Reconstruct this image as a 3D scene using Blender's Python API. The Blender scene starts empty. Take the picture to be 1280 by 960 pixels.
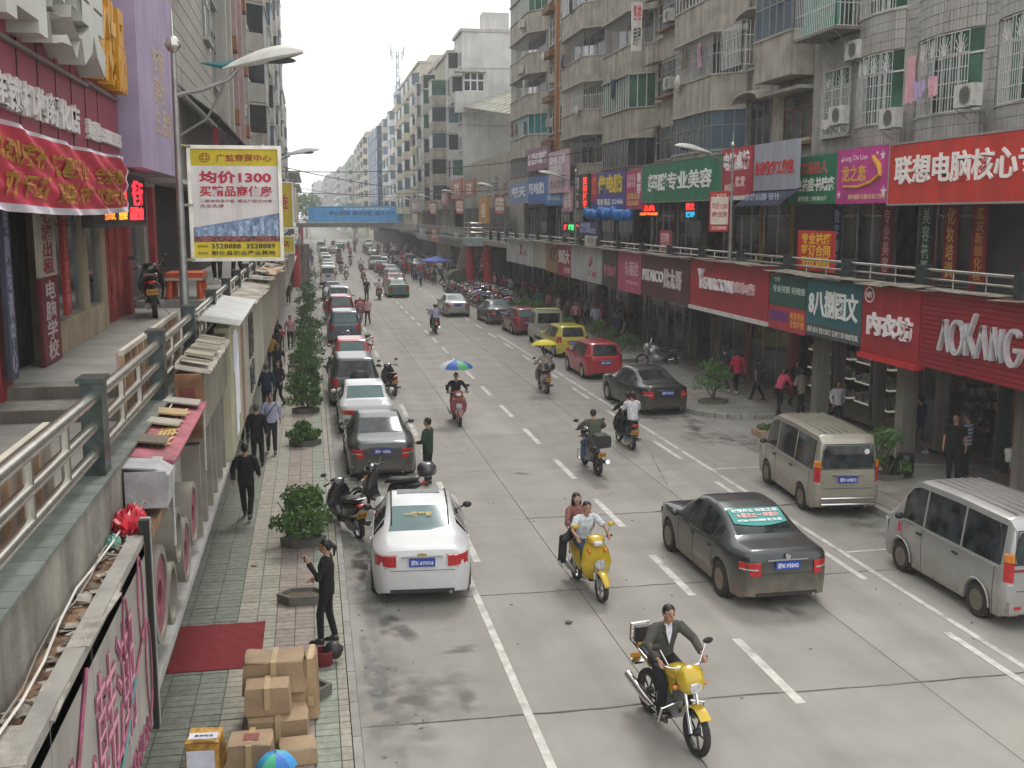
import bpy, math, random
from mathutils import Vector, Matrix
random.seed(7)
R = math.radians
SC = bpy.context.scene
COL = SC.collection
# ---------------------------------------------------------------- camera
cam_d = bpy.data.cameras.new('camera'); cam = bpy.data.objects.new('camera', cam_d); COL.objects.link(cam)
cam_d.sensor_width = 36; cam_d.lens = 36 * 1360 / 1280; cam_d.clip_start = .1; cam_d.clip_end = 5000
cam.location = (0, 0, 6.6); cam.rotation_euler = (R(90 - 8.778), 0, -R(10.418))
SC.camera = cam
# ---------------------------------------------------------------- world, sun, exposure
world = bpy.data.worlds.new('World'); SC.world = world; world.use_nodes = True
nt = world.node_tree; bg = nt.nodes['Background']
sky = nt.nodes.new('ShaderNodeTexSky'); sky.sky_type = 'NISHITA'; sky.sun_disc = False
sky.sun_elevation = R(52); sky.sun_rotation = R(200); sky.dust_density = 2; sky.air_density = 1.6; sky.ozone_density = 1
hs = nt.nodes.new('ShaderNodeHueSaturation'); hs.inputs['Saturation'].default_value = .12
mxs = nt.nodes.new('ShaderNodeMix'); mxs.data_type = 'RGBA'; mxs.inputs[0].default_value = .85   # cloud cover: an even white veil over the clear sky
nt.links.new(sky.outputs[0], hs.inputs['Color']); nt.links.new(hs.outputs[0], mxs.inputs[6]); mxs.inputs[7].default_value = (8.6, 8.7, 8.8, 1); nt.links.new(mxs.outputs[2], bg.inputs['Color'])
bg.inputs['Strength'].default_value = .15
sun_d = bpy.data.lights.new('sun', 'SUN'); sun = bpy.data.objects.new('sun', sun_d); COL.objects.link(sun)
sun_d.energy = 1.3; sun_d.angle = R(14); sun_d.color = (1, .96, .9)
sun.rotation_euler = (R(38), 0, R(180 - 200 + 180))
SC.view_settings.view_transform = 'Standard'; SC.view_settings.look = 'None'
SC.view_settings.exposure = 0.36; SC.view_settings.gamma = 1
try:
 SC.cycles.use_denoising = True
 SC.cycles.max_bounces = 6; SC.cycles.volume_bounces = 1; SC.cycles.transparent_max_bounces = 6
except Exception: pass
# ---------------------------------------------------------------- materials
MATS = {}
def mat(name, col, rough=.7, metal=0, var=.12, scale=3, bump=0, streak=0, dirt=0, rnd=0, emit=0, spec=.5, coat=0):
 """procedural surface: base colour broken by noise, optional vertical streaks, dirt blotches and per-object tint"""
 if name in MATS: return MATS[name]
 m = bpy.data.materials.new(name); m.use_nodes = True; n = m.node_tree; L = n.links
 b = n.nodes['Principled BSDF']; b.inputs['Roughness'].default_value = rough; b.inputs['Metallic'].default_value = metal
 b.inputs['Specular IOR Level'].default_value = spec
 if coat: b.inputs['Coat Weight'].default_value = coat; b.inputs['Coat Roughness'].default_value = .06
 tc = n.nodes.new('ShaderNodeTexCoord'); geo = n.nodes.new('ShaderNodeNewGeometry')
 nz = n.nodes.new('ShaderNodeTexNoise'); nz.inputs['Scale'].default_value = scale; nz.inputs['Detail'].default_value = 6
 L.new(geo.outputs['Position'], nz.inputs['Vector'])
 def mix(fac, c1, c2):
  x = n.nodes.new('ShaderNodeMix'); x.data_type = 'RGBA'
  for s, v in ((0, fac), (6, c1), (7, c2)):
   if hasattr(v, 'links'): L.new(v, x.inputs[s])
   else: x.inputs[s].default_value = v
  return x.outputs[2]
 def ramp(src, a, c):
  r = n.nodes.new('ShaderNodeMapRange'); r.inputs[1].default_value = a; r.inputs[2].default_value = c
  L.new(src, r.inputs[0]); return r.outputs[0]
 c = (*col, 1)
 lo = tuple(k * (1 - var) for k in col) + (1,); hi = tuple(min(1, k * (1 + var)) for k in col) + (1,)
 out = mix(ramp(nz.outputs[0], .35, .65), lo, hi)
 if streak:
  mp = n.nodes.new('ShaderNodeMapping'); mp.inputs['Scale'].default_value = (2.2, 2.2, .16)
  L.new(geo.outputs['Position'], mp.inputs[0])
  n2 = n.nodes.new('ShaderNodeTexNoise'); n2.inputs['Scale'].default_value = 1.3; n2.inputs['Detail'].default_value = 8; n2.inputs['Roughness'].default_value = .65
  L.new(mp.outputs[0], n2.inputs['Vector'])
  r = ramp(n2.outputs[0], .44, .72)
  ml = n.nodes.new('ShaderNodeMath'); ml.operation = 'MULTIPLY'; ml.inputs[1].default_value = streak; L.new(r, ml.inputs[0])
  out = mix(ml.outputs[0], out, (.045, .042, .036, 1))
 if dirt:
  n3 = n.nodes.new('ShaderNodeTexNoise'); n3.inputs['Scale'].default_value = 1.1; n3.inputs['Detail'].default_value = 9; n3.inputs['Roughness'].default_value = .7
  L.new(geo.outputs['Position'], n3.inputs['Vector'])
  r = ramp(n3.outputs[0], .5, .75)
  ml = n.nodes.new('ShaderNodeMath'); ml.operation = 'MULTIPLY'; ml.inputs[1].default_value = dirt; L.new(r, ml.inputs[0])
  out = mix(ml.outputs[0], out, (.07, .062, .05, 1))
 if rnd:
  oi = n.nodes.new('ShaderNodeObjectInfo'); r = ramp(oi.outputs['Random'], 0, 1)
  r.node.inputs[3].default_value = 1 - rnd; r.node.inputs[4].default_value = 1 + rnd
  h = n.nodes.new('ShaderNodeHueSaturation'); L.new(r, h.inputs['Value']); L.new(out, h.inputs['Color']); out = h.outputs[0]
 L.new(out, b.inputs['Base Color'])
 if bump:
  bp = n.nodes.new('ShaderNodeBump'); bp.inputs['Strength'].default_value = bump; bp.inputs['Distance'].default_value = .02
  n4 = n.nodes.new('ShaderNodeTexNoise'); n4.inputs['Scale'].default_value = scale * 8; n4.inputs['Detail'].default_value = 5
  L.new(geo.outputs['Position'], n4.inputs['Vector']); L.new(n4.outputs[0], bp.inputs['Height']); L.new(bp.outputs[0], b.inputs['Normal'])
 if emit:
  b.inputs['Emission Color'].default_value = c; b.inputs['Emission Strength'].default_value = emit
 MATS[name] = m; return m
def C(h, k=1.0):
 """sRGB hex to linear"""
 r = [int(h[i:i + 2], 16) / 255 for i in (0, 2, 4)]
 return tuple((x / 12.92 if x < .04045 else ((x + .055) / 1.055) ** 2.4) * k for x in r)
def plain(h, rough=.6, **k):
 return mat('paint_' + h + '_%g' % rough, C(h), rough, **{**dict(var=.08), **k})
conc = mat('concrete_grey', (.4, .37, .31), .9, scale=1.5, bump=.35, streak=.55, dirt=.35, var=.18)
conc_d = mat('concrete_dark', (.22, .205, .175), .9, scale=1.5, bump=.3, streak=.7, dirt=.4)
conc_l = mat('concrete_pale', (.42, .4, .36), .9, scale=1, bump=.2, streak=.3, dirt=.15)
tilem = mat('wall_tile', (.4, .385, .355), .5, scale=2, streak=.35, dirt=.12, bump=.1)
render_w = mat('pale_render', (.5, .48, .43), .9, scale=.7, streak=.35, dirt=.15)
whiteb = mat('white_block', (.5, .5, .48), .9, scale=.5, streak=.25)
glass = mat('window_glass', (.045, .055, .06), .08, var=.5, scale=.8, rnd=.5)
glass_g = mat('green_glass', (.05, .12, .08), .1, var=.4, scale=.8, rnd=.4)
glass_b = mat('blue_glass', (.06, .095, .13), .12, var=.3, scale=.4, rnd=.3)
glass_t = mat('teal_glass', (.04, .2, .2), .12, var=.3, scale=.8)
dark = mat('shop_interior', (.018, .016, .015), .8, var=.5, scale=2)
alu = mat('aluminium', (.5, .5, .49), .4, .6, scale=8)
steel = mat('stainless_steel', (.52, .5, .44), .26, .9, scale=6, dirt=.2)
greyst = mat('grey_steel', (.3, .3, .29), .45, .7, scale=6, dirt=.2)
wframe = mat('white_frame', (.62, .62, .6), .5, scale=8, streak=.15)
rust = mat('rusty_brown', (.2, .1, .05), .8, var=.4, scale=6, bump=.3)
orangep = mat('orange_pipe', (.38, .17, .06), .6, scale=4, dirt=.2)
marble_g = mat('green_marble', (.028, .042, .038), .35, var=.5, scale=14)
blackm = mat('black_plastic', (.02, .02, .02), .45, scale=10)
rubber = mat('rubber', (.025, .024, .022), .85, scale=10, dirt=.3)
chrome = mat('chrome', (.7, .7, .7), .12, 1, var=.02)
acw = mat('air_conditioner_white', (.55, .54, .5), .5, scale=5, streak=.4)
tin = mat('roof_tin', (.3, .27, .22), .7, .2, var=.4, scale=2.5, dirt=.6, bump=.4)
signback = mat('sign_back', (.2, .2, .19), .8)
skin = mat('skin', (.42, .24, .16), .55, scale=12, var=.06)
hairm = mat('black_hair', (.012, .01, .009), .5, scale=30, var=.4)
leafm = mat('leaf', (.08, .16, .035), .5, var=.45, scale=9)
leafd = mat('leaf_dark', (.04, .09, .03), .5, var=.5, scale=5)
bark = mat('bark', (.12, .09, .06), .9, scale=12, bump=.4)
soil = mat('soil', (.11, .085, .06), .95, scale=14, var=.4, bump=.6)
woodm = mat('bare_timber', (.4, .27, .16), .7, scale=8, var=.25)
carton = mat('cardboard', (.4, .27, .15), .75, scale=3, var=.15, bump=.3, dirt=.3)
tape = mat('packing_tape', (.5, .36, .2), .3, scale=4)
# ---------------------------------------------------------------- mesh building
class MB:
 def __init__(s): s.v = []; s.f = []; s.m = []
 def add(s, vs, fs, mi=0):
  o = len(s.v); s.v += [tuple(p) for p in vs]; s.f += [tuple(o + i for i in f) for f in fs]; s.m += [mi] * len(fs); return s
 def bx(s, x0, x1, y0, y1, z0, z1, mi=0):
  v = [(x, y, z) for z in (z0, z1) for y in (y0, y1) for x in (x0, x1)]
  return s.add(v, [(0, 2, 3, 1), (4, 5, 7, 6), (0, 1, 5, 4), (2, 6, 7, 3), (0, 4, 6, 2), (1, 3, 7, 5)], mi)
 def ob(s, c, sz, rot=(0, 0, 0), mi=0):
  """oriented box: centre, full size, euler degrees"""
  from mathutils import Euler
  q = Euler([R(a) for a in rot]).to_matrix(); c = Vector(c); h = [k / 2 for k in sz]
  v = [c + q @ Vector((x * h[0], y * h[1], z * h[2])) for z in (-1, 1) for y in (-1, 1) for x in (-1, 1)]
  return s.add(v, [(0, 2, 3, 1), (4, 5, 7, 6), (0, 1, 5, 4), (2, 6, 7, 3), (0, 4, 6, 2), (1, 3, 7, 5)], mi)
 def rings(s, rs, mi=0, cap=True, closed=True):
  n = len(rs[0]); vs = [p for r in rs for p in r]; fs = []
  k = n if closed else n - 1
  for i in range(len(rs) - 1):
   for j in range(k):
    a = i * n + j; b = i * n + (j + 1) % n; fs.append((a, b, b + n, a + n))
  if cap and closed: fs.append(tuple(range(n - 1, -1, -1))); fs.append(tuple((len(rs) - 1) * n + j for j in range(n)))
  return s.add(vs, fs, mi)
 def tube(s, pts, r, n=8, mi=0, cap=True, sx=1):
  pts = [Vector(p) for p in pts]; rr = r if isinstance(r, (list, tuple)) else [r] * len(pts); rs = []
  up = Vector((0, 0, 1)); pu = None
  for i, p in enumerate(pts):
   d = (pts[min(i + 1, len(pts) - 1)] - pts[max(i - 1, 0)]).normalized()
   if pu is None: pu = d.orthogonal().normalized() if abs(d.z) > .95 else up.cross(d).normalized()
   a = (pu - d * pu.dot(d)); a = a.normalized() if a.length > 1e-6 else d.orthogonal().normalized(); pu = a; b = d.cross(a)
   rs.append([p + a * (math.cos(t) * rr[i] * sx) + b * (math.sin(t) * rr[i]) for t in (2 * math.pi * k / n for k in range(n))])
  return s.rings(rs, mi, cap)
 def ell(s, c, r, nu=12, nv=8, mi=0, rot=None, zmin=-1):
  vs = []; fs = []; c = Vector(c)
  for i in range(nv + 1):
   t = math.pi * i / nv; z = max(math.cos(t), zmin)
   for j in range(nu):
    a = 2 * math.pi * j / nu; p = Vector((r[0] * math.sin(t) * math.cos(a), r[1] * math.sin(t) * math.sin(a), r[2] * z))
    if rot: p = rot @ p
    vs.append(c + p)
  for i in range(nv):
   for j in range(nu):
    a = i * nu + j; b = i * nu + (j + 1) % nu; fs.append((a, a + nu, b + nu, b))
  return s.add(vs, fs, mi)
 def lathe(s, prof, c=(0, 0, 0), ax='z', n=20, mi=0, cap=True):
  rs = []
  for r, h in prof:
   ring = []
   for k in range(n):
    t = 2 * math.pi * k / n; p = (r * math.cos(t), r * math.sin(t), h)
    if ax == 'x': p = (h, p[0], p[1])
    if ax == 'y': p = (p[1], h, p[0])
    ring.append((c[0] + p[0], c[1] + p[1], c[2] + p[2]))
   rs.append(ring)
  return s.rings(rs, mi, cap)
 def prism(s, poly, z0, z1, mi=0):
  return s.rings([[(x, y, z0) for x, y in poly], [(x, y, z1) for x, y in poly]], mi)
 def build(s, name, m, parent=None, smooth=0, world=False, loc=(0, 0, 0), rz=0, kind=None):
  me = bpy.data.meshes.new(name); vs = s.v
  if world and parent is not None:
   w = wloc(parent); vs = [(x - w[0], y - w[1], z - w[2]) for x, y, z in vs]
  me.from_pydata(vs, [], s.f)
  ms = m if isinstance(m, (list, tuple)) else [m]
  for k in ms: me.materials.append(k)
  if len(ms) > 1: me.polygons.foreach_set('material_index', s.m)
  if smooth:
   me.polygons.foreach_set('use_smooth', [True] * len(me.polygons))
   me.set_sharp_from_angle(angle=R(smooth))
  me.update()
  return link(name, me, parent, loc, rz, kind)
def link(name, me, parent=None, loc=(0, 0, 0), rz=0, kind=None):
 o = bpy.data.objects.new(name, me); COL.objects.link(o); o.location = loc; o.rotation_euler[2] = rz
 if parent is not None: o.parent = parent; KIDS.setdefault(parent.name, []).append(o)
 if kind: o['kind'] = kind
 return o
KIDS = {}
def wloc(o):
 x = Vector((0, 0, 0))
 while o is not None: x = x + Vector(o.location); o = o.parent
 return x
def tag(o, label, cat, group=None):
 o['label'] = label; o['category'] = cat
 if group: o['group'] = group
 return o
def thing(name, label, cat, loc=(0, 0, 0), rz=0, group=None):
 o = bpy.data.objects.new(name, None); COL.objects.link(o); o.location = loc; o.rotation_euler[2] = rz; o.empty_display_size = .2
 return tag(o, label, cat, group)
def copy_tree(o, parent=None, loc=None, rz=None, label=None, remap=None, scale=None):
 c = o.copy(); COL.objects.link(c)
 if parent is not None: c.parent = parent; KIDS.setdefault(parent.name, []).append(c)
 if loc is not None: c.location = loc
 if rz is not None: c.rotation_euler[2] = rz
 if label: c['label'] = label
 if scale: c.scale = scale
 if remap and c.type == 'MESH':
  for i, sl in enumerate(c.material_slots):
   if sl.material and sl.material.name in remap:
    nm = remap[sl.material.name]; sl.link = 'OBJECT'; sl.material = nm
 for ch in list(KIDS.get(o.name, [])): copy_tree(ch, c, remap=remap)
 return c
RIGHT_F = Matrix(((0, 0, -1), (-1, 0, 0), (0, 1, 0)))   # facade facing -X
LEFT_F = Matrix(((0, 0, 1), (1, 0, 0), (0, 1, 0)))      # facade facing +X
FRONT_F = Matrix(((1, 0, 0), (0, 0, -1), (0, 1, 0)))    # facing -Y
FR = {'R': RIGHT_F, 'L': LEFT_F, 'F': FRONT_F}
TXT = {}
TS = bpy.data.scenes.new('workbench')          # small side scene: evaluating there does not re-evaluate the street
def evaluated(o):
 TS.collection.objects.link(o); vl = TS.view_layers[0]; vl.update(); me = bpy.data.meshes.new_from_object(o.evaluated_get(vl.depsgraph)); return me
def text_mesh(s, depth, bold, res=2, shear=0):
 k = (s, depth, bold, shear)
 if k in TXT: return TXT[k]
 cu = bpy.data.curves.new('lettering', 'FONT'); cu.body = s; cu.extrude = 0.05; cu.offset = bold; cu.resolution_u = res; cu.shear = shear
 o = bpy.data.objects.new('lettering', cu); me = evaluated(o)
 bpy.data.objects.remove(o); bpy.data.curves.remove(cu)
 n = len(me.vertices); co = [0.] * (3 * n); me.vertices.foreach_get('co', co)
 xs, ys = co[0::3], co[1::3]
 x0, x1, y0, y1 = (min(xs), max(xs), min(ys), max(ys)) if n else (0, 1, 0, 1)
 fs = [tuple(p.vertices) for p in me.polygons]; bpy.data.meshes.remove(me)
 TXT[k] = ([((xs[i] - x0) / max(x1 - x0, 1e-6), (ys[i] - y0) / max(y1 - y0, 1e-6), 1 if co[3 * i + 2] > 0 else 0) for i in range(n)], fs)
 return TXT[k]
def text_on(parent, s, m, u0, u1, v0, v1, w=0, depth=.02, bold=.02, name='lettering', F=None, shear=0):
 """lettering fitted into a box of the sign's local frame (u right, v up, w out)"""
 vs, fs = text_mesh(s, depth, bold, shear=shear); b = MB()
 q = [(u0 + x * (u1 - u0), v0 + y * (v1 - v0), w + z * depth) for x, y, z in vs]
 if F is not None: q = [tuple(F @ Vector(p)) for p in q]
 b.add(q, fs); return b.build(name, m, parent)
def fmb(mb, F):
 mb.v = [tuple(F @ Vector(p)) for p in mb.v]; return mb
def sign(side, X, y0, y1, z0, z1, col, texts, label, th=.18, frame=None, group=None, name='shop_sign', cat='sign', mbase=None, tilt=0, extra=None):
 """a sign board; texts: (string, colour, u0, u1, v0, v1 in fractions, depth, bold)"""
 F = FR[side]
 if side == 'R' and 16.4 < X < 16.9 and y0 > 36: q = 16.1 / 17; X -= .75; y0, y1, z0, z1 = y0 * q, y1 * q, 6.6 + (z0 - 6.6) * q, 6.6 + (z1 - 6.6) * q   # boards that hang in front of the balconies
 if side == 'F': t = thing(name, label, cat, ((y0 + y1) / 2, X, (z0 + z1) / 2), 0, group)
 else: t = thing(name, label, cat, (X, (y0 + y1) / 2, (z0 + z1) / 2), 0, group)
 w, h = abs(y1 - y0), z1 - z0
 if tilt: t.rotation_euler[1] = R(tilt)
 pm = mbase or mat('sign_%s' % col, C(col), .5, scale=1.2, var=.13, streak=.28, dirt=.12)
 b = MB().bx(-w / 2, w / 2, -h / 2, h / 2, -th, 0); fmb(b, F).build('panel', pm, t)
 if w > 2.4 and side != 'F':
  for k in range(1, int(w / 1.2) + 1): fmb(MB().bx(-w / 2 + k * w / (int(w / 1.2) + 1), -w / 2 + k * w / (int(w / 1.2) + 1) + .008, -h / 2, h / 2, -.01, .0009), F).build('panel_seam', signback, t)
 if frame:
  b = MB(); e = .05
  for a in ((-w / 2 - e, w / 2 + e, h / 2, h / 2 + e), (-w / 2 - e, w / 2 + e, -h / 2 - e, -h / 2), (-w / 2 - e, -w / 2, -h / 2, h / 2), (w / 2, w / 2 + e, -h / 2, h / 2)):
   b.bx(a[0], a[1], a[2], a[3], -th - .01, .02)
  fmb(b, F).build('frame', frame, t)
 for tx in texts:
  s, c, u0, u1, v0, v1 = tx[:6]; d = tx[6] if len(tx) > 6 else .008; bo = tx[7] if len(tx) > 7 else .015
  em = tx[8] if len(tx) > 8 else 0
  m = mat('lettering_%s%s' % (c, '_lit' if em else ''), C(c), .45, var=.04, emit=em)
  text_on(t, s, m, (u0 - .5) * w, (u1 - .5) * w, (v0 - .5) * h, (v1 - .5) * h, .001, d, bo, F=F)
 if extra: extra(t, w, h, F)
 return t
def shape_on(t, F, poly, col, w0=.001, d=.008, name='emblem', rough=.45):
 b = MB(); n = len(poly)
 b.rings([[(x, y, w0) for x, y in poly], [(x, y, w0 + d) for x, y in poly]])
 return fmb(b, F).build(name, mat('lettering_' + col, C(col), rough, var=.04), t)
def seg_frame(parent, p0, p1, z0, z1, ncol, rows, out, fm, gm, bar=.05, depth=.06, name='window', pane=True, org=None, stuffpane=False):
 """window between two plan points: frame part with separate pane sub-parts; out = outward unit normal (x,y)"""
 p0, p1 = Vector(p0), Vector(p1); d = p1 - p0; Lg = d.length; d = d / Lg; o = Vector(out)
 def bxs(b, a0, a1, h0, h1, t0, t1):
  q = [p0 + d * a + o * t for t in (t0, t1) for a in (a0, a1)]
  v = [(q[i].x, q[i].y, h) for h in (h0, h1) for i in (0, 1, 2, 3)]
  b.add(v, [(0, 1, 3, 2), (4, 6, 7, 5), (0, 4, 5, 1), (2, 3, 7, 6), (0, 2, 6, 4), (1, 5, 7, 3)])
 b = MB(); zs = [z0] + [z0 + (z1 - z0) * r for r in rows] + [z1]
 for i in range(ncol + 1):
  a = Lg * i / ncol; bxs(b, max(0, a - bar / 2), min(Lg, a + bar / 2), z0 + .001, z1 - .001, 0, depth)
 for z in zs:
  lo = max(z0, z - bar / 2); bxs(b, .002, Lg - .002, lo, min(z1, lo + bar), .003, depth - .004)
 fr = b.build(name, fm, parent, world=True)
 if pane:
  if stuffpane:
   b = MB(); bxs(b, .004, Lg - .004, z0, z1, -.02, .012); b.build('pane', gm, fr, world=True)
  else:
   for i in range(ncol):
    for j in range(len(zs) - 1):
     b = MB(); t = random.uniform(0, .012); bxs(b, Lg * i / ncol + bar / 2, Lg * (i + 1) / ncol - bar / 2, zs[j] + bar / 2, zs[j + 1] - bar / 2, .005, .02 + t)
     b.build('pane', gm, fr, world=True)
 return fr
def grille(parent, p0, p1, z0, z1, out, step=.12, r=.012, m=None, fan=True, hb=3, name='security_grille'):
 p0, p1 = Vector(p0), Vector(p1); d = p1 - p0; Lg = d.length; d = d / Lg; o = Vector(out); b = MB()
 P = lambda a, z: (p0.x + d.x * a + o.x * .0, p0.y + d.y * a + o.y * .0, z)
 n = max(2, int(Lg / step)); zt = z1 - (.55 if fan else 0)
 for i in range(n + 1): b.tube([P(Lg * i / n, z0), P(Lg * i / n, z1 if i % max(1, n // 2) == 0 or not fan else zt)], r, 4)
 for k in range(hb + 1): b.tube([P(0, z0 + (zt - z0) * k / hb), P(Lg, z0 + (zt - z0) * k / hb)], r * 1.2, 4)
 b.tube([P(0, z1), P(Lg, z1)], r * 1.2, 4)
 if fan:
  for h in (.25, .75):
   for k in range(9):
    a = math.pi * k / 8; x = Lg * h + math.cos(a) * Lg * .23; b.tube([P(Lg * h, zt), P(x, zt + math.sin(a) * .5)], r, 4)
   b.tube([P(Lg * h + math.cos(math.pi * k / 8) * Lg * .12, zt + math.sin(math.pi * k / 8) * .26) for k in range(9)], r, 4)
 return b.build(name, m or wframe, parent, world=True)
def box_thing(name, label, cat, b, m, group=None, **k):
 xs = [p[0] for p in b.v]; ys = [p[1] for p in b.v]; zs = [p[2] for p in b.v]
 c = ((min(xs) + max(xs)) / 2, (min(ys) + max(ys)) / 2, min(zs))
 b.v = [(x - c[0], y - c[1], z - c[2]) for x, y, z in b.v]
 return tag(b.build(name, m, None, loc=c, **k), label, cat, group)
# ================================================================ GROUND, ROAD, PAVEMENTS
def struct(name, b, m, parent=None, **k):
 o = b.build(name, m, parent, world=parent is not None, **k)
 if parent is None: o['kind'] = 'structure'
 return o
earth = mat('earth', (.16, .15, .13), .95, scale=.2)
struct('ground', MB().bx(-1500, 1500, -60, 3000, -.5, -.16), earth)
roadm = mat('road_concrete', (.295, .28, .25), .8, scale=.8, var=.09, bump=.25, dirt=.17, rnd=.07)
_n = roadm.node_tree; _b = _n.nodes['Principled BSDF']; _s = _b.inputs['Base Color'].links[0].from_socket   # tyre-darkened wheel tracks along the street
_g = _n.nodes.new('ShaderNodeNewGeometry'); _mp = _n.nodes.new('ShaderNodeMapping'); _mp.inputs['Scale'].default_value = (1.1, .035, 1); _n.links.new(_g.outputs['Position'], _mp.inputs[0])
_z = _n.nodes.new('ShaderNodeTexNoise'); _z.inputs['Scale'].default_value = 1.2; _z.inputs['Detail'].default_value = 7; _n.links.new(_mp.outputs[0], _z.inputs['Vector'])
_r = _n.nodes.new('ShaderNodeMapRange'); _r.inputs[1].default_value = .45; _r.inputs[2].default_value = .72; _r.inputs[4].default_value = .45; _n.links.new(_z.outputs[0], _r.inputs[0])
_x = _n.nodes.new('ShaderNodeMix'); _x.data_type = 'RGBA'; _n.links.new(_r.outputs[0], _x.inputs[0]); _n.links.new(_s, _x.inputs[6]); _x.inputs[7].default_value = (.17, .158, .136, 1); _n.links.new(_x.outputs[2], _b.inputs['Base Color'])
jointm = mat('joint_filler', (.2, .19, .165), .95, scale=6, var=.4)
road = struct('road', MB().bx(.44, 12.3, -20, 1500, -.15, -.022), jointm)
XS = [.47, 4.55, 8.42, 12.28]
k = 0
for i in range(-3, 22):
 ya, yb = 13.48 + 4.66 * i, 13.48 + 4.66 * (i + 1)
 for a, b_ in zip(XS, XS[1:]):
  dz = random.uniform(-.003, .0); g = .007
  o = MB().bx(a + g, b_ - g, ya + g, yb - g, -.02, dz).build('slab', roadm, road)
o = MB().bx(.47, 12.28, 13.48 + 4.66 * 22, 1500, -.02, 0).build('far_carriageway', roadm, road)
struct('side_lane', MB().bx(12.29, 40, 24.4, 34.8, -.1, .0), roadm)
paint = mat('road_paint', (.54, .53, .48), .75, scale=5, var=.15, dirt=.95)
marks = []
def mark(a, b_, w):
 a, b_ = Vector(a), Vector(b_); d = (b_ - a).normalized(); n = Vector((-d.y, d.x)) * w / 2; m_ = MB()
 q = [a - n, a + n, b_ + n, b_ - n]; m_.add([(p.x, p.y, z) for z in (.001, .0045) for p in q], [(0, 1, 2, 3), (7, 6, 5, 4), (0, 4, 5, 1), (1, 5, 6, 2), (2, 6, 7, 3), (3, 7, 4, 0)])
 return m_
rm = MB().bx(2.6, 2.68, 4, 4.1, .001, .0044).build('road_markings', paint); rm['kind'] = 'structure'
y = 8.75
while y < 140: mark((6.44, y), (6.44, y + 2.35), .15).build('dash', paint, rm); y += 4.36
for ya, yb in ((4.5, 19.6),): mark((2.7, ya), (2.7, yb), .12).build('edge_line', paint, rm)
y = 20
while y < 120: mark((3.0, y), (3.0, y + 2.6), .14).build('dash', paint, rm); y += 3.9
y = 12.6
while y < 100: mark((9.86, y), (9.86, y + 2.5), .13).build('dash', paint, rm); y += 5.1
mark((10.22, 8), (10.22, 60), .11).build('edge_line', paint, rm)
for y in (19.3, 26.6, 33.6, 41.5): mark((10.3, y), (12.2, y + .05), .09).build('bay_line', paint, rm)
# cracks, oil stains and wet film in the left gutter
crk = mat('crack_tar', (.1, .093, .082), .9)
def crack(pts, w=.012):
 m_ = MB(); L_ = []
 for i in range(len(pts) - 1):
  a, b_ = Vector(pts[i]), Vector(pts[i + 1]); n = max(2, int((b_ - a).length / .25))
  for k in range(n): L_.append(a.lerp(b_, k / n) + Vector((random.uniform(-.02, .02), random.uniform(-.02, .02))))
 L_.append(Vector(pts[-1]))
 for a, b_ in zip(L_, L_[1:]):
  d = (b_ - a).normalized(); n = Vector((-d.y, d.x)) * w * random.uniform(.4, 1.6)
  m_.add([(p.x, p.y, .0035) for p in (a - n, b_ - n, b_ + n, a + n)], [(0, 1, 2, 3)])
 m_.build('crack', crk, road)
crack([(.6, 13.5), (3.5, 13.45), (4.5, 13.52), (8.3, 13.45), (12, 13.5)]); crack([(4.5, 22.85), (8.4, 22.85), (12.2, 22.9)], .014); crack([(7.5, 22.9), (9, 22.7), (11, 22.95)], .02)
crack([(.6, 18.15), (8.4, 18.12), (12, 18.2)], .009); crack([(8.5, 25), (9.3, 29), (8.3, 34)], .008)
def blot(cx, cy, rx, ry, seed, n=26, j=.35, z=.006, rot=0):
 """irregular patch with a fading rim (third column of rings carries the fade)"""
 rr = random.Random(seed); ph = [rr.uniform(0, 6.28) for _ in range(6)]; rs = []
 for q in (1.25, .75, .35):
  p = []
  for i in range(n):
   t = 2 * math.pi * i / n; r = q * (1 + j * sum(math.sin((k + 2) * t + ph[k]) / (k + 1.5) for k in range(6)))
   p.append((cx + rx * r * math.cos(t), cy + ry * r * math.sin(t), z))
  rs.append(p)
 b = MB(); b.v = rs[0] + rs[1] + rs[2] + [(cx, cy, z)]
 for k in (0, 1):
  for i in range(n): b.f.append((k * n + i, k * n + (i + 1) % n, (k + 1) * n + (i + 1) % n, (k + 1) * n + i))
 b.f += [(2 * n + i, 2 * n + (i + 1) % n, 3 * n) for i in range(n)]; b.m = [0] * len(b.f); b.n = n
 return b
def fade(b, name, m, parent):
 o = b.build(name, m, parent); at = o.data.attributes.new('fade', 'FLOAT', 'POINT'); at.data.foreach_set('value', [0.] * b.n + [.75] * b.n + [1.] * (b.n + 1)); return o
def fading(name, col, rough, op, **k):
 m = mat(name, col, rough, **k); n = m.node_tree; L = n.links; p = n.nodes['Principled BSDF']
 a = n.nodes.new('ShaderNodeAttribute'); a.attribute_name = 'fade'; nz = n.nodes.new('ShaderNodeTexNoise'); nz.inputs['Scale'].default_value = 2.5; nz.inputs['Detail'].default_value = 8
 g_ = n.nodes.new('ShaderNodeNewGeometry'); L.new(g_.outputs['Position'], nz.inputs['Vector'])
 mr = n.nodes.new('ShaderNodeMapRange'); mr.inputs[1].default_value = .38; mr.inputs[2].default_value = .6; L.new(nz.outputs[0], mr.inputs[0])
 m1 = n.nodes.new('ShaderNodeMath'); m1.operation = 'MULTIPLY'; L.new(a.outputs['Fac'], m1.inputs[0]); L.new(mr.outputs[0], m1.inputs[1])
 m2 = n.nodes.new('ShaderNodeMath'); m2.operation = 'MULTIPLY'; m2.inputs[1].default_value = op; L.new(m1.outputs[0], m2.inputs[0]); L.new(m2.outputs[0], p.inputs['Alpha']); return m
pud = fading('puddle_water', (.13, .13, .12), .05, .85, var=.1)
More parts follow.
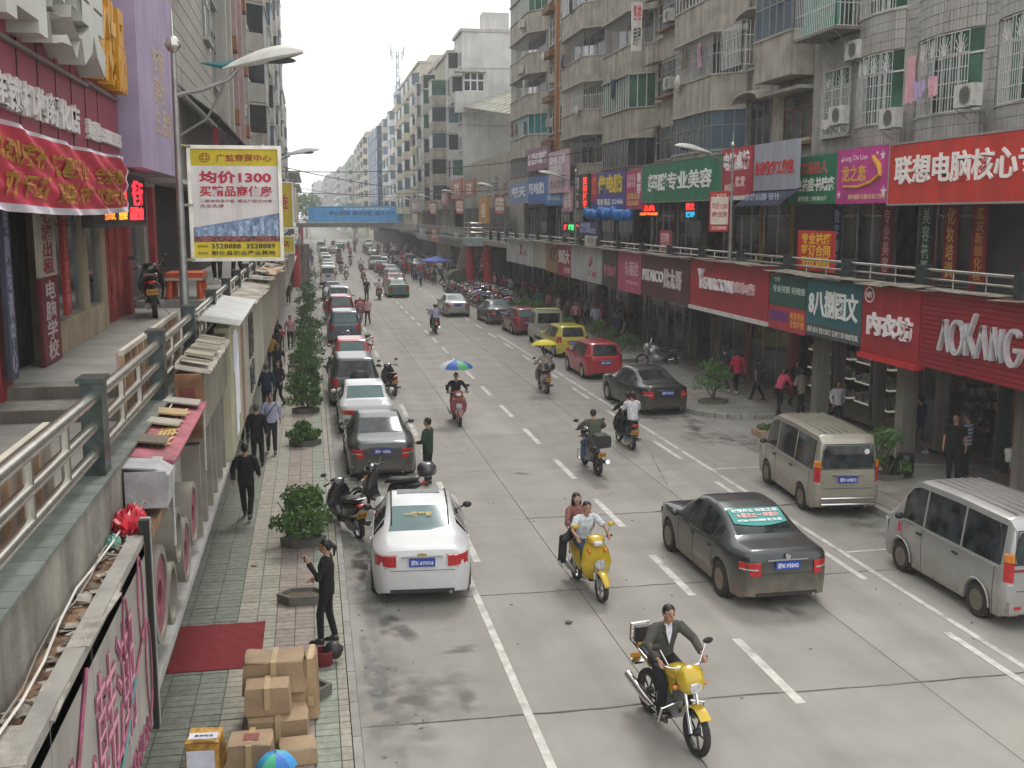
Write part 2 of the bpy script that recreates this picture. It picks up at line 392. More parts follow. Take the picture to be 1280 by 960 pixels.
damp = fading('damp_stain', (.15, .14, .12), .45, .42, var=.3, scale=2); oilm = fading('oil_stain', (.09, .08, .065), .55, .5, var=.4, scale=5)
for i, a in enumerate([(.95, 14.2, .38, 2.2), (.85, 19.3, .3, 3), (.9, 24.6, .35, 2.3), (1.0, 29.2, .4, 2.3), (.8, 34.5, .28, 2.2), (1.5, 14.4, .5, 1.0)]): fade(blot(*a, i + 3), 'wet_patch', damp, road)
for i, a in enumerate([(.72, 15.1, .14, 1.1), (.8, 20.2, .16, 1.3), (.75, 24.4, .2, 1.2), (.9, 28.4, .2, .8), (1.2, 16.9, .25, .5)]): fade(blot(*a, i + 30, z=.009), 'puddle', pud, road)
for i, a in enumerate([(12.0, 33.2, .35, 1.5), (11.6, 30.8, .5, 1.7), (12.6, 29.6, .6, 1.2), (11.0, 34, .5, .9), (11.7, 21.6, .5, 1.5), (11.9, 18.4, .3, 1.2)]): fade(blot(*a, i + 50), 'wet_patch', damp, road)
for i, a in enumerate([(11.7, 31.9, .2, .5), (12.1, 30.3, .15, .4), (10.9, 18.1, .1, .5), (2.0, 14.0, .12, .4), (2.2, 15.8, .35, .12), (5.2, 27.0, .2, .15), (11.5, 44, .5, .8), (11.6, 38, .4, .9), (1.7, 21, .4, .9), (1.6, 28.5, .5, .8), (7.7, 17.4, .3, 1.6), (11.3, 24, .5, 1.3)]): fade(blot(*a, i + 70, z=.011), 'oil_stain', oilm, road)
b = MB(); rr = random.Random(77)
for k in range(260):
 x, y_ = rr.choice((rr.uniform(.6, 1.4), rr.uniform(1, 12))), rr.uniform(12, 45); q = rr.uniform(.008, .03); b.ob((x, y_, .004), (q * 2, q, .008), (0, 0, rr.uniform(0, 180)))
struct('road_grit', b, mat('grit', (.16, .13, .1), .9, var=.6, scale=20))['kind'] = 'stuff'
# left pavement with pavers
pavc = [mat('paver_green', (.2, .215, .175), .85, var=.16, scale=9, dirt=.25, rnd=.12, bump=.3), mat('paver_cream', (.34, .32, .26), .85, var=.14, scale=9, dirt=.25, rnd=.1, bump=.3),
  mat('paver_pink', (.32, .265, .23), .85, var=.14, scale=9, dirt=.25, rnd=.1, bump=.3), mat('paver_pale_green', (.27, .295, .24), .85, var=.14, scale=9, dirt=.2, rnd=.1, bump=.3)]
pl = struct('left_pavement', MB().bx(-3.2, .33, -5, 400, -.15, .105), mat('mortar', (.07, .068, .06), .95))
cols = [(-2.5, -2.1, 0), (-2.1, -1.7, 0), (-1.7, -1.33, 0), (-1.33, -1.02, 1), (-1.02, -.71, 1), (-.71, -.41, 2), (-.41, -.11, 2), (-.11, .2, 3), (.2, .345, 1)]
def paver_cell(m_, a, b_, y0, y1, h):
 """one paver with a cross-scored top: four low pads"""
 m_.bx(a, b_, y0, y1, .1, h - .006); xm, ym = (a + b_) / 2, (y0 + y1) / 2
 for p, q in ((a, xm), (xm, b_)):
  for r_, s_ in ((y0, ym), (ym, y1)): m_.bx(p + .006, q - .006, r_ + .006, s_ - .006, h - .0055, h)
 return m_
n = 0; rest = [MB(), MB(), MB(), MB()]; y = 11.4; row = 0
while y < 60:
 st = .34 if row else .34
 for (a, b_, c) in cols:
  off = .17 if (c == 0 and int((a + 5) * 10) % 2) else 0
  h = .12 + random.uniform(-.003, .003)
  if n < 300:
   paver_cell(MB(), a + .006, b_ - .006, y + off + .006, y + off + st - .006, h).build('paver', pavc[c], pl); n += 1
  else: rest[c].bx(a + .006, b_ - .006, y + off + .006, y + off + st - .006, .1, h)
 y += st; row += 1
for c in range(4): rest[c].build('distant_paver', pavc[c], pl, kind='stuff')
struct('far_left_pavement', MB().bx(-3.2, .345, 60, 400, .1, .121), mat('pavement_far', (.24, .23, .2), .85, dirt=.2))
kerbm = mat('kerb_stone', (.3, .29, .265), .85, scale=4, var=.12, dirt=.25, rnd=.1)
kl = struct('left_kerb', MB().bx(.36, .44, -5, 400, -.1, .1), mat('mortar', (0, 0, 0)))
y = 8
while y < 110:
 MB().bx(.352, .462, y + .008, y + .992, -.02, .128).build('kerb_stone', kerbm, kl); y += 1
# right pavements: the far block with its rounded corner, and the near block
pavR = mat('right_paving', (.235, .22, .19), .85, scale=1.2, var=.12, dirt=.3, bump=.3)
def ring_corner(cx, cy, r, a0, a1, n=8): return [(cx + r * math.cos(R(a0 + (a1 - a0) * i / n)), cy + r * math.sin(R(a0 + (a1 - a0) * i / n))) for i in range(n + 1)]
farp = [(12.42, 900)] + [(12.42, 36)] + ring_corner(14.4, 35.1, 1.95, 180, 275)[0:] + [(16.6, 33.5), (18.2, 34.6), (40, 34.8), (40, 900)]
nearp = [(12.42, -5), (40, -5), (40, 24.4), (18, 24.6)] + ring_corner(14.6, 23.6, 2.15, 60, 178)
for nm, poly in (('right_pavement', farp), ('near_right_pavement', nearp)):
 b = MB(); n = len(poly); b.add([(x, y_, z) for z in (-.1, .15) for x, y_ in poly], [tuple(range(n, 2 * n))] + [(i, (i + 1) % n, n + (i + 1) % n, n + i) for i in range(n)])
 pv = struct(nm, b, pavR)
 # paver joints as raised slabs, 0.6 m squares where the near pavement shows them
 ys = (34.5, 62) if nm == 'right_pavement' else (14, 23.9)
 bb = 0; y_ = ys[0]
 pm = mat('right_paver', (.26, .245, .21), .85, scale=3, var=.12, dirt=.3, bump=.3, rnd=.12); pk = mat('right_paver_pink', (.25, .2, .175), .85, scale=3, var=.12, dirt=.3, rnd=.1)
 while y_ < ys[1]:
  x_ = 12.5 if y_ > 36 or y_ < 24 else 13.4
  while x_ < 16.9 and bb < 290:
   if not (nm == 'near_right_pavement' and y_ > 22.6 and x_ < 13): MB().bx(x_ + .008, x_ + .592, y_ + .008, y_ + .592, .15, .158 + random.uniform(0, .004)).build('paver', pk if (int(x_ / .6) % 4 == 1 and random.random() < .5) else pm, pv); bb += 1
   x_ += .6
  y_ += .6
kr = struct('right_kerb', MB().bx(12.3, 12.34, 36, 300, -.1, .14), kerbm)
def kerb_path(pts, parent):
 L_ = []
 for a, b_ in zip(pts, pts[1:]):
  a, b_ = Vector(a), Vector(b_); n = max(1, round((b_ - a).length / .8))
  for k in range(n): L_.append((a.lerp(b_, k / n), a.lerp(b_, (k + 1) / n)))
 for a, b_ in L_:
  d = (b_ - a).normalized(); n = Vector((-d.y, d.x)) * .075; a2, b2 = a + d * .008, b_ - d * .008; q = [a2 - n, a2 + n, b2 + n, b2 - n]
  MB().add([(p.x, p.y, z) for z in (-.02, .165 + random.uniform(0, .004)) for p in q], [(3, 2, 1, 0), (4, 5, 6, 7), (0, 1, 5, 4), (1, 2, 6, 5), (2, 3, 7, 6), (3, 0, 4, 7)]).build('kerb_stone', kerbm, parent)
kerb_path([(12.35, 110), (12.35, 36)] + [(x - .0, y_) for x, y_ in ring_corner(14.4, 35.1, 2.03, 180, 275)] + [(16.6, 33.42), (18.2, 34.5)], kr)
kn = struct('near_right_kerb', MB().bx(12.3, 12.34, -5, 23, -.1, .14), kerbm)
kerb_path([(12.35, 6), (12.35, 23.6)] + [(x, y_) for x, y_ in ring_corner(14.6, 23.6, 2.23, 178, 60)] + [(18, 24.6)], kn)
drainc = mat('drain_cover', (.16, .15, .13), .9)
# ================================================================ RIGHT SIDE BUILDINGS
def bay(t, y0, y1, z, ph, wh, xw, xo, ch, kind, wm=None, cm=None):
 """one storey of a projecting balcony: parapet block, then the glazed, barred or open band above it"""
 poly = [(xw, y1), (xo, y1 - ch), (xo, y0 + ch), (xw, y0)]; ins = .07
 pi_ = [(xw, y1 - ins), (xo + ins, y1 - ch - ins * .5), (xo + ins, y0 + ch + ins * .5), (xw, y0 + ins)]
 MB().prism(poly, z, z + ph).build('balcony', cm or conc, t, world=True)
 MB().prism([(xw, y1 + .03), (xo - .05, y1 - ch + .02), (xo - .05, y0 + ch - .02), (xw, y0 - .03)], z + ph, z + ph + .06).build('balcony_ledge', rust if kind in 'RG' else conc_l, t, world=True)
 MB().prism([(xw, y1 + .06), (xo - .1, y1 - ch + .04), (xo - .1, y0 + ch - .04), (xw, y0 - .06)], z - .07, z).build('balcony_slab', conc_l, t, world=True)
 zb, zt = z + ph + .06, z + ph + wh - .07
 fm = {'G': wframe, 'W': wframe, 'B': wframe, 'R': greyst, 'O': greyst, 'T': wframe, 'D': greyst}[kind]; gm = {'G': glass_g, 'T': glass_t, 'D': glass_b}.get(kind, glass)
 if kind in 'GWTDR':
  nrow = [.33] if kind == 'D' else ([] if kind in 'GT' else [.7])
  for a, c, o, nc in ((pi_[2], pi_[1], (-1, 0), max(3, int((y1 - y0) / .62))), (pi_[3], pi_[2], (-.7, -.7), 3)):
   seg_frame(t, a, c, zb, zt, nc, nrow, o, fm, gm, bar=.045)
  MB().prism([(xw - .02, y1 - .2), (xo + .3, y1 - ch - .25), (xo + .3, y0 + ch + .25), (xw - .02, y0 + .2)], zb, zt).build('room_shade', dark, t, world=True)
 else:
  grille(t, (pi_[2]), (pi_[1]), zb, zt, (-1, 0), .13, .011, wframe if kind == 'B' else greyst, fan=kind == 'B'); grille(t, pi_[3], pi_[2], zb, zt, (-.7, -.7), .13, .011, wframe if kind == 'B' else greyst, fan=kind == 'B')
  seg_frame(t, (xw - .02, y0 + .4), (xw - .02, y1 - .4), zb + .05, zt - .1, 4, [.6], (-1, 0), wframe, glass)
def wall_window(t, x, y0, y1, z0, z1, nc=3, rows=(.68,), fm=None, gm=None, sill=True, out=(-1, 0), stuff=False):
 s = out[0]
 w = seg_frame(t, (x + s * .01, y0), (x + s * .01, y1), z0, z1, nc, list(rows), out, fm or wframe, gm or glass, stuffpane=stuff)
 if sill: MB().bx(min(x, x + s * .16), max(x, x + s * .16), y0 - .1, y1 + .1, z0 - .1, z0).build('sill', conc_l, w, world=True)
 return w
def ac_unit(x, y, z, label, side=-1, group=None, big=1):
 """outdoor air-conditioner on its steel bracket"""
 t = thing('air_conditioner', label, 'air conditioner', (x, y, z), 0, group)
 w, d, h = .8 * big, .3 * big, .56 * big; b = MB(); s = side
 x0, x1 = (0, s * d) if s > 0 else (s * d, 0)
 MB().bx(x0 + s * .08, x1 + s * .08, -w / 2, w / 2, 0, h).build('casing', acw, t)
 fx = s * (d + .085)
 b = MB().lathe([(.23 * big, fx - .01), (.23 * big, fx + s * .012), (.2 * big, fx + s * .012), (.2 * big, fx - .004)], (0, -w * .12, h / 2), 'x', 20); b.build('fan_ring', greyst, t)
 b = MB()
 for k in range(7): b.bx(min(fx, fx + s * .01), max(fx, fx + s * .01), -w * .12 - .2, -w * .12 + .2, h * .2 + k * h * .09, h * .2 + k * h * .09 + .015)
 b.build('fan_grille', greyst, t)
 MB().lathe([(.19 * big, fx - .006), (.19 * big, fx + s * .002)], (0, -w * .12, h / 2), 'x', 16).build('fan_hollow', blackm, t)
 b = MB()
 for yy in (-w * .35, w * .35): b.tube([(0, yy, -.02), (s * (d + .12), yy, -.02)], .016, 5); b.tube([(0, yy, -.3), (s * (d + .1), yy, -.03)], .014, 5)
 b.tube([(s * (d + .1), -w * .42, -.02), (s * (d + .1), w * .42, -.02)], .014, 5); b.build('bracket', greyst, t)
 return t
# ---- tiled building at the near right
XT = 17.2
bt = thing('tiled_apartment_block', 'grey white tiled apartment block with barred windows above the big red computer shop sign', 'building', (18, 29, .15))
MB().bx(XT + .03, XT + 10, 14, 36.1, 8.4, 20).build('wall', tilem, bt, world=True)
# shallow bowed window bays, tile courses as real strips
def tile_strip(m_, pts, z0, z1):
 for a, b_ in zip(pts, pts[1:]):
  pass
floors_t = [(9.35, 11.42), (12.62, 14.7), (15.9, 18)]
def bow(y0, y1, n=8, dep=.3):
 return [(XT - dep * math.sin(math.pi * i / n) ** .7, y0 + (y1 - y0) * i / n) for i in range(n + 1)]
courses = MB()
def course_band(pts, z0, z1, hh=.27):
 n = max(1, round((z1 - z0) / hh)); s = (z1 - z0) / n
 for k in range(n):
  za, zb = z0 + k * s + .008, z0 + (k + 1) * s - .008
  for (xa, ya), (xb, yb) in zip(pts, pts[1:]):
   L_ = math.hypot(xb - xa, yb - ya); m_ = max(1, round(L_ / .13))
   for q in range(m_):
    t0, t1 = q / m_ + .006 / L_, (q + 1) / m_ - .006 / L_; p = [(xa + (xb - xa) * t, ya + (yb - ya) * t) for t in (t0, t1)]; dd = random.uniform(.012, .018)
    courses.add([(p[0][0] - dd, p[0][1], za), (p[1][0] - dd, p[1][1], za), (p[1][0] - dd, p[1][1], zb), (p[0][0] - dd, p[0][1], zb)], [(0, 3, 2, 1)])
    courses.add([(p[0][0] - dd, p[0][1], zb), (p[1][0] - dd, p[1][1], zb), (p[1][0] + .01, p[1][1], zb), (p[0][0] + .01, p[0][1], zb)], [(0, 3, 2, 1)])
groutm = mat('grout', (.2, .19, .17), .95)
bays_t = [(22.4, 25.75), (26.3, 29.5), (30.2, 33.0)]
for (y0, y1) in bays_t:
 pts = bow(y0, y1)
 for zi, (za, zb) in enumerate(((8.4, 9.3), (11.45, 12.55), (14.75, 15.85))):
  MB().prism([(XT + .2, y1), *[p for p in reversed(pts)], (XT + .2, y0)], za, zb).build('bay_spandrel', groutm, bt, world=True)
  course_band(pts, za, zb)
  MB().prism([(XT + .2, y1 + .03), *[(x - .05, y_) for x, y_ in reversed(pts)], (XT + .2, y0 - .03)], zb, zb + .05).build('bay_sill', conc_l, bt, world=True)
  zt = floors_t[zi][1] if zi < 3 else zb + 2
  sub = [pts[0], pts[2], pts[6], pts[8]]; sub = [(x + .08, y_) for x, y_ in sub]
  seg_frame(bt, sub[1], sub[2], zb + .05, zb + 2.15, 4, [.7], (-1, 0), wframe, glass_g)
  seg_frame(bt, sub[0], sub[1], zb + .05, zb + 2.15, 1, [.7], (-.8, -.5), wframe, glass_g)
  q = [(x - .06, y_) for x, y_ in (pts[1], pts[3], pts[5], pts[7])]
  for a, c in zip(q, q[1:]): pass
  grille(bt, (pts[1][0] - .03, pts[1][1]), (pts[4][0] - .08, pts[4][1]), zb + .06, zb + 2.1, (-1, 0), .11, .011, wframe, True, 4)
  grille(bt, (pts[4][0] - .08, pts[4][1]), (pts[7][0] - .03, pts[7][1]), zb + .06, zb + 2.1, (-1, 0), .11, .011, wframe, True, 4)
flat = [(33.0, 36.1), (29.5, 30.2), (25.75, 26.3), (19, 22.4)]
for (y0, y1) in flat: course_band([(XT + .02, y0), (XT + .02, y1)], 8.45, 16.2) if y1 - y0 < 1 else None
course_band([(XT + .02, 33.0), (XT + .02, 33.3)], 8.45, 16.2); course_band([(XT + .02, 35.2), (XT + .02, 36.1)], 8.45, 16.2)
for za, zb in ((8.45, 9.2), (11.4, 12.4), (14.6, 15.6)): course_band([(XT + .02, 33.3), (XT + .02, 35.2)], za, zb)
for za in (9.25, 12.45, 15.65):
 wall_window(bt, XT, 33.35, 35.15, za, za + 2.1, 3, (.7,), wframe, glass_g);
grille(bt, (XT - .12, 33.3), (XT - .12, 35.2), 9.2, 11.35, (-1, 0), .1, .011, wframe, True, 4)
courses.build('tile_course', tilem, bt, world=True, kind='stuff')
# the box cage balcony above the green sign
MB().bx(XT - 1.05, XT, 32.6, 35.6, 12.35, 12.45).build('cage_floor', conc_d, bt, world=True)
for a, c, o in (((XT - 1.0, 32.65), (XT - 1.0, 35.55), (-1, 0)), ((XT - .02, 32.65), (XT - 1.0, 32.65), (0, -1))): grille(bt, a, c, 12.46, 14.5, o, .13, .012, wframe, False, 3)
MB().bx(XT - .8, XT - .76, 32.8, 35.4, 12.5, 14.4).build('curtain', mat('green_curtain', (.1, .28, .2), .8, scale=4, var=.3), bt, world=True)
b = MB()
for yy in (32.8, 33.8, 34.8): b.tube([(XT, yy, 11.5), (XT - .95, yy, 12.33)], .015, 5)
b.build('cage_bracket', greyst, bt, world=True)
b = MB()
for yy, z0_, z1_ in ((29.8, 8.5, 9.6), (25.9, 8.6, 9.3), (33.1, 9.3, 12)): b.tube([(XT - .1, yy, z0_), (XT - .12, yy, (z0_ + z1_) / 2), (XT - .1, yy + .1, z1_)], .03, 6)
b.build('waste_pipe', conc_d, bt, world=True)
for a in ((XT - .02, 32.75, 12.0 - .55, 'upper air conditioner on the tiled wall beneath the green curtained cage'), (XT - .5, 32.7, 9.45, 'lower air conditioner beside the narrow barred window above the green beauty sign'), (XT - .45, 29.6, 9.1, 'air conditioner between the two bowed barred windows above the pink sign'), (XT - .42, 25.9, 9.35, 'air conditioner below the window with washing, above the red computer sign')):
 ac_unit(*a, group='air conditioners on the tiled block')
lm = [mat('pink_cloth', (.6, .33, .38), .9, scale=6), mat('lilac_cloth', (.4, .32, .5), .9, scale=6), mat('white_cloth', (.6, .58, .58), .9, scale=6)]
def cloth(name, label, cat, x, y, z, w, h, m, rz=90, seed=1, group=None):
 rr = random.Random(seed); b = MB(); n = 8; vs = []
 for i in range(n + 1):
  for j in range(5):
   u = i / n - .5; v = j / 4; k = 1 - .12 * math.sin(v * 3); vs.append((u * w * k, .03 * math.sin(i * 2.1 + j + seed) + .02 * rr.random(), -v * h + .04 * math.sin(i * 1.3 + seed) * v))
 b.add(vs, [(i * 5 + j, (i + 1) * 5 + j, (i + 1) * 5 + j + 1, i * 5 + j + 1) for i in range(n) for j in range(4)])
 b.add([(a, c + .015, d) for a, c, d in vs], [(i * 5 + j + 1, (i + 1) * 5 + j + 1, (i + 1) * 5 + j, i * 5 + j) for i in range(n) for j in range(4)])
 return tag(b.build(name, m, None, smooth=60, loc=(x, y, z), rz=R(rz)), label, cat, group)
cloth('hanging_dress', 'long pink garment drying at the barred window of the tiled block', 'washing', XT - .72, 28.5, 10.95, .55, 1.25, lm[0])
cloth('hanging_blouse', 'small lilac blouse drying beside the pink garment on the window bars', 'washing', XT - .88, 27.8, 10.2, .55, .45, lm[1], seed=4)
cloth('hanging_towel', 'white cloth drying at the narrow barred window left of the air conditioner', 'washing', XT - .3, 34.4, 9.75, .7, .3, lm[2], seed=6)
cloth('hanging_shirt', 'pink checked shirt drying at the right end of the window bars', 'washing', XT - .84, 27.2, 10.25, .4, .5, lm[0], seed=9)
# ---- grey concrete block with angular balconies
XA = 17.5; XO = 16.35
ba = thing('concrete_apartment_block', 'long grey concrete apartment block with stacked angular balconies above the shops', 'building', (18, 62, .15))
MB().bx(XA, XA + 11, 36.12, 93, 8.2, 28).build('wall', conc, ba, world=True)
sills = [7.85, 10.95, 14.05, 17.15, 20.25, 23.35]       # parapet bottoms are 3.1 m apart
# box balcony next to the tiled block
for z, kk in ((11.45, 'D'), (15.0, 'D'), (18.6, 'W')):
 MB().bx(XO + .1, XA, 36.4, 39.6, z, z + 1.45).build('balcony', conc, ba, world=True)
 MB().bx(XO + .05, XA, 36.35, 39.65, z + 1.45, z + 1.5).build('balcony_ledge', conc_l, ba, world=True)
 seg_frame(ba, (XO + .15, 36.45), (XO + .15, 39.55), z + 1.5, z + 3.45, 5, [.55], (-1, 0), greyst, glass_b); seg_frame(ba, (XA, 36.45), (XO + .15, 36.45), z + 1.5, z + 3.45, 2, [.55], (0, -1), greyst, glass)
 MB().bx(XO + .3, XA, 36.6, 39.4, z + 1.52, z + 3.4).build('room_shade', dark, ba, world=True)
wall_window(ba, XA, 36.7, 39.0, 9.35, 10.95, 3, (.7,), rust, glass)
MB().bx(XA - .2, XA, 36.3, 39.6, 9.12, 9.24).build('window_ledge', rust, ba, world=True)
MB().bx(XA - .7, XA, 36.4, 39.7, 11.0, 11.12).build('window_hood', conc_l, ba, world=True)
# bay four, the widest
for i, (z, kk) in enumerate(((7.9, 'D'), (10.95, 'B'), (14.05, 'W'), (17.15, 'W'), (20.25, 'O'))):
 bay(ba, 42.6, 49.6, z, 1.35, 3.1, XA, XO, 1.1, kk)
 wall_window(ba, XA - .45, 49.7, 52.3, z + 1.4, z + 2.95, 3, (.65,), greyst, glass); MB().bx(XA - .44, XA, 49.65, 52.4, z, z + 3.05).build('annex', conc, ba, world=True)
 MB().bx(XA - .8, XA - .44, 49.6, 52.4, z + 1.25, z + 1.33).build('annex_ledge', rust, ba, world=True)
# recess between box balcony and bay four: arched hoods
for z in (9.3, 12.4, 15.5, 18.6):
 wall_window(ba, XA, 40.2, 42.2, z, z + 1.75, 3, (.6,), greyst, glass)
 b = MB(); rs = []
 for k in range(7):
  a = math.pi * k / 6; rs.append([(XA, 41.2 + 1.25 * math.cos(a), z + 1.85 + .35 * math.sin(a)), (XA - .75, 41.2 + 1.25 * math.cos(a), z + 1.75 + .33 * math.sin(a)), (XA - .75, 41.2 + 1.25 * math.cos(a), z + 1.69 + .33 * math.sin(a)), (XA, 41.2 + 1.25 * math.cos(a), z + 1.79 + .35 * math.sin(a))])
 b.rings(rs).build('arched_hood', conc_l, ba, world=True)
grille(ba, (XO - .1, 40.3), (XO - .1, 42.4), 12.3, 13.9, (-1, 0), .14, .014, wframe, False, 3); grille(ba, (XA, 40.3), (XO - .1, 40.3), 12.3, 13.9, (-1, 0), .14, .014, wframe, False, 3)
for i, (z, kk) in enumerate(((7.7, 'R'), (10.65, 'G'), (13.85, 'O'), (17.0, 'W'), (20.1, 'O'), (23.2, 'W'))): bay(ba, 54.6, 62.0, z, 1.4, 3.1, XA, XO, 1.2, kk)
for z in (9.2, 12.3, 15.4, 18.5, 21.6):
 wall_window(ba, XA, 52.9, 54.3, z, z + 1.6, 2, (.65,), wframe, glass)
 MB().ob((XA - .4, 53.6, z + 1.8), (.8, 1.8, .05), (0, -12, 0)).build('canopy', tin, ba, world=True)
for i, (z, kk) in enumerate(((8.3, 'O'), (11.5, 'B'), (14.6, 'O'), (17.7, 'W'), (20.8, 'D'), (23.9, 'W'))): bay(ba, 64.0, 72.6, z, 1.4, 3.1, XA, XO, 1.4, kk)
for i, (z, kk) in enumerate(((8.2, 'R'), (11.2, 'T'), (14.2, 'O'), (17.15, 'O'), (20.1, 'G'), (23.1, 'W'))): bay(ba, 80.5, 91.5, z, 1.4, 3.0, XA, XO, 1.8, kk)
for yy in (74.2, 77.0):
 MB().bx(XA - .25, XA, yy - .25, yy + .25, 9, 28).build('orange_pilaster', orangep, ba, world=True)
for z in (9.4, 12.5, 15.6, 18.7, 21.8, 24.9):
 wall_window(ba, XA, 74.8, 76.4, z, z + 1.7, 2, (.65,), wframe, glass); wall_window(ba, XA, 77.8, 79.8, z, z + 1.7, 2, (.65,), wframe, glass)
 MB().bx(XA - .6, XA, 77.6, 80.0, z - .9, z - .5).build('flower_box', rust, ba, world=True)
b = MB()
for yy in (42.35, 52.6, 63.2, 73.2): b.tube([(XA - .12, yy, 8.5), (XA - .12, yy, 27.5)], .06, 6)
b.build('drain_pipe', conc_d, ba, world=True)
MB().bx(XA - .6, XA - .01, 36.2, 93, 7.9, 8.05).build('upper_slab', conc_d, ba, world=True)
for i, (y, z, x, l) in enumerate(((83.2, 11.0, XO, 'air conditioner on the lowest parapet of the farthest balcony stack'), (84, 17.3, XO, 'pale air conditioner on the third balcony from the top of the far stack'), (83.6, 20.6, XO, 'pale air conditioner high on the far balcony stack'), (78.4, 16, XA, 'air conditioner beside the orange pipes of the concrete block'), (79.2, 13, XA, 'air conditioner low beside the orange pipes near the pink sign'))): ac_unit(x, y, z, l)
for y, z, l in ((66.2, 12.9, 'satellite dish on the balcony rail of the middle stack'), (47.4, 12.4, 'small satellite dish under the barred balcony window'), (76, 17.4, 'blue grey satellite dish beside the orange pipes')):
 t = thing('satellite_dish', l, 'satellite dish', (XO - .1, y, z)); b = MB(); b.rings([[(-.1 - .12 * (1 - (r / .35) ** 2), r * math.cos(k * .52), r * math.sin(k * .52)) for k in range(12)] for r in (.02, .15, .25, .35)]).build('dish', acw, t, smooth=60); MB().tube([(.1, 0, -.3), (-.2, 0, 0)], .02, 5).build('mount', greyst, t); MB().tube([(-.2, 0, -.1), (-.45, 0, -.02)], .012, 5).build('feed_arm', greyst, t)
tw = sign('F', 53.2, 15.75, 16.25, 14.6, 16.9, 'd8d4cc', [('售楼', 'c03038', .1, .9, .62, .95), ('房屋', '303440', .1, .9, .1, .5)], 'narrow white and red hanging sign high between the concrete balconies', name='hanging_sign')
# plants on balconies
def leafball(c, r, n, size=.07, rr=None):
 b = MB(); rr = rr or random
 for i in range(n):
  while True:
   p = Vector((rr.uniform(-1, 1), rr.uniform(-1, 1), rr.uniform(-1, 1)))
   if .25 < p.length < 1: break
  q = Vector((c[0] + p.x * r[0], c[1] + p.y * r[1], c[2] + p.z * r[2])); s = size * rr.uniform(.6, 1.3)
  a = Vector((rr.uniform(-1, 1), rr.uniform(-1, 1), rr.uniform(-.3, .6))).normalized(); u = a.orthogonal().normalized(); w = a.cross(u)
  d = (u * math.cos(i) + w * math.sin(i)); e = a.cross(d)
  b.add([q - d * s, q + e * s * .45, q + d * s, q - e * s * .45], [(0, 1, 2, 3)])
 return b
t = thing('balcony_plants', 'green potted plants spilling over a high balcony of the concrete block', 'plant', (16.6, 51, 17.2)); leafball((0, 0, .4), (.6, .9, .5), 220, .12).build('foliage', leafd, t); MB().lathe([(.15, 0), (.22, .3)], n=10).build('pot', rust, t)
rr = random.Random(31); cu_ = ['c8c4bc', '3c4c6c', 'a04048', '8c98a0', '6c6450', 'b08c9c', '2c3034']; CU = ['white', 'dark blue', 'red', 'pale blue', 'olive', 'pink', 'black']; wash = []
for k in range(16):
 y_, z_ = rr.choice((44.5, 47, 56, 58.5, 60.5, 66, 68.5, 70.5, 83, 86, 88)) + rr.uniform(-.4, .4), rr.choice((13.8, 16.9, 20.0)) + rr.uniform(-.2, .1)
 c = cloth('drying_cloth', 'x', 'washing', XO - .12, y_, z_, rr.uniform(.35, .8), rr.uniform(.5, 1.1), plain(cu_[k % 7], .85, var=.2), seed=40 + k, group='washing on the concrete block balconies'); wash.append((y_, c, CU[k % 7]))
for i, it in enumerate(sorted(wash, key=lambda q: q[0])): it[1]['label'] = '%s cloth drying on a balcony of the concrete block, %s along the street' % (it[2], 'first second third fourth fifth sixth seventh eighth ninth tenth eleventh twelfth thirteenth fourteenth fifteenth sixteenth'.split()[i])
for i, (y_, z_) in enumerate(((50.6, 12.5), (50.8, 15.6), (40.6, 14.6), (63.1, 11.2), (63.2, 14.2), (52.5, 18.9))): ac_unit(y=y_, z=z_, x=XA - .45 * (49.6 < y_ < 52.4), label='air conditioner on the concrete block wall, %s of six by the balconies' % ('first', 'second', 'third', 'fourth', 'fifth', 'last')[i], group='air conditioners on the concrete block')
# ---- deck (upper walkway) on the right, its rail and the shop fronts
deckm = mat('deck_concrete', (.26, .25, .225), .9, scale=1.5, dirt=.3, bump=.2)
struct('right_walkway', MB().bx(14.75, 18.6, 10, 130, 4.15, 4.45), deckm)
MB_ = MB().bx(14.75, 15.12, 10, 94, 4.452, 4.62)
rl = thing('walkway_railing', 'steel tube railing with green marble posts along the right upper walkway', 'railing', (14.95, 20.9, 4.45))
MB_.build('kerb_beam', conc, rl, world=True)
b1 = [20.9 + 3.9 * i for i in range(19)]; b1 = [17.0, 13.1] + b1
for yy in sorted(b1):
 MB().bx(14.8, 15.06, yy - .14, yy + .14, 4.62, 5.36).build('post', marble_g, rl, world=True)
 MB().bx(14.77, 15.09, yy - .17, yy + .17, 5.36, 5.4).build('post_cap', marble_g, rl, world=True)
for z, r in ((5.3, .04), (5.08, .03), (4.86, .03)): MB().tube([(14.93, 13, z), (14.93, 94, z)], r, 8).build('rail', steel, rl, world=True, smooth=60)
b = MB()
for yy in sorted(b1):
 for k in (1.3, 2.6): b.tube([(14.93, yy + k, 4.86), (14.93, yy + k, 5.3)], .02, 6)
b.build('baluster', steel, rl, world=True, kind='stuff')
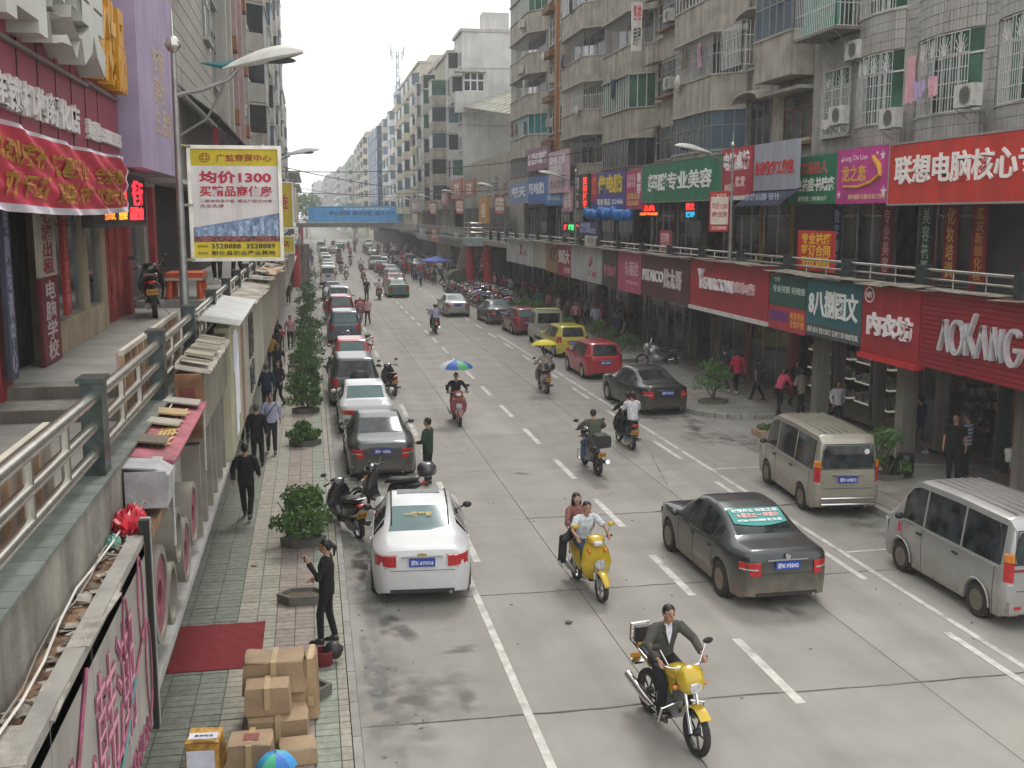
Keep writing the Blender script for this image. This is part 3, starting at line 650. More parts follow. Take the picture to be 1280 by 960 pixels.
# shop fronts, upper level (behind the rail) and ground level
def shopfront(t, x, y0, y1, z0, z1, side, style, colm=None):
 """one shop: reveal, interior behind glass or a roller shutter"""
 s = -1 if side == 'R' else 1; o = (s, 0)
 MB().bx(*sorted((x, x - s * 3.5)), y0, y1, z0, z0 + .02).build('shop_floor', conc_d, t, world=True)
 MB().bx(*sorted((x - s * 3.4, x - s * 3.5)), y0, y1, z0, z1).build('back_wall', mat('shop_back', (.13, .115, .095), .9, scale=1.5, var=.7), t, world=True)
 if style == 'shutter':
  f = MB(); n = int((z1 - z0) / .09)
  for k in range(n): f.bx(*sorted((x - s * .1, x - s * (.075 if k % 2 else .085))), y0 + .1, y1 - .1, z0 + k * .09, z0 + k * .09 + .08)
  f.build('roller_shutter', mat('shutter', (.1, .1, .1), .6, .3, scale=3, dirt=.2), t, world=True)
 elif style == 'glass':
  seg_frame(t, (x - s * .15, y0 + .1), (x - s * .15, y1 - .1), z0 + .05, z1 - .1, max(2, int((y1 - y0) / 1.1)), [.78], o, steel, glass)
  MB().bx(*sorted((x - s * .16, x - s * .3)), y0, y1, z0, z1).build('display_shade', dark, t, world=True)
 elif style == 'lit':
  for zz in (z0 + .4, z0 + 1.05, z0 + 1.7): MB().bx(*sorted((x - s * .6, x - s * .9)), y0 + .2, y1 - .2, zz, zz + .05).build('shelf', mat('lit_shelf', (.7, .68, .55), .6, emit=.25), t, world=True)
  b = MB()
  for zz in (z0 + .45, z0 + 1.1, z0 + 1.75):
   yy = y0 + .25
   while yy < y1 - .3: b.bx(*sorted((x - s * .62, x - s * .85)), yy, yy + .12, zz, zz + random.uniform(.15, .4)); yy += .2
  b.build('goods', mat('goods', (.35, .33, .3), .7, var=.6, scale=5), t, world=True, kind='stuff')
  seg_frame(t, (x - s * .15, y0 + .1), (x - s * .15, y0 + .5), z0 + .05, z1 - .1, 1, [], o, steel, glass)
 elif style == 'open':
  b = MB()
  for k in range(int((y1 - y0) * 3)):
   yy = random.uniform(y0 + .3, y1 - .4); zz = z0 + random.choice((.3, .8, 1.3, 1.7)); w_ = random.uniform(.15, .5); b.bx(*sorted((x - s * random.uniform(1.2, 2), x - s * 2.2)), yy, yy + w_, zz, zz + random.uniform(.2, .5))
  b.build('goods', mat('goods_dim', (.26, .2, .18), .8, var=.8, scale=4), t, world=True, kind='stuff')
  seg_frame(t, (x - s * .15, y0 + .1), (x - s * .15, y0 + .9), z0 + .05, z1 - .1, 1, [.8], o, steel, glass)
 MB().bx(*sorted((x, x - s * .3)), y0 - .12, y0 + .12, z0, z1).build('pillar', colm or conc_d, t, world=True)
base_r = thing('shop_row', 'two storey row of shops with a walkway on the right side of the street', 'building', (18.6, 50, .15))
XG = 16.9
redpil = mat('red_pillar', (.28, .03, .035), .5, var=.2, dirt=.2)
yl = [11, 15, 19.6, 23.6, 27, 30.4, 33, 36.5, 40.5, 43.8, 47.1, 50.9, 53.7, 57, 60.5, 63.8, 67.2, 70.7, 75, 79, 83, 87, 91, 95]
stl = ['open', 'open', 'open', 'open', 'open', 'lit', 'lit', 'glass', 'glass', 'open', 'glass', 'glass', 'open', 'glass', 'open', 'glass', 'open', 'open', 'open', 'open', 'open', 'open', 'open']
for y0, y1, st in zip(yl, yl[1:], stl): shopfront(base_r, XG, y0, y1, .16, 3.2, 'R', st, redpil if int(y0) in (23, 36, 40) else conc_d)
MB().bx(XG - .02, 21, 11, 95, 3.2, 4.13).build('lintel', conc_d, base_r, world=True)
yu = [11, 15, 20, 23, 26, 28.4, 30.6, 33.2, 36.6, 40.5, 43.5, 47, 50.5, 54.5, 58, 62, 66, 70, 74, 78, 82, 86, 90, 94]
stu = ['shutter', 'glass', 'shutter', 'glass', 'shutter', 'glass', 'open', 'glass', 'shutter', 'glass', 'glass', 'open', 'glass', 'glass', 'open', 'glass', 'glass', 'open', 'glass', 'glass', 'open', 'glass', 'glass']
ocp = mat('ochre_pillar', (.36, .22, .06), .6, dirt=.2)
for i, (y0, y1, st) in enumerate(zip(yu, yu[1:], stu)): shopfront(base_r, 18.6, y0, y1, 4.46, 7.3, 'R', st, (redpil if i < 7 else (ocp if i in (8, 9, 10, 11) else conc_d)))
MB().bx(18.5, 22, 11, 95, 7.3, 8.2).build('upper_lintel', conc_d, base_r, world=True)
for y0 in (21, 26, 31): MB().bx(XG - 1.6, XG - 1.2, y0, y0 + .4, .16, 4.13).build('column', conc_d, base_r, world=True)
# vertical banners on the upper fronts
for i, (yy, c, tc_, s_, l) in enumerate(((29.0, '8a1a22', 'd8b060', '化妆培训', 'dark red vertical banner with gold characters beside the upper shutter'), (27.6, '8a1520', 'c89040', '盘发新娘化妆', 'narrow red vertical banner right of the gold lettered one'), (25.0, 'a82434', 'e8c8c0', '电脑维修组装', 'bright red vertical banner with pale characters near the upper glass door'), (24.3, '98202e', 'd8b0b0', '办公耗材打印', 'second bright red banner next to the upper glass door'), (36.0, '1c2444', '9aa4c8', '数字印务', 'dark blue vertical banner behind the railing below the grey sign'), (30.3, '12302c', 'a8c4b0', '美容祛斑', 'dark green vertical banner behind the railing'), (22.3, '9c1c28', 'e0b080', '品牌电脑', 'red vertical banner at the right end of the upper walkway'), (32.6, '7c1420', 'd8a0a0', '专业美容', 'maroon vertical banner left of the orange notice board'))):
 x = '\n'.join(s_); sign('R', 18.25, yy - .33, yy + .33, 4.7, 6.95, c, [(x, tc_, .2, .8, .05, .95)], l, th=.04, name='vertical_banner', group=None)
# ================================================================ RIGHT SIDE SIGNS
U = 17.0
def star(t, w, h, F, cx, cy, r, col, n=5):
 p = []
 for k in range(2 * n):
  a = math.pi * k / n + math.pi / 2; q = r if k % 2 == 0 else r * .4; p.append((cx + q * math.cos(a), cy + q * math.sin(a)))
 b = MB(); m_ = len(p); b.add([(x, y, .003) for x, y in p] + [(cx, cy, .006)], [(i, (i + 1) % m_, m_) for i in range(m_)]); fmb(b, F).build('star', mat('lettering_' + col, C(col), .45), t)
def ex_lenovo(t, w, h, F):
 b = MB(); x0, x1, y0, y1 = w * .5 - 2.75, w * .5 - .02, -h / 2 + .02, -h / 2 + .5
 b.add([(x0, y0, .004), (x1, y0, .004), (x1, y1, .004), (x0 + .4, y1, .004), (x0, y0, .012), (x1, y0, .012), (x1, y1, .012), (x0 + .4, y1, .012)], [(4, 5, 6, 7), (0, 4, 7, 3), (3, 7, 6, 2)]); fmb(b, F).build('white_strip', mat('sign_white', C('d8d8d4'), .5), t)
 text_on(t, '精品电脑', mat('lettering_202830', C('202830'), .5), x0 + .55, x1 - .3, y0 + .07, y1 - .07, .013, .006, .03, F=F)
sign('R', U - .35, 20.0, 29.75, 6.95, 8.62, 'c8382c', [('联想电脑核心专卖', 'f4f0ea', .035, .80, .32, .80, .04, .02)], 'long bright red sign in white characters for computers, largest of the upper row', frame=alu, extra=ex_lenovo)
def ex_pink(t, w, h, F):
 for x, y, r in ((w * .38, h * .33, .17), (w * .42, -h * .3, .2), (-w * .44, -h * .33, .15), (-w * .4, h * .3, .09), (w * .28, h * .38, .08)): star(t, w, h, F, x, y, r, 'f0d8e4')
 b = MB(); pts = [(-w * .35, -h * .18, .02), (-w * .05, -h * .2, .02), (w * .2, -h * .12, .02), (w * .36, h * .0, .02), (w * .34, h * .15, .02), (w * .22, h * .32, .02)]; b.tube(pts, [.03, .05, .06, .08, .1, .07], 6); fmb(b, F).build('gold_swirl', mat('lettering_d8a83c', C('d8a83c'), .45), t, smooth=60)
sign('R', U - .35, 29.78, 33.0, 6.98, 8.66, 'c43c90', [('龙之恋', 'e0b040', .1, .58, .4, .7, .01, .02), ('Long Zhi Lian', 'f0c8d8', .12, .6, .76, .88, .006, .01), ('婚纱摄影·礼服·彩妆工作室', 'f0d890', .25, .95, .08, .17, .004, .005)], 'magenta sign with gold characters and swirl between green and red signs', extra=ex_pink)
sign('R', U - .3, 33.03, 36.7, 7.0, 8.6, '1c6c4c', [('智丽佳人', 'c86058', .25, .8, .62, .88, .01, .03), ('专业祛痘·祛暗疮', 'f0f0e8', .06, .94, .26, .55, .01, .02), ('服务热线：13973851317', 'f0f0e8', .22, .8, .06, .17, .004, .01)], 'green beauty sign with red heading and two rows of white writing', mbase=mat('green_cloth_sign', C('1c7250'), .7, scale=2, var=.15))
sign('R', U - .2, 36.75, 40.45, 7.55, 9.3, 'a0a4ae', [('朱砂数字工作室', 'c82830', .04, .96, .32, .62, .02, .03)], 'plain grey sign board with red characters under the barred windows')
for k in range(1):
 t = thing('shop_awning', 'dark blue fabric awning hanging under the grey sign', 'awning', (15.9, 36.4, 7.5)); b = MB(); n = 12
 for i in range(n):
  y0, y1 = -1.85 + 3.7 * i / n, -1.85 + 3.7 * (i + 1) / n; s_ = .06 if i % 2 else 0
  b.add([(.3, y0, .05), (.3, y1, .05), (-.55 - s_, y1, -.55), (-.55 - s_, y0, -.55)], [(0, 1, 2, 3)]); b.add([(.3, y0, .03), (.3, y1, .03), (-.53 - s_, y1, -.57), (-.53 - s_, y0, -.57)], [(3, 2, 1, 0)])
 b.build('canopy', mat('navy_cloth', C('2a3048'), .8, scale=3), t)
 text_on(t, '影楼后期 设计', mat('lettering_b0b8d0', C('b0b8d0'), .5), -1.5, 1.5, -.36, -.12, .32, .01, .02, F=RIGHT_F)
def ex_whitestrip(t, w, h, F): fmb(MB().bx(-w / 2, w / 2, -h / 2 - .16, -h / 2 - .002, -.06, .03), F).build('white_strip', mat('sign_white', C('d8d8d4'), .5), t)
sign('R', U - .3, 40.6, 43.45, 7.4, 9.3, 'b43440', [('电脑桌椅', 'f4f0f0', .04, .98, .52, .92, .01, .04), ('批发', 'f0d8d0', .5, .85, .18, .4, .01, .02), ('办公家具', 'f0d8d0', .1, .45, .1, .26, .01, .01)], 'red sign with white characters for computer desks beside the lamp post', extra=ex_whitestrip)
sign('R', U - .3, 43.55, 54.6, 7.3, 9.12, '1e7a54', [('超群专业美容', 'f6f4f0', .09, .90, .28, .74, .03, .02)], 'long green sign with six white brushed characters, longest green board', frame=greyst)
sign('R', U - .3, 54.7, 57.6, 6.95, 9.0, 'b83468', [('名家名品\n服饰专卖', 'e8b8c8', .1, .62, .55, .9), ('全场五折\n3526688', 'e8c070', .08, .92, .1, .42), ('美\n容', 'f0e8f0', .7, .95, .4, .92, .01, .03)], 'narrow crimson pink sign with yellow writing left of the long green sign')
def ex_arch(t, w, h, F): fmb(MB().bx(-w / 2, -w / 2 + w * .18, -h / 2 + .45, h / 2, .001, .006), F).build('red_panel', mat('sign_b82c50', C('b82c50'), .5), t)
sign('R', U - .3, 57.75, 65.0, 7.0, 9.1, '4c4a98', [('世', 'e86820', .03, .16, .42, .92, .02, .05), ('佳电脑', 'e8c830', .22, .93, .4, .92, .02, .05), ('联想 精品 3524466', 'f0f0f0', .2, .95, .1, .28)], 'violet blue sign with large yellow characters above blue balloons', extra=ex_arch)
for k in range(11):
 pass
def balloons(name, label, c0, c1, n, m, r=.2, group=None):
 t = thing(name, label, 'balloons', c0); d = Vector(c1) - Vector(c0)
 for k in range(n):
  p = d * (k / (n - 1)); b = MB().ell((p.x + random.uniform(-.1, .1), p.y, p.z - .12 * math.sin(math.pi * ((k * 3) % n) / n) + random.uniform(-.08, .08)), (r, r, r * 1.15), 10, 7); b.build('balloon', m if not isinstance(m, list) else m[k % len(m)], t, smooth=60)
balloons('balloon_garland', 'garland of blue balloons hanging under the violet blue sign', (15.75, 61.4, 6.8), (15.75, 53.6, 6.75), 17, mat('blue_balloon', C('2a70b8'), .25), .27)
# LED strip and tall signs
def led(side, x, y0, y1, z0, z1, texts, label, g=None): return sign(side, x, y0, y1, z0, z1, '101014', texts, label, th=.12, name='led_sign', group=g, frame=blackm)
led('R', U - .4, 65.3, 69.0, 7.0, 9.1, [('明\n部\n广\n告', 'c8c8c8', .06, .36, .05, .95, .01, .03), ('复\n印\n打\n字', 'e83020', .62, .92, .05, .95, .01, .03, 1.2)], 'black vertical LED sign with white and glowing red characters')
led('R', 15.6, 61.8, 67.2, 5.62, 6.2, [('红', 'e82830', .05, .22, .2, .85, .01, .04, 1.5), ('红双', '30d060', .28, .55, .2, .85, .01, .04, 1.5), ('广告', 'e84040', .6, .92, .2, .85, .01, .04, 1.5)], 'long LED strip sign with glowing green and red characters on the railing')
led('R', 16.2, 49.8, 53.0, 6.6, 7.15, [('名典', 'f03020', .2, .8, .42, .95, .01, .05, 1.6), ('品牌专卖店', 'f07030', .05, .95, .06, .32, .01, .03, 1.4)], 'black LED sign with two glowing red characters below the long green sign')
led('R', 16.2, 44.6, 46.2, 6.5, 7.2, [('图文', 'f03030', .12, .8, .5, .95, .01, .05, 1.4), ('快印', '30a0c0', .1, .8, .06, .42, .01, .04, 1.2)], 'small black LED sign with red over blue characters beside the hanging poster')
sign('R', U - .5, 70.5, 76.3, 8.15, 10.95, 'c8a8b4', [('新娘之家\n皮草行', 'f4f0f2', .1, .9, .45, .92), ('女人世界', '504860', .1, .9, .1, .32)], 'tall pale pink sign board rising above the blue signs')
sign('R', U - .35, 69.6, 72.5, 6.9, 8.5, 'b89098', [('诚信\n通讯', 'e8e0e0', .15, .85, .15, .85)], 'small faded pink sign next to the black LED sign')
sign('R', U - .4, 76.9, 84.5, 9.95, 11.6, '8c5878', [('新世纪家装', 'f0e4ec', .05, .95, .25, .8, .02, .04)], 'mauve sign with white characters above the blue ones')
sign('R', U - .3, 72.6, 78.3, 7.35, 9.5, '3a80c0', [('移动通信', 'd0e8f4', .15, .85, .15, .34), ('中', 'f0f4f4', .4, .62, .45, .88)], 'light blue sign with a single white emblem character')
sign('R', U - .3, 78.4, 84.6, 7.5, 9.5, '3c68b0', [('阳电脑', 'e8ecf4', .05, .95, .35, .8, .01, .03)], 'mid blue sign with white characters next to the light blue sign')
sign('R', U - .3, 84.8, 92.6, 7.6, 9.3, '7c90b8', [('联天', 'e8ecf4', .1, .9, .3, .8, .01, .03)], 'pale greyish blue sign at the far end of the blue signs')
# signs at the lower level
XL = 14.5
def low(y0, y1, z0, z1, col, texts, label, **k): return sign('R', k.pop('X', XL), y0, y1, z0, z1, col, texts, label, th=.22, **k)
def ex_nyf(t, w, h, F):
 b = MB(); cx, cy = -w * .37, h * .36
 for r0, r1, nm, mm in ((.17, .21, 'emblem_ring', mat('lettering_f0e8e8', C('f0e8e8'), .5)),):
  vs = []; n = 24
  for k in range(n):
   a = 2 * math.pi * k / n
   for r in (r0, r1): vs.append((cx + r * 1.25 * math.cos(a), cy + r * math.sin(a), .01))
  b.add(vs, [(2 * k, 2 * k + 1, (2 * k + 3) % (2 * n), (2 * k + 2) % (2 * n)) for k in range(n)]); fmb(b, F).build(nm, mm, t)
 text_on(t, 'NSY', mat('lettering_f0e8e8', C('f0e8e8'), .5), cx - .16, cx + .16, cy - .08, cy + .08, .004, .008, .04, F=F)
 fmb(MB().bx(-w / 2, w / 2, -h / 2 - .14, -h / 2 - .002, -.2, .1), F).build('lower_lip', mat('sign_c02c30', C('c02c30'), .5), t)
ribm = mat('ribbed_red', C('98202c'), .5, scale=2, var=.12, streak=.15)
def ex_ribs(t, w, h, F, col=None):
 b = MB(); n = int(h / .11)
 for k in range(n): b.bx(-w / 2 + .01, w / 2 - .01, -h / 2 + k * h / n + .012, -h / 2 + (k + 1) * h / n - .012, .0, .012)
 fmb(b, F).build('cladding_strip', ribm, t, kind='stuff')
def ex_aok(t, w, h, F):
 ex_ribs(t, w, h, F)
 m = mat('silver_letters', (.72, .72, .74), .3, .3); me = mat('letter_edge', C('6c5080'), .5)
 # letters A O K A N G drawn as strokes, an A without its bar
 def stroke(pts, x):
  b = MB()
  for (a, c) in pts:
   a, c = Vector(a), Vector(c); d = (c - a).normalized(); n = Vector((-d.y, d.x)) * .045
   q = [a - n, a + n, c + n, c - n]; b.add([(x + p.x * .84, p.y, z) for z in (.02, .13) for p in q], [(0, 1, 2, 3), (7, 6, 5, 4), (0, 4, 5, 1), (1, 5, 6, 2), (2, 6, 7, 3), (3, 7, 4, 0)])
  fmb(b, F).build('letter', m, t)
 H = .72; x0 = -w / 2 + .95; y0 = -.42
 A = [((0, y0), (.28, y0 + H)), ((.22, y0 + H), (.5, y0))]; circ = lambda a0, a1, n=14: [((.32 + .3 * math.cos(R(a0 + (a1 - a0) * i / n)), y0 + H / 2 + .37 * math.sin(R(a0 + (a1 - a0) * i / n))), (.32 + .3 * math.cos(R(a0 + (a1 - a0) * (i + 1) / n)), y0 + H / 2 + .37 * math.sin(R(a0 + (a1 - a0) * (i + 1) / n)))) for i in range(n)]
 stroke(A, x0); stroke(circ(0, 360), x0 + .5 * .84); stroke([((.05, y0), (.05, y0 + H)), ((.08, y0 + .34), (.42, y0 + .95)), ((.16, y0 + .42), (.5, y0))], x0 + 1.22 * .84); stroke(A, x0 + 1.72 * .84)
 stroke([((.05, y0), (.05, y0 + H)), ((.05, y0 + H), (.42, y0)), ((.42, y0), (.42, y0 + H))], x0 + 2.35 * .84); stroke(circ(45, 350) + [((.36, y0 + .32), (.66, y0 + .32))], x0 + 2.95 * .84)
low(16.5, 24.05, 3.0, 4.84, '8e1e2a', [], 'wide dark red ribbed sign with big silver Latin letters at the lower right', extra=ex_aok, mbase=mat('sign_dark_red', C('721823'), .6))
low(24.1, 26.95, 3.0, 4.8, 'a02028', [('内衣坊', 'f4f0ee', .13, .9, .28, .62, .06, .035)], 'red sign with three thick white characters and a small oval emblem', extra=ex_nyf)
def ex_8(t, w, h, F): fmb(MB().bx(-w / 2, w / 2, -h / 2, -h / 2 + .36, .001, .01), F).build('grey_strip', mat('sign_4a5250', C('4a5250'), .6), t); text_on(t, '名片设计 图文装订 各类复印 喷绘写真', mat('lettering_d8d8d0', C('d8d8d0'), .5), -w * .46, w * .47, -h / 2 + .1, -h / 2 + .27, .011, .004, .02, F=F)
low(27.0, 30.3, 3.12, 4.76, '2c6870', [('8八捌图文', 'f0f2ee', .06, .95, .36, .84, .03, .015)], 'teal sign with slanting white characters over a grey strip', extra=ex_8)
low(30.35, 33.0, 3.82, 4.78, '24584c', [('专业祛斑 祛暗疮', 'c8d8d0', .1, .98, .42, .66), ('一生美容', 'c8d8d0', .1, .3, .78, .92)], 'small dark green sign with faint white writing over a red one')
low(30.35, 33.0, 3.05, 3.8, 'b83444', [('祛斑·祛痘', '5048a0', .04, .56, .35, .8, .01, .04), ('美容美体\n全套护理', 'e8a040', .6, .97, .2, .85)], 'red poster sign with blue characters beneath the small green sign')
def ex_year(t, w, h, F):
 fmb(MB().bx(-w / 2, w / 2, -h / 2 - .14, -h / 2 - .002, -.2, .06), F).build('white_strip', mat('sign_white', C('d8d8d4'), .5), t)
low(33.1, 40.5, 3.2, 5.0, 'ae2430', [('Y', 'f0eeee', .14, .215, .4, .8, .1, .015), ('EARCON', 'f0eeee', .225, .60, .4, .64, .1, .015), ('意尔康', 'e8c8c8', .62, .86, .42, .64, .08, .03)], 'bright red shoe shop sign with white raised Latin letters and characters', extra=ex_year, frame=None)
low(40.6, 46.95, 3.14, 4.9, '5c2830', [('PITAICO', 'f0f0f0', .05, .5, .38, .66, .05, .015), ('比太哥', 'd8d0d0', .52, .86, .28, .74, .05, .02)], 'brown maroon sign with white raised letters and characters')
low(47.0, 50.75, 3.1, 4.95, 'c0507c', [('佰丽丝', 'e8c8d8', .32, .9, .42, .78), ('时尚内衣', 'e0a8c0', .4, .9, .2, .3)], 'pink square sign with thin pale characters')
low(50.9, 53.6, 3.15, 4.85, '38302c', [('湘鱼村', 'b87088', .1, .95, .3, .62, .02, .04)], 'dark brown sign with dim pink characters between white and pink signs')
def ex_swan(t, w, h, F):
 for a, c in (((-.1, .12), (.25, .28)), ((.05, .2), (.3, -.05)), ((-.15, -.05), (.2, .12))): b = MB(); b.ell((w * .18 + a[0], a[1] + .1, .03), (.28, .09, .03), 10, 6, rot=Matrix.Rotation(math.atan2(c[1] - a[1], c[0] - a[0]), 3, 'Z')); fmb(b, F).build('emblem_stroke', mat('lettering_c04850', C('c04850'), .45), t)
low(53.7, 60.4, 3.15, 4.92, 'b8bcbc', [('天鹅', 'b86068', .56, .84, .16, .34)], 'pale grey sign with a small red emblem and characters', extra=ex_swan)
low(60.5, 63.75, 3.15, 4.95, '9c2834', [('安根大', 'f0e8e8', .08, .92, .4, .85, .02, .03), ('连锁', 'e8c0c0', .5, .95, .1, .3)], 'red sign with white characters left of the pale grey sign')
low(63.85, 67.2, 3.2, 5.0, '9a7448', [('KY', '5c3420', .4, .9, .4, .85, .03, .03)], 'tan coloured sign with two dark letters')
low(67.3, 70.7, 3.3, 5.0, 'b4b4a4', [('四季', '9aa090', .2, .8, .4, .7)], 'faded cream sign with barely readable characters')
low(70.8, 81, 3.3, 5.0, 'b8bcbc', [('X', 'a83038', .5, .6, .35, .8, .03, .05), ('派', '786068', .62, .75, .35, .6)], 'long white sign with a red letter farthest along the lower row', frame=greyst)
# litter and tin covers along the top of the lower signs
for i, (y0, y1, x) in enumerate(((16.5, 24, 14.3), (24.1, 27, 14.35), (27, 33, 14.35), (33, 40.6, 14.3), (40.6, 47, 14.3), (47, 60, 14.3), (60, 81, 14.3))):
 b = MB(); yy = y0
 while yy < y1:
  q = min(y1, yy + random.uniform(.9, 1.6)); b.ob((14.55, (yy + q) / 2, 5.0 + random.uniform(-.05, .03) - (.12 if y0 < 33 else 0)), (.62, q - yy + .04, .018), (random.uniform(-2, 2), random.uniform(-4, 2), random.uniform(-3, 3))); yy = q
 o = b.build('tin_cover', tin, None, loc=(0, 0, 0)); tag(o, ['buckled tin sheets over the dark red ribbed sign', 'bent dark tin sheet over the three character sign', 'tin sheets over the teal and green signs', 'tin sheets over the red shoe shop sign', 'tin sheets over the maroon sign', 'tin sheets over the pink and grey signs', 'tin sheets over the long white sign'][i], 'tin sheet')
# lower lying posters, notices
b = sign('R', 15.5, 30.7, 33.2, 4.9, 6.15, 'c8281e', [('专业祛斑\n签订合同\n无效退款', 'f0c030', .1, .92, .08, .94, .006, .03)], 'orange red notice board with yellow writing standing behind the railing', th=.05, name='notice_board')
for k in range(1):
 t = sign('R', 15.0, 44.4, 46.0, 4.9, 6.0, 'a03848', [('招聘\n启事', 'e8b8c0', .15, .85, .1, .9)], 'dark pink notice leaning behind the railing near the lamp post', th=.04, name='notice_board')
sign('R', 14.85, 56.0, 60.0, 5.6, 6.3, '34366c', [('金色摇篮\n幼儿早教记忆', 'b0b8e0', .08, .92, .12, .9)], 'dark blue board with two rows of pale writing on the railing', th=.05, name='notice_board')
sign('R', 14.84, 56.1, 58.6, 5.0, 5.55, 'c8ccd0', [('风景', 'a08860', .2, .8, .2, .8)], 'pale poster hanging under the dark blue board on the railing', th=.03, name='poster')
for yy, z, l in ((37.6, 6.05, 'red and cream poster banner hanging from the nearest right lamp post'), (84.1, 6.75, 'red and cream poster banner hanging from a farther lamp post'), (107.1, 6.8, 'red and cream poster banner past the stair landing'), (131, 6.8, 'red poster banner on the most distant lamp post')):
 t = sign('F', yy, 14.12, 14.86, z, z + 1.42, 'b83038', [('广益商贸', 'f0c0b0', .15, .85, .86, .95), ('均价1300', 'b83038', .12, .9, .55, .72, .012), ('商住房', 'b83038', .12, .9, .36, .5, .012), ('3528888', 'f0d0c0', .12, .88, .05, .13)], l, th=.03, name='poster_banner')
 fmb(MB().bx(-.33, .33, -.46, .52, .001, .01), FRONT_F).build('cream_field', mat('sign_cream', C('d8d0c0'), .6), t)
# street lamps (slim pole, curved arm, oval head with a teal fin)
def lamp(loc, side, label, h=4.7, arm=2.0, g='street lamps'):
 t = thing('street_lamp', label, 'street lamp', loc, 0, g); s = side
 MB().tube([(0, 0, 0), (0, 0, 1.5), (0, 0, h)], [.07, .055, .035], 10).build('pole', greyst, t, smooth=60)
 b = MB(); b.lathe([(.02, h), (.06, h + .02), (.11, h + .1), (.06, h + .2), (.02, h + .22), (.012, h + .5), (.002, h + .6)], n=12); b.build('finial', steel, t, smooth=60)
 zb = h - .55
 MB().tube([(0, 0, zb), (s * .35, 0, zb + .08), (s * .7, 0, zb + .22), (s * arm * .55, 0, zb + .36)], .03, 8).build('arm', greyst, t, smooth=60)
 MB().tube([(0, 0, zb - .55), (s * .4, 0, zb - .3), (s * .65, 0, zb + .16)], .018, 6).build('brace', greyst, t, smooth=60)
 hd = MB(); rs = []; x0 = s * arm * .42
 for k in range(11):
  u = k / 10; w = .2 * math.sin(math.pi * min(1, (u * .9 + .06))) ** .6 * (.55 + .65 * u); hh = .15 * math.sin(math.pi * min(1, u * .92 + .05)) ** .7 * (.6 + .9 * u); x = x0 + s * u * arm * .72; z = zb + .36 + .24 * u
  rs.append([(x, w * math.cos(a), z + (hh * math.sin(a) if math.sin(a) > 0 else hh * .25 * math.sin(a))) for a in (2 * math.pi * q / 12 for q in range(12))])
 hd.rings(rs if s > 0 else rs[::-1]).build('lamp_head', mat('lamp_white', (.62, .62, .57), .4, scale=5), t, smooth=60)
 MB().tube([(x0 + s * .42, 0, zb + .52), (x0, 0, zb + .4), (x0 - s * .28, 0, zb + .43)], [.02, .05, .008], 6).build('tail_fin', mat('lamp_teal', (.02, .16, .17), .4), t, smooth=60)
 MB().ell((x0 + s * arm * .46, 0, zb + .49), (.3, .1, .05), 10, 6).build('lens', glass, t, smooth=60)
 return t
for y, l in ((37.5, 'nearest right street lamp rising behind the walkway rail with a red poster'), (61, 'second right street lamp behind the walkway rail'), (84, 'third right street lamp behind the walkway rail'), (107, 'fourth right lamp just past the stair landing'), (131, 'fifth right lamp head past the stairs'), (154, 'sixth right lamp head far along the street'), (178, 'seventh right lamp near the blue footbridge banner')): lamp((14.9, y, 4.45), -1, l, h=4.55, arm=1.9)
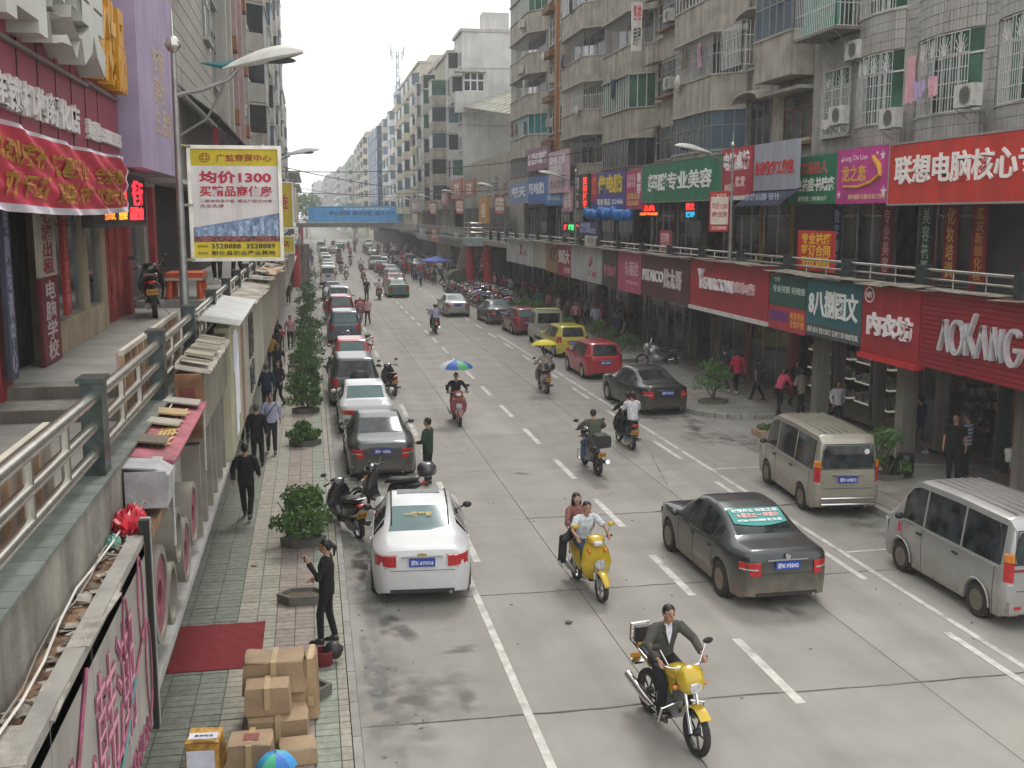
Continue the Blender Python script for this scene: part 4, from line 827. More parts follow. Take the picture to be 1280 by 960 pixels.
# ================================================================ DISTANT RIGHT BUILDINGS
def far_block(name, label, y0, y1, h, xf, wm, nb, seed, fl=3.05, z0=8, bayd=1.1, side_win=0, glassm=None, depth=12, s=1, zbase=.15, kinds='WOGB'):
 """a distant house: wall, storey slabs, windows and balconies as separate parts; s=+1 right side, -1 left"""
 rr = random.Random(seed); t = thing(name, label, 'building', (xf + s * depth / 2, (y0 + y1) / 2, zbase))
 X = lambda a: xf + s * a
 MB().bx(*sorted((X(0), X(depth))), y0, y1, zbase, h).build('wall', wm, t, world=True)
 MB().bx(*sorted((X(-.25), X(depth + .1))), y0 - .1, y1 + .1, h, h + .35).build('roof_edge', conc_l, t, world=True)
 MB().bx(*sorted((X(2.5), X(5.5))), y0 + (y1 - y0) * .2, y0 + (y1 - y0) * .5, h + .35, h + 2.4).build('roof_hut', wm, t, world=True)
 nf = int((h - z0) / fl); w = (y1 - y0) / nb
 for f in range(nf):
  z = z0 + f * fl
  for k in range(nb):
   ya = y0 + k * w
   if k % 2 == seed % 2 or rr.random() < .25:
    ch = w * .12; poly = [(X(0), ya + w * .92), (X(-bayd), ya + w * .92 - ch), (X(-bayd), ya + w * .08 + ch), (X(0), ya + w * .08)]
    if s < 0: poly = poly[::-1]
    MB().prism(poly, z, z + 1.15).build('balcony', wm if rr.random() < .7 else conc_l, t, world=True)
    q = [(a + s * .06, b_) for a, b_ in poly]; MB().prism(q, z + 1.15, z + fl - .2).build('glazing', glassm or rr.choice((glass, glass, glass_g, dark, glass_b)), t, world=True)
    MB().prism([(a - s * .08, b_) for a, b_ in poly], z + fl - .2, z + fl - .05).build('balcony_slab', conc_l, t, world=True)
    b = MB(); n = 5
    for i in range(n + 1):
     yy = ya + w * .2 + (w * .6) * i / n; b.bx(*sorted((X(-bayd + .0), X(-bayd - .03))), yy - .04, yy + .04, z + 1.15, z + fl - .2)
    b.build('mullion', wframe, t, world=True, kind='stuff')
   else:
    wd = w * .3; ym = ya + w / 2
    MB().bx(*sorted((X(-.05), X(.02))), ym - wd, ym + wd, z + 1, z + 2.5).build('window', glassm or glass, t, world=True)
    b = MB()
    for yy in (ym - wd, ym, ym + wd): b.bx(*sorted((X(-.09), X(-.04))), yy - .05, yy + .05, z + .95, z + 2.55)
    b.bx(*sorted((X(-.3), X(0))), ym - wd - .2, ym + wd + .2, z + .8, z + .93); b.build('window_frame', wframe, t, world=True, kind='stuff')
  if side_win:
   for k in range(side_win):
    xx = 2 + k * 3.2; a, b_ = sorted((X(xx), X(xx + 1.3)))
    MB().bx(a, b_, y0 - .05, y0 + .02, z + 1, z + 2.4).build('side_window', glass, t, world=True)
 return t
cream = mat('cream_render', (.5, .46, .36), .9, scale=.6, streak=.3); paleg = mat('pale_grey_render', (.4, .39, .36), .9, scale=.6, streak=.4)
# gap building with net canopy and green roof sign
g = thing('low_grey_building', 'low grey house in the gap with a netted canopy over its roof', 'building', (24, 108, .15))
MB().bx(18.2, 30, 93.2, 123.5, .15, 12.5).build('wall', conc, g, world=True)
for z in (8.8,):
 for yy in (96, 101, 106, 111): wall_window(g, 18.2, yy, yy + 2.4, z, z + 1.8, 3, (.65,), wframe, glass, stuff=True)
b = MB(); N1, N2 = 9, 7
P_ = lambda i, j: (17.2 + 11 * j / N2, 94 + 29 * i / N1, 15.2 + 3.4 * i / N1 + 3.0 * math.sin(math.pi * .45 * j / N2) )
for i in range(N1 + 1): b.tube([P_(i, j) for j in range(N2 + 1)], .09, 4)
for j in range(N2 + 1): b.tube([P_(i, j) for i in range(N1 + 1)], .09, 4)
for i in range(N1):
 for j in range(N2): b.tube([P_(i, j), P_(i + 1, j + 1)], .05, 4)
b.build('canopy_truss', mat('canopy_grey', (.3, .29, .24), .8, scale=2), g, world=True)
b = MB()
for i in range(N1):
 for j in range(N2): b.add([P_(i, j), P_(i + 1, j), P_(i + 1, j + 1), P_(i, j + 1)], [(0, 1, 2, 3)])
b.build('canopy_net', mat('canopy_net', (.3, .29, .25), .9, scale=1, var=.4), g, world=True)
sign('F', 93.9, 18.0, 23.0, 10.5, 12.8, '9aa098', [('绿洲旅馆', '2c7858', .05, .95, .15, .9, .1, .05)], 'grey roof sign with green characters beside the netted canopy', name='roof_sign')
fb = far_block('white_apartment_block', 'tall pale apartment block with a blank side wall and one corner bay window', 124, 131, 26.8, 17.2, whiteb, 2, 3, z0=10)
seg_frame(fb, (17.3, 123.9), (19.6, 123.9), 20.3, 22.4, 3, [.6], (0, -1), wframe, glass, bar=.16); MB().bx(16.3, 19.7, 123.3, 124.3, 18.0, 20.3).build('bay_parapet', whiteb, fb, world=True); MB().bx(16.2, 19.8, 123.2, 124.3, 22.4, 22.7).build('bay_roof', conc_l, fb, world=True)
MB().bx(17.5, 24, 123.93, 123.99, 16.6, 16.75).build('string_course', conc_l, fb, world=True); MB().bx(17.5, 24, 123.93, 123.99, 22.9, 23.0).build('string_course', conc_l, fb, world=True)
far_block('grey_apartment_block', 'dark grey apartment block with deep open balconies left of the white side wall', 131.2, 146, 25.5, 16.6, conc, 3, 4, z0=7.4, bayd=2.0)
far_block('stained_apartment_block', 'stained cream block with rounded parapets in the middle distance', 146.2, 166, 26.6, 17.3, paleg, 4, 5, z0=7.4, bayd=1.6, side_win=1)
far_block('cream_apartment_block', 'cream apartment block with narrow windows beside the blue glass tower', 170, 208, 29.5, 17, cream, 5, 6, z0=7, side_win=3)
bl = far_block('blue_glass_building', 'pale building with a tall blue glass stair tower', 222, 290, 28.5, 18, mat('white_render', (.56, .56, .56), .8, scale=.5), 7, 7, z0=7, side_win=3, glassm=glass_b)
MB().bx(16, 19.5, 262, 300, 3, 27.5).build('glass_tower', glass_b, bl, world=True); b = MB()
for z in range(4, 28, 3): b.bx(15.9, 16.0, 262, 300, z, z + .25); b.bx(15.95, 19.5, 261.85, 262, z, z + .25)
for y in range(262, 301, 6): b.bx(15.88, 16.0, y - .2, y + .2, 3, 27.5)
for x in (16, 17.7, 19.4): b.bx(x - .1, x + .1, 261.8, 262, 3, 27.5)
b.build('tower_frame', mat('tower_blue', (.12, .2, .32), .5), bl, world=True)
far_block('distant_cream_block', 'pale cream block with dark rounded windows left of the blue tower', 325, 400, 30.5, 17, cream, 8, 8, z0=8)
far_block('distant_grey_block', 'hazy grey apartment block in the far distance', 402, 470, 28, 15.5, paleg, 7, 9, z0=8)
far_block('distant_white_block', 'hazy white apartment block farther down the street', 475, 560, 27, 13, whiteb, 7, 10, z0=8)
far_block('farthest_block', 'faint pale block near the end of the street', 565, 680, 27, 9, paleg, 8, 11, z0=8)
far_block('faint_end_block', 'faintest low block closing the street view', 690, 860, 27, 3, whiteb, 8, 12, z0=8)
# shops below the distant right blocks
for i, (y0, y1, c, tc_, s_, l) in enumerate(((96, 104, '4c4844', 'e0e0dc', 'YIYA', 'black sign with white letters just past the stairs'), (104.2, 112, '77787c', 'd0d0cc', '川味', 'grey sign in the row past the stairs'), (112.2, 119, '8a8a6c', 'd8d8c8', '服饰', 'olive grey sign farther along past the stairs'), (119.2, 130, '9a949c', '505058', '家电', 'pale grey sign in the distant row'), (131, 142, 'a86858', 'e8d8c8', '百货', 'brick coloured distant sign'), (143, 160, '7c7c84', 'd8d8dc', '鞋城', 'grey distant sign before the far footbridge'))): sign('R', 15.2, y0, y1, 3.4, 5.3, c, [(s_, tc_, .3, .8, .25, .8)], l, th=.2)
for i, (y0, y1, z0, z1, c, s_, l) in enumerate(((97, 102, 6.0, 8.2, 'c88c28', '福', 'yellow orange board on the landing railing'), (105, 112, 8.4, 10.2, '9c6848', '酒楼', 'brown sign over the distant upper shops'), (114, 122, 8.5, 10.5, 'b46a60', '宾馆', 'red brown sign over the distant upper shops'), (126, 133, 7.8, 9.6, 'a87c80', '美发', 'dusty pink distant upper sign'), (137, 150, 7.2, 9.6, 'a04c50', '网吧', 'dull red distant upper sign'), (155, 175, 7.2, 9.2, '9a8a8c', '饭店', 'greyish pink sign near the far footbridge'))): sign('R', 15.6, y0, y1, z0, z1, c, [(s_, 'e8e0d0', .25, .75, .2, .8)], l, th=.2)
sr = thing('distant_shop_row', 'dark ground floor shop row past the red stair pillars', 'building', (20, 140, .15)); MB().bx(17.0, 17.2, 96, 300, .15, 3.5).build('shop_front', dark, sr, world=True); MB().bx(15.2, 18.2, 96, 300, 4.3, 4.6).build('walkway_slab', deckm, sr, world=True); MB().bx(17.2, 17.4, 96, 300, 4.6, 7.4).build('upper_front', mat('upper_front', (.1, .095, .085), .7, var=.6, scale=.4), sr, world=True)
b = MB()
for z in (5.4, 5.1, 4.85): b.tube([(15.3, 96, z), (15.3, 300, z)], .04, 5)
for y in range(96, 300, 4): b.bx(15.2, 15.4, y, y + .3, 4.6, 5.45)
b.build('railing', greyst, sr, world=True)
# lattice mast
t = thing('radio_mast', 'tall thin radio mast rising behind the distant blocks', 'mast', (21, 262, .15)); b = MB()
for k in range(3):
 a = k * 2.094; b.tube([(.9 * math.cos(a), .9 * math.sin(a), 10), (.35 * math.cos(a), .35 * math.sin(a), 44)], .12, 4)
for z in range(10, 44, 2):
 r0, r1 = .9 - .55 * (z - 10) / 34, .9 - .55 * (z - 8) / 34
 for k in range(3): a, c = k * 2.094, (k + 1) * 2.094; b.tube([(r0 * math.cos(a), r0 * math.sin(a), z), (r1 * math.cos(c), r1 * math.sin(c), z + 2)], .07, 4)
b.build('lattice', mat('mast_grey', (.25, .27, .32), .6, .4), t)
b = MB()
for z, w in ((44, 1.6), (43, 1.2), (33, .9)): b.tube([(-w, 0, z), (w, 0, z)], .06, 4); b.bx(-w - .1, -w + .15, -.1, .1, z - .8, z + 1.8); b.bx(w - .15, w + .1, -.1, .1, z - .8, z + 1.4)
b.tube([(0, 0, 44), (0, 0, 48)], .06, 5); b.build('aerial', mat('mast_grey', (0, 0, 0)), t)
t = thing('roof_billboard_frame', 'empty steel billboard frame on the roof beside the mast', 'frame', (19.5, 224, 28.9)); b = MB()
for k in range(7): b.tube([(-.8, k * 3, 0), (-.8, k * 3, 5)], .07, 4); b.tube([(2, k * 3, 0), (-.8, k * 3, 4)], .05, 4)
for z in (1, 2.3, 3.6, 5): b.tube([(-.8, 0, z), (-.8, 18, z)], .06, 4)
b.build('lattice', mat('mast_grey', (0, 0, 0)), t)
# footbridge with the blue banner, far; stair landings, near
fbm = thing('footbridge', 'concrete footbridge across the street far behind the stair pillars', 'footbridge', (9, 206, 0))
MB().bx(-2.5, 20.5, 205.3, 208.5, 4.55, 5.3).build('deck', conc_d, fbm, world=True)
for x in (-1.6, 18.3):
 for y in (205.6, 208): MB().bx(x - .35, x + .35, y - .35, y + .35, .1, 4.55).build('pillar', mat('red_paint', C('b83038'), .6, var=.1, scale=1), fbm, world=True)
b = MB()
for z in (5.6, 6.0, 6.4): b.tube([(-2.5, 208.3, z), (20.5, 208.3, z)], .04, 5)
b.build('railing', greyst, fbm, world=True)
def ex_ban(t, w, h, F):
 for a, c, z0, z1 in ((-.33, -.27, -.42, -.22), (-.26, -.2, -.42, -.2), (-.14, -.02, -.42, -.24), (.04, .13, -.42, -.22), (.2, .33, -.42, -.2)): fmb(MB().bx(a * w, c * w, z0 * h, z1 * h, .001, .03), F).build('building_print', mat('print_grey', C('5c7080'), .7, var=.3, scale=2), t)
 fmb(MB().bx(-w / 2, w / 2, -h / 2, -h * .43, .002, .012), F).build('pale_strip', mat('sign_white', C('d8d8d4'), .5), t)
sign('F', 205.1, -.25, 18.8, 5.45, 8.35, '48aef4', [('梅山明珠 商住华庭 盛大开盘', '1c3a80', .2, .84, .42, .72, .02, .02), ('新化县城市建设投资', 'e8f4f8', .34, .78, .78, .92, .02, .01)], 'long sky blue advertising banner across the far footbridge', th=.1, frame=wframe, name='bridge_banner')
def landing(name, label, x0, x1, y0, y1, pil, stair):
 t = thing(name, label, 'stairs', ((x0 + x1) / 2, y0, 0)); MB().bx(x0, x1, y0, y1, 4.0, 4.7).build('landing', mat('landing_grey', C('98a4a8'), .8, streak=.2), t, world=True)
 b = MB()
 for z in (5.2, 5.6, 6.0): b.tube([(x0 + .1, y1 - .1, z), (x0 + .1, y0 + .1, z), (x1 - .1, y0 + .1, z), (x1 - .1, y1 - .1, z)], .04, 5)
 for x in (x0 + .1, (x0 + x1) / 2, x1 - .1): b.tube([(x, y0 + .1, 4.7), (x, y0 + .1, 6.0)], .05, 5)
 b.build('railing', steel, t, world=True)
 for (x, y) in pil: MB().lathe([(.42, .0), (.42, 4.0)], (x, y, 0), 'z', 16).build('pillar', mat('red_paint', C('b83038'), .6, var=.1, scale=1), t, world=True, smooth=50)
 for k in range(24): MB().bx(stair[0], stair[0] + 1.6, stair[1] + stair[2] * k * .3 - .16, stair[1] + stair[2] * k * .3 + .16, 4.3 - k * .175 - .15, 4.3 - k * .175).build('step', conc, t, world=True)
 return t
t = landing('stair_landing', 'grey landing on red round pillars with stairs on the right pavement', 13.6, 17.6, 94.2, 98.5, ((15.3, 95), (14.2, 98)), (13.6, 98.8, 1))
t = landing('left_stair_landing', 'grey landing on a red round pillar above the left pavement', -2.9, -.9, 101.5, 106, ((-1.4, 102.5),), (-2.8, 107, 1))
MB().bx(-.98, -.1, 104.2, 104.5, .12, 4.0).build('dark_screen', conc_d, t, world=True)
# overhead wires
for i, (a, c, sg, l) in enumerate((((-3, 60, 9.6), (17, 88, 8.9), .9, 'highest overhead wire crossing the street'), ((-3, 70, 8.2), (17, 100, 9.6), .6, 'second overhead wire crossing above the banner'), ((-3, 95, 7.6), (17, 130, 9.2), .8, 'third overhead wire, lowest crossing'), ((-3, 120, 10), (17, 122, 9.3), 1.0, 'overhead wire far down the street'), ((-3.2, 62, 9.1), (17.4, 64, 10.6), .6, 'thin overhead wire towards the concrete balconies'))):
 n = 14; b = MB().tube([tuple(a[q] + (c[q] - a[q]) * k / n - (sg * 4 * (k / n) * (1 - k / n) if q == 2 else 0) for q in range(3)) for k in range(n + 1)], .022, 4); box_thing('overhead_wire', l, 'wire', b, blackm)
# ================================================================ LEFT SIDE
struct('left_walkway', MB().bx(-4.0, -1.45, 14.6, 130, 4.2, 4.5), deckm)
struct('left_walkway_near', MB().bx(-4.0, -1.45, 2, 13.35, 3.9, 4.2), deckm)
stp = struct('walkway_steps', MB().bx(-4.0, -1.66, 13.35, 14.6, 3.9, 4.05), deckm)
for i, (y0, y1, z) in enumerate(((13.36, 14.2, 4.35), (14.2, 14.595, 4.5))): MB().bx(-4.0, -1.66, y0, y1, 4.05, z - .004).build('step', conc_d, stp)
struct('upper_deck_step', MB().bx(-4.0, -1.66, 26.2, 130, 4.5, 4.66), deckm)
lr = thing('walkway_parapet', 'concrete parapet with fat steel rails and green marble posts on the left walkway', 'railing', (-1.5, 8, 4.2))
MB().bx(-1.64, -1.44, 3, 110, 4.25, 4.78).build('beam', mat('stained_beam', (.24, .225, .19), .9, scale=2, bump=.4, streak=.8, dirt=.6, var=.25), lr, world=True)
tl = mat('green_sill_tile', (.13, .15, .13), .65, scale=5, var=.2, dirt=.4, rnd=.15)
y = 3.5
while y < 22: MB().bx(-1.66, -1.42, y + .004, y + .236, 4.781, 4.80).build('sill_tile', tl, lr, world=True); y += .24
MB().bx(-1.66, -1.42, 22, 110, 4.781, 4.798).build('sill_strip', tl, lr, world=True)
lp = [2.2, 5.0, 7.95, 11.2, 14.2, 17.3, 20.4, 23.5, 26.6, 29.7] + [32.8 + 3.1 * k for k in range(24)]
for yy in lp:
 MB().bx(-1.60, -1.455, yy - .11, yy + .11, 4.80, 5.46).build('post', marble_g, lr, world=True); MB().bx(-1.62, -1.435, yy - .135, yy + .135, 5.46, 5.49).build('post_cap', marble_g, lr, world=True)
for z, r in ((5.35, .045), (5.15, .04), (4.96, .04)): MB().tube([(-1.52, 2, z), (-1.52, 108, z)], r, 12).build('rail', steel, lr, world=True, smooth=60)
for yy in lp[:14]:
 for k in (1.05, 1.95): MB().tube([(-1.52, yy + k, 4.96), (-1.52, yy + k, 5.35)], .03, 8).build('baluster', steel, lr, world=True, smooth=60)
# lower shops: sign boards on the street side
lb = thing('lower_shop_row', 'row of small shops under the left walkway with patched tin roofs', 'building', (-2.6, 40, .12))
MB().bx(-3.1, -2.9, 3, 110, .12, 3.0).build('front_wall', mat('shop_back', (0, 0, 0)), lb, world=True)
MB().bx(-3.1, -1.44, 3, 110, 3.9, 4.19).build('ceiling', conc_d, lb, world=True)
for i in range(26): MB().bx(-2.9, -2.6, 5 + i * 4, 5.3 + i * 4, .12, 3.9).build('pillar', conc_d, lb, world=True)
MB().bx(-1.43, -1.24, 7.8, 110, 2.98, 3.06).build('sign_beam', alu, lb, world=True)
greyw = mat('grimy_white_board', C('98948c'), .6, scale=1.5, streak=.4, dirt=.5)
def ex_scrib(t, w, h, F):
 m = mat('faded_pink_ink', C('8c4860'), .65, var=.35, scale=9, dirt=.5); m2 = mat('lettering_c890a0', C('c890a0'), .5); m3 = mat('lettering_4c7878', C('4c7878'), .6)
 for (x, y, rx, ry, k) in ((-.9, .2, .12, .22, 0), (.95, .32, .09, .26, 0), (1.55, .35, .1, .3, 0), (1.75, -.2, .12, .33, 0), (-1.5, .1, .1, .3, 0)):
  b = MB(); b.tube([(x + rx * math.cos(a), y + ry * math.sin(a), .012) for a in [q * .262 for q in range(25)]], .007, 4); fmb(b, F).build('outline', m, t)
 text_on(t, 'Mo·韩潮', m, -1.0, 1.2, -.35, .45, .002, .006, .02, F=F); text_on(t, 'Mo·韩潮', m2, -1.0, 1.2, -.34, .44, .0085, .003, -.018, F=F)
 for a, c, mm, r in (((-1.0, -.6), (1.7, .1), m, .009), ((-.6, -.62), (1.2, -.1), m3, .012), ((-1.5, -.55), (-.2, .55), m, .012)): b = MB(); b.tube([(a[0] + (c[0] - a[0]) * k / 8, a[1] + (c[1] - a[1]) * k / 8 + .08 * math.sin(k * .9), .012) for k in range(9)], r, 4); fmb(b, F).build('stroke', mm, t)
 text_on(t, 'TREND FASHION', m, -.2, 1.75, -.68, -.5, .002, .01, .02, F=F)
sign('L', -1.2, 3.9, 7.68, 3.0, 4.4, 'b0aca4', [], 'grimy white sign board with pink outlined writing at the near left', th=.1, extra=ex_scrib, mbase=greyw)
b = MB()
b.bx(-1.235, -1.165, 7.70, 7.74, 2.95, 4.5); box_thing('sign_post', 'dark upright strip at the end of the pink lettered sign', 'post', b, blackm)
b = MB().bx(-1.235, -1.165, 7.76, 7.80, 2.95, 4.5); box_thing('sign_post', 'pale aluminium upright next to the dark strip', 'post', b, alu)
# peeling roof litter over the near sign
rf = thing('patched_roof', 'rotting board roof with peeling white sheets between parapet and near sign', 'roof', (-1.3, 6, 4.3))
MB().bx(-1.44, -1.2, 3.9, 8.9, 4.26, 4.34).build('rusty_board', mat('rotten_board', (.24, .14, .08), .9, var=.5, scale=7, bump=.6, dirt=.5), rf, world=True)
wh = mat('peeling_sheet', C('989288'), .85, scale=9, var=.3, dirt=.6, bump=.5); rr = random.Random(5)
for k in range(95):
 yy = rr.uniform(4.0, 7.0) if k < 80 else rr.uniform(7.0, 7.9); x = rr.uniform(-1.43, -1.25); MB().ob((x, yy, 4.355 + rr.uniform(0, .03)), (rr.uniform(.015, .09), rr.uniform(.02, .12), .004), (rr.uniform(-9, 9), rr.uniform(-12, 12), rr.uniform(-80, 80))).build('peeled_flake', wh if rr.random() < .7 else mat('dark_flake', C('6c665c'), .9, var=.3), rf, world=True)
for (x, y, w, l, rz) in [(rr.uniform(-1.26, -1.23), 4.2 + .42 * k, rr.uniform(.05, .13), rr.uniform(.25, .46), rr.uniform(-6, 6)) for k in range(8)] + [(-1.32, 4.6, .2, .4, 8)]: MB().ob((x, y, 4.39 + rr.uniform(-.01, .01)), (w, l, .01), (rr.uniform(-2, 2), rr.uniform(-4, 8), rz)).build('sheet', wh, rf, world=True)
def cable(name, label, pts, r=.008, m=None): b = MB().tube(pts, r, 6); return box_thing(name, label, 'cable', b, m or mat('cable_white', C('c8c4bc'), .5), smooth=60)
cable('white_cable', 'white cable running along the roof ledge beside the parapet', [(-1.38 + .03 * math.sin(k * .9), 4 + k * .5, 4.42 + .02 * math.sin(k * 1.7) + (.25 * max(0, k - 8) / 4)) for k in range(15)])
cable('grey_cable', 'thin grey cable next to the white one on the ledge', [(-1.41 + .02 * math.sin(k * 1.3), 4.4 + k * .4, 4.40 + .02 * math.sin(k * 2.1)) for k in range(12)], .005, mat('cable_grey', C('88847c'), .6))
cable('looped_cable', 'loose cable drooping from the tin awning over the roof', [(-1.3, 8.0, 4.42), (-1.22, 7.9, 4.6), (-1.25, 8.2, 4.5), (-1.4, 8.3, 4.4), (-1.3, 7.6, 4.38), (-1.2, 7.5, 4.2)], .005)
def crumple(name, label, c, r, m, seed, cat='cloth'):
 rr = random.Random(seed); b = MB(); b.ell((0, 0, r[2] * .8), r, 26, 16)
 b.v = [(x * (1 + .14 * rr.uniform(-1, 1)), y * (1 + .14 * rr.uniform(-1, 1)), max(0, z * (1 + .3 * rr.uniform(-1, 1)))) for x, y, z in b.v]
 return tag(b.build(name, m, None, loc=c, smooth=30), label, cat)
crumple('red_plastic_sheet', 'crumpled red plastic sheet lying on the rotten roof', (-1.33, 7.95, 4.35), (.12, .22, .09), mat('red_plastic', C('c02838'), .35, var=.2, scale=20), 3)
crumple('green_rag', 'small green rag beside the crumpled red sheet', (-1.39, 7.6, 4.35), (.05, .09, .04), mat('green_rag', C('6c9c8c'), .7), 4)
# round letter drums and glass board behind
sb = thing('drum_letter_sign', 'recessed sign with big round drum letters edged in red behind the upright strip', 'sign', (-1.4, 9.6, 3.1))
MB().bx(-1.43, -1.40, 7.9, 11.6, 3.06, 4.25).build('panel', greyw, sb, world=True)
for y, z, r, red in ((8.4, 3.72, .38, 1), (9.05, 3.5, .26, 0), (9.55, 3.85, .24, 0), (10.1, 3.55, .3, 1), (10.8, 3.7, .32, 1)):
 b = MB().lathe([(r, -1.40), (r, -1.2), (r * .82, -1.199), (r * .82, -1.39)], (0, y, z), 'x', 24); b.build('drum_rim', mat('drum_steel', C('8c877c'), .5, .4, dirt=.4), sb, world=True, smooth=40)
 if red: MB().lathe([(r * .8, -1.24), (r * .8, -1.215), (r * .3, -1.214), (r * .3, -1.24)], (0, y, z), 'x', 20).build('drum_face', mat('drum_red', C('7c3848'), .5, var=.3, scale=8), sb, world=True)
for y in (11.9, 12.5, 13.2, 13.8, 14.6, 15.2):
 for z in (3.35, 3.75, 4.1): MB().bx(-1.43, -1.24, y - .16, y + .12, z, z + .07).build('steel_stroke', chrome, sb, world=True)
 MB().bx(-1.43, -1.22, y - .2, y - .12, 3.2, 4.2).build('steel_stroke', mat('drum_steel', (0, 0, 0)), sb, world=True)
MB().bx(-1.43, -1.41, 11.65, 16, 3.06, 4.25).build('rear_panel', mat('board_grey', C('8c887c'), .6, .2, scale=2, dirt=.3), sb, world=True)
# awning of printed vinyl and odd sheets, cabinet, grey cover
aw = thing('vinyl_awning', 'tin awning covered in a faded red printed vinyl with loose boards on it', 'awning', (-1.3, 9.8, 4.6))
MB().ob((-1.3, 10.1, 4.72), (.42, 2.8, .02), (0, 8, 0)).build('vinyl_sheet', mat('faded_red_vinyl', C('98505a'), .7, var=.35, scale=5, dirt=.5), aw, world=True)
text_on(aw, '新款上市', mat('lettering_c8a860', C('c8a860'), .6, dirt=.4), -.7, 1.1, -.12, .12, .135, .002, .02, F=Matrix(((0, 1, 0), (1, 0, 0), (0, 0, 1))))
for (x, y, w, l, c_, rz) in ((-1.32, 9.2, .22, .32, '6a6050', 3), (-1.33, 10.0, .28, .26, '9a9484', -3), (-1.32, 10.5, .26, .3, 'a08c64', 6), (-1.3, 11.1, .34, .3, '9c968c', 0)): MB().ob((x, y, 4.78), (w, l, .015), (0, 8, rz)).build('loose_board', plain(c_, .8, var=.2, dirt=.3), aw, world=True)
for (x, y) in ((-1.13, 8.75), (-1.13, 11.4)): MB().tube([(x, y, 4.0), (x, y, 4.68)], .015, 6).build('strut', alu, aw, world=True)
b = MB(); pr = [(-1.44, 4.74), (-1.2, 4.72), (-1.1, 4.66), (-1.12, 4.42)]
b.rings([[(x, 8.35 + .02 * k, z - .02 * k) for x, z in pr] + [(x - .01, 8.35 + .02 * k, z - .02 * k - .012) for x, z in pr[::-1]] for k in range(1)] + [[(x, 8.78, z) for x, z in pr] + [(x - .01, 8.78, z - .012) for x, z in pr[::-1]]]); b.bx(-1.42, -1.12, 8.33, 8.36, 4.42, 4.7)
box_thing('grey_tarpaulin', 'stiff grey tarpaulin folded over the front end of the vinyl awning', 'tarpaulin', b, mat('grey_tarp', C('9c9c9c'), .7, scale=6, var=.15, bump=.4))
cb = thing('meter_cabinet', 'old brown meter cabinet under the corrugated sheets', 'cabinet', (-1.3, 11.9, 4.3)); MB().bx(-1.42, -1.16, 11.55, 11.9, 4.3, 4.98).build('box', rust, cb, world=True); MB().bx(-1.36, -1.22, 11.53, 11.549, 4.45, 4.85).build('door', mat('cabinet_red', C('6c3c34'), .8, var=.3, scale=5), cb, world=True)
cs = thing('corrugated_roof', 'grey corrugated sheet roof behind the vinyl awning', 'roof', (-1.25, 13.3, 5)); b = MB(); n = 44; vs = []
for k in range(n + 1):
 y = 11.6 + 3.0 * k / n; z = 5.06 + .02 * math.sin(k * 1.5) - .02 * (k % 9 == 0)
 vs += [(-1.42, y, z), (-1.06, y, z - .07), (-1.42, y, z - .012), (-1.06, y, z - .082)]
b.add(vs, [(4 * k, 4 * k + 1, 4 * k + 5, 4 * k + 4) for k in range(n)] + [(4 * k + 2, 4 * k + 6, 4 * k + 7, 4 * k + 3) for k in range(n)] + [(4 * k + 1, 4 * k + 3, 4 * k + 7, 4 * k + 5) for k in range(n)]); b.build('sheet', tin, cs, world=True)
for k in range(5): MB().ob((-1.24, 11.9 + k * .55, 5.09), (.3, .2, .02), (random.uniform(-5, 5), 10, random.uniform(-6, 6))).build('lath', mat('lath_grey', C('8c8674'), .8, var=.2), cs, world=True)
def board(y0, y1, z0, z1, col, label, texts=(), x=-1.2, **k): return sign('L', x, y0, y1, z0, z1, col, texts, label, th=.2, name='shop_sign', mbase=mat('board_' + col, C(col), .65, scale=2, streak=.35, dirt=.3), **k)
board(11.75, 15.6, 4.26, 4.98, '7c7a6c', 'weathered grey board wall under the corrugated roof')
def ex_paper(t, w, h, F):
 for a, c, z0, z1 in ((-.1, .06, -.42, .42), (.08, .2, -.3, .38), (-.16, -.08, .1, .4)): fmb(MB().bx(a * w, c * w, z0 * h, z1 * h, .001, .01), F).build('paper_sheet', mat('white_paper', C('e0e0ec'), .8), t)
board(16.1, 18.8, 3.06, 5.0, 'a8a68a', 'greenish cream board with white paper sheets pasted on it', extra=ex_paper)
board(18.85, 19.4, 3.06, 5.05, '8c6450', 'narrow bare brown plywood edge board beside the pasted papers')
board(19.45, 27.5, 3.06, 4.9, 'b0ac9c', 'pale board with broken black characters on the left shop row', [('日用', '3c3a38', .2, .35, .45, .9, .03, .03), ('百货', '3c3a38', .2, .36, .1, .4, .03, .03)])
board(27.6, 33, 3.06, 4.8, '9c9684', 'stained cream board in the middle of the left shop row')
board(33.1, 40, 3.06, 4.7, 'a89c8c', 'tan board farther along the left shop row')
board(40.1, 52, 3.06, 4.8, '8c8478', 'dull brown board far along the left shop row')
board(52.1, 66, 3.06, 4.8, 'b4b0a4', 'white grey board far along the left shop row', [('鞋', '703c38', .4, .55, .3, .8)])
board(66.1, 85, 3.06, 4.9, 'a49c88', 'last cream board before the left stair landing')
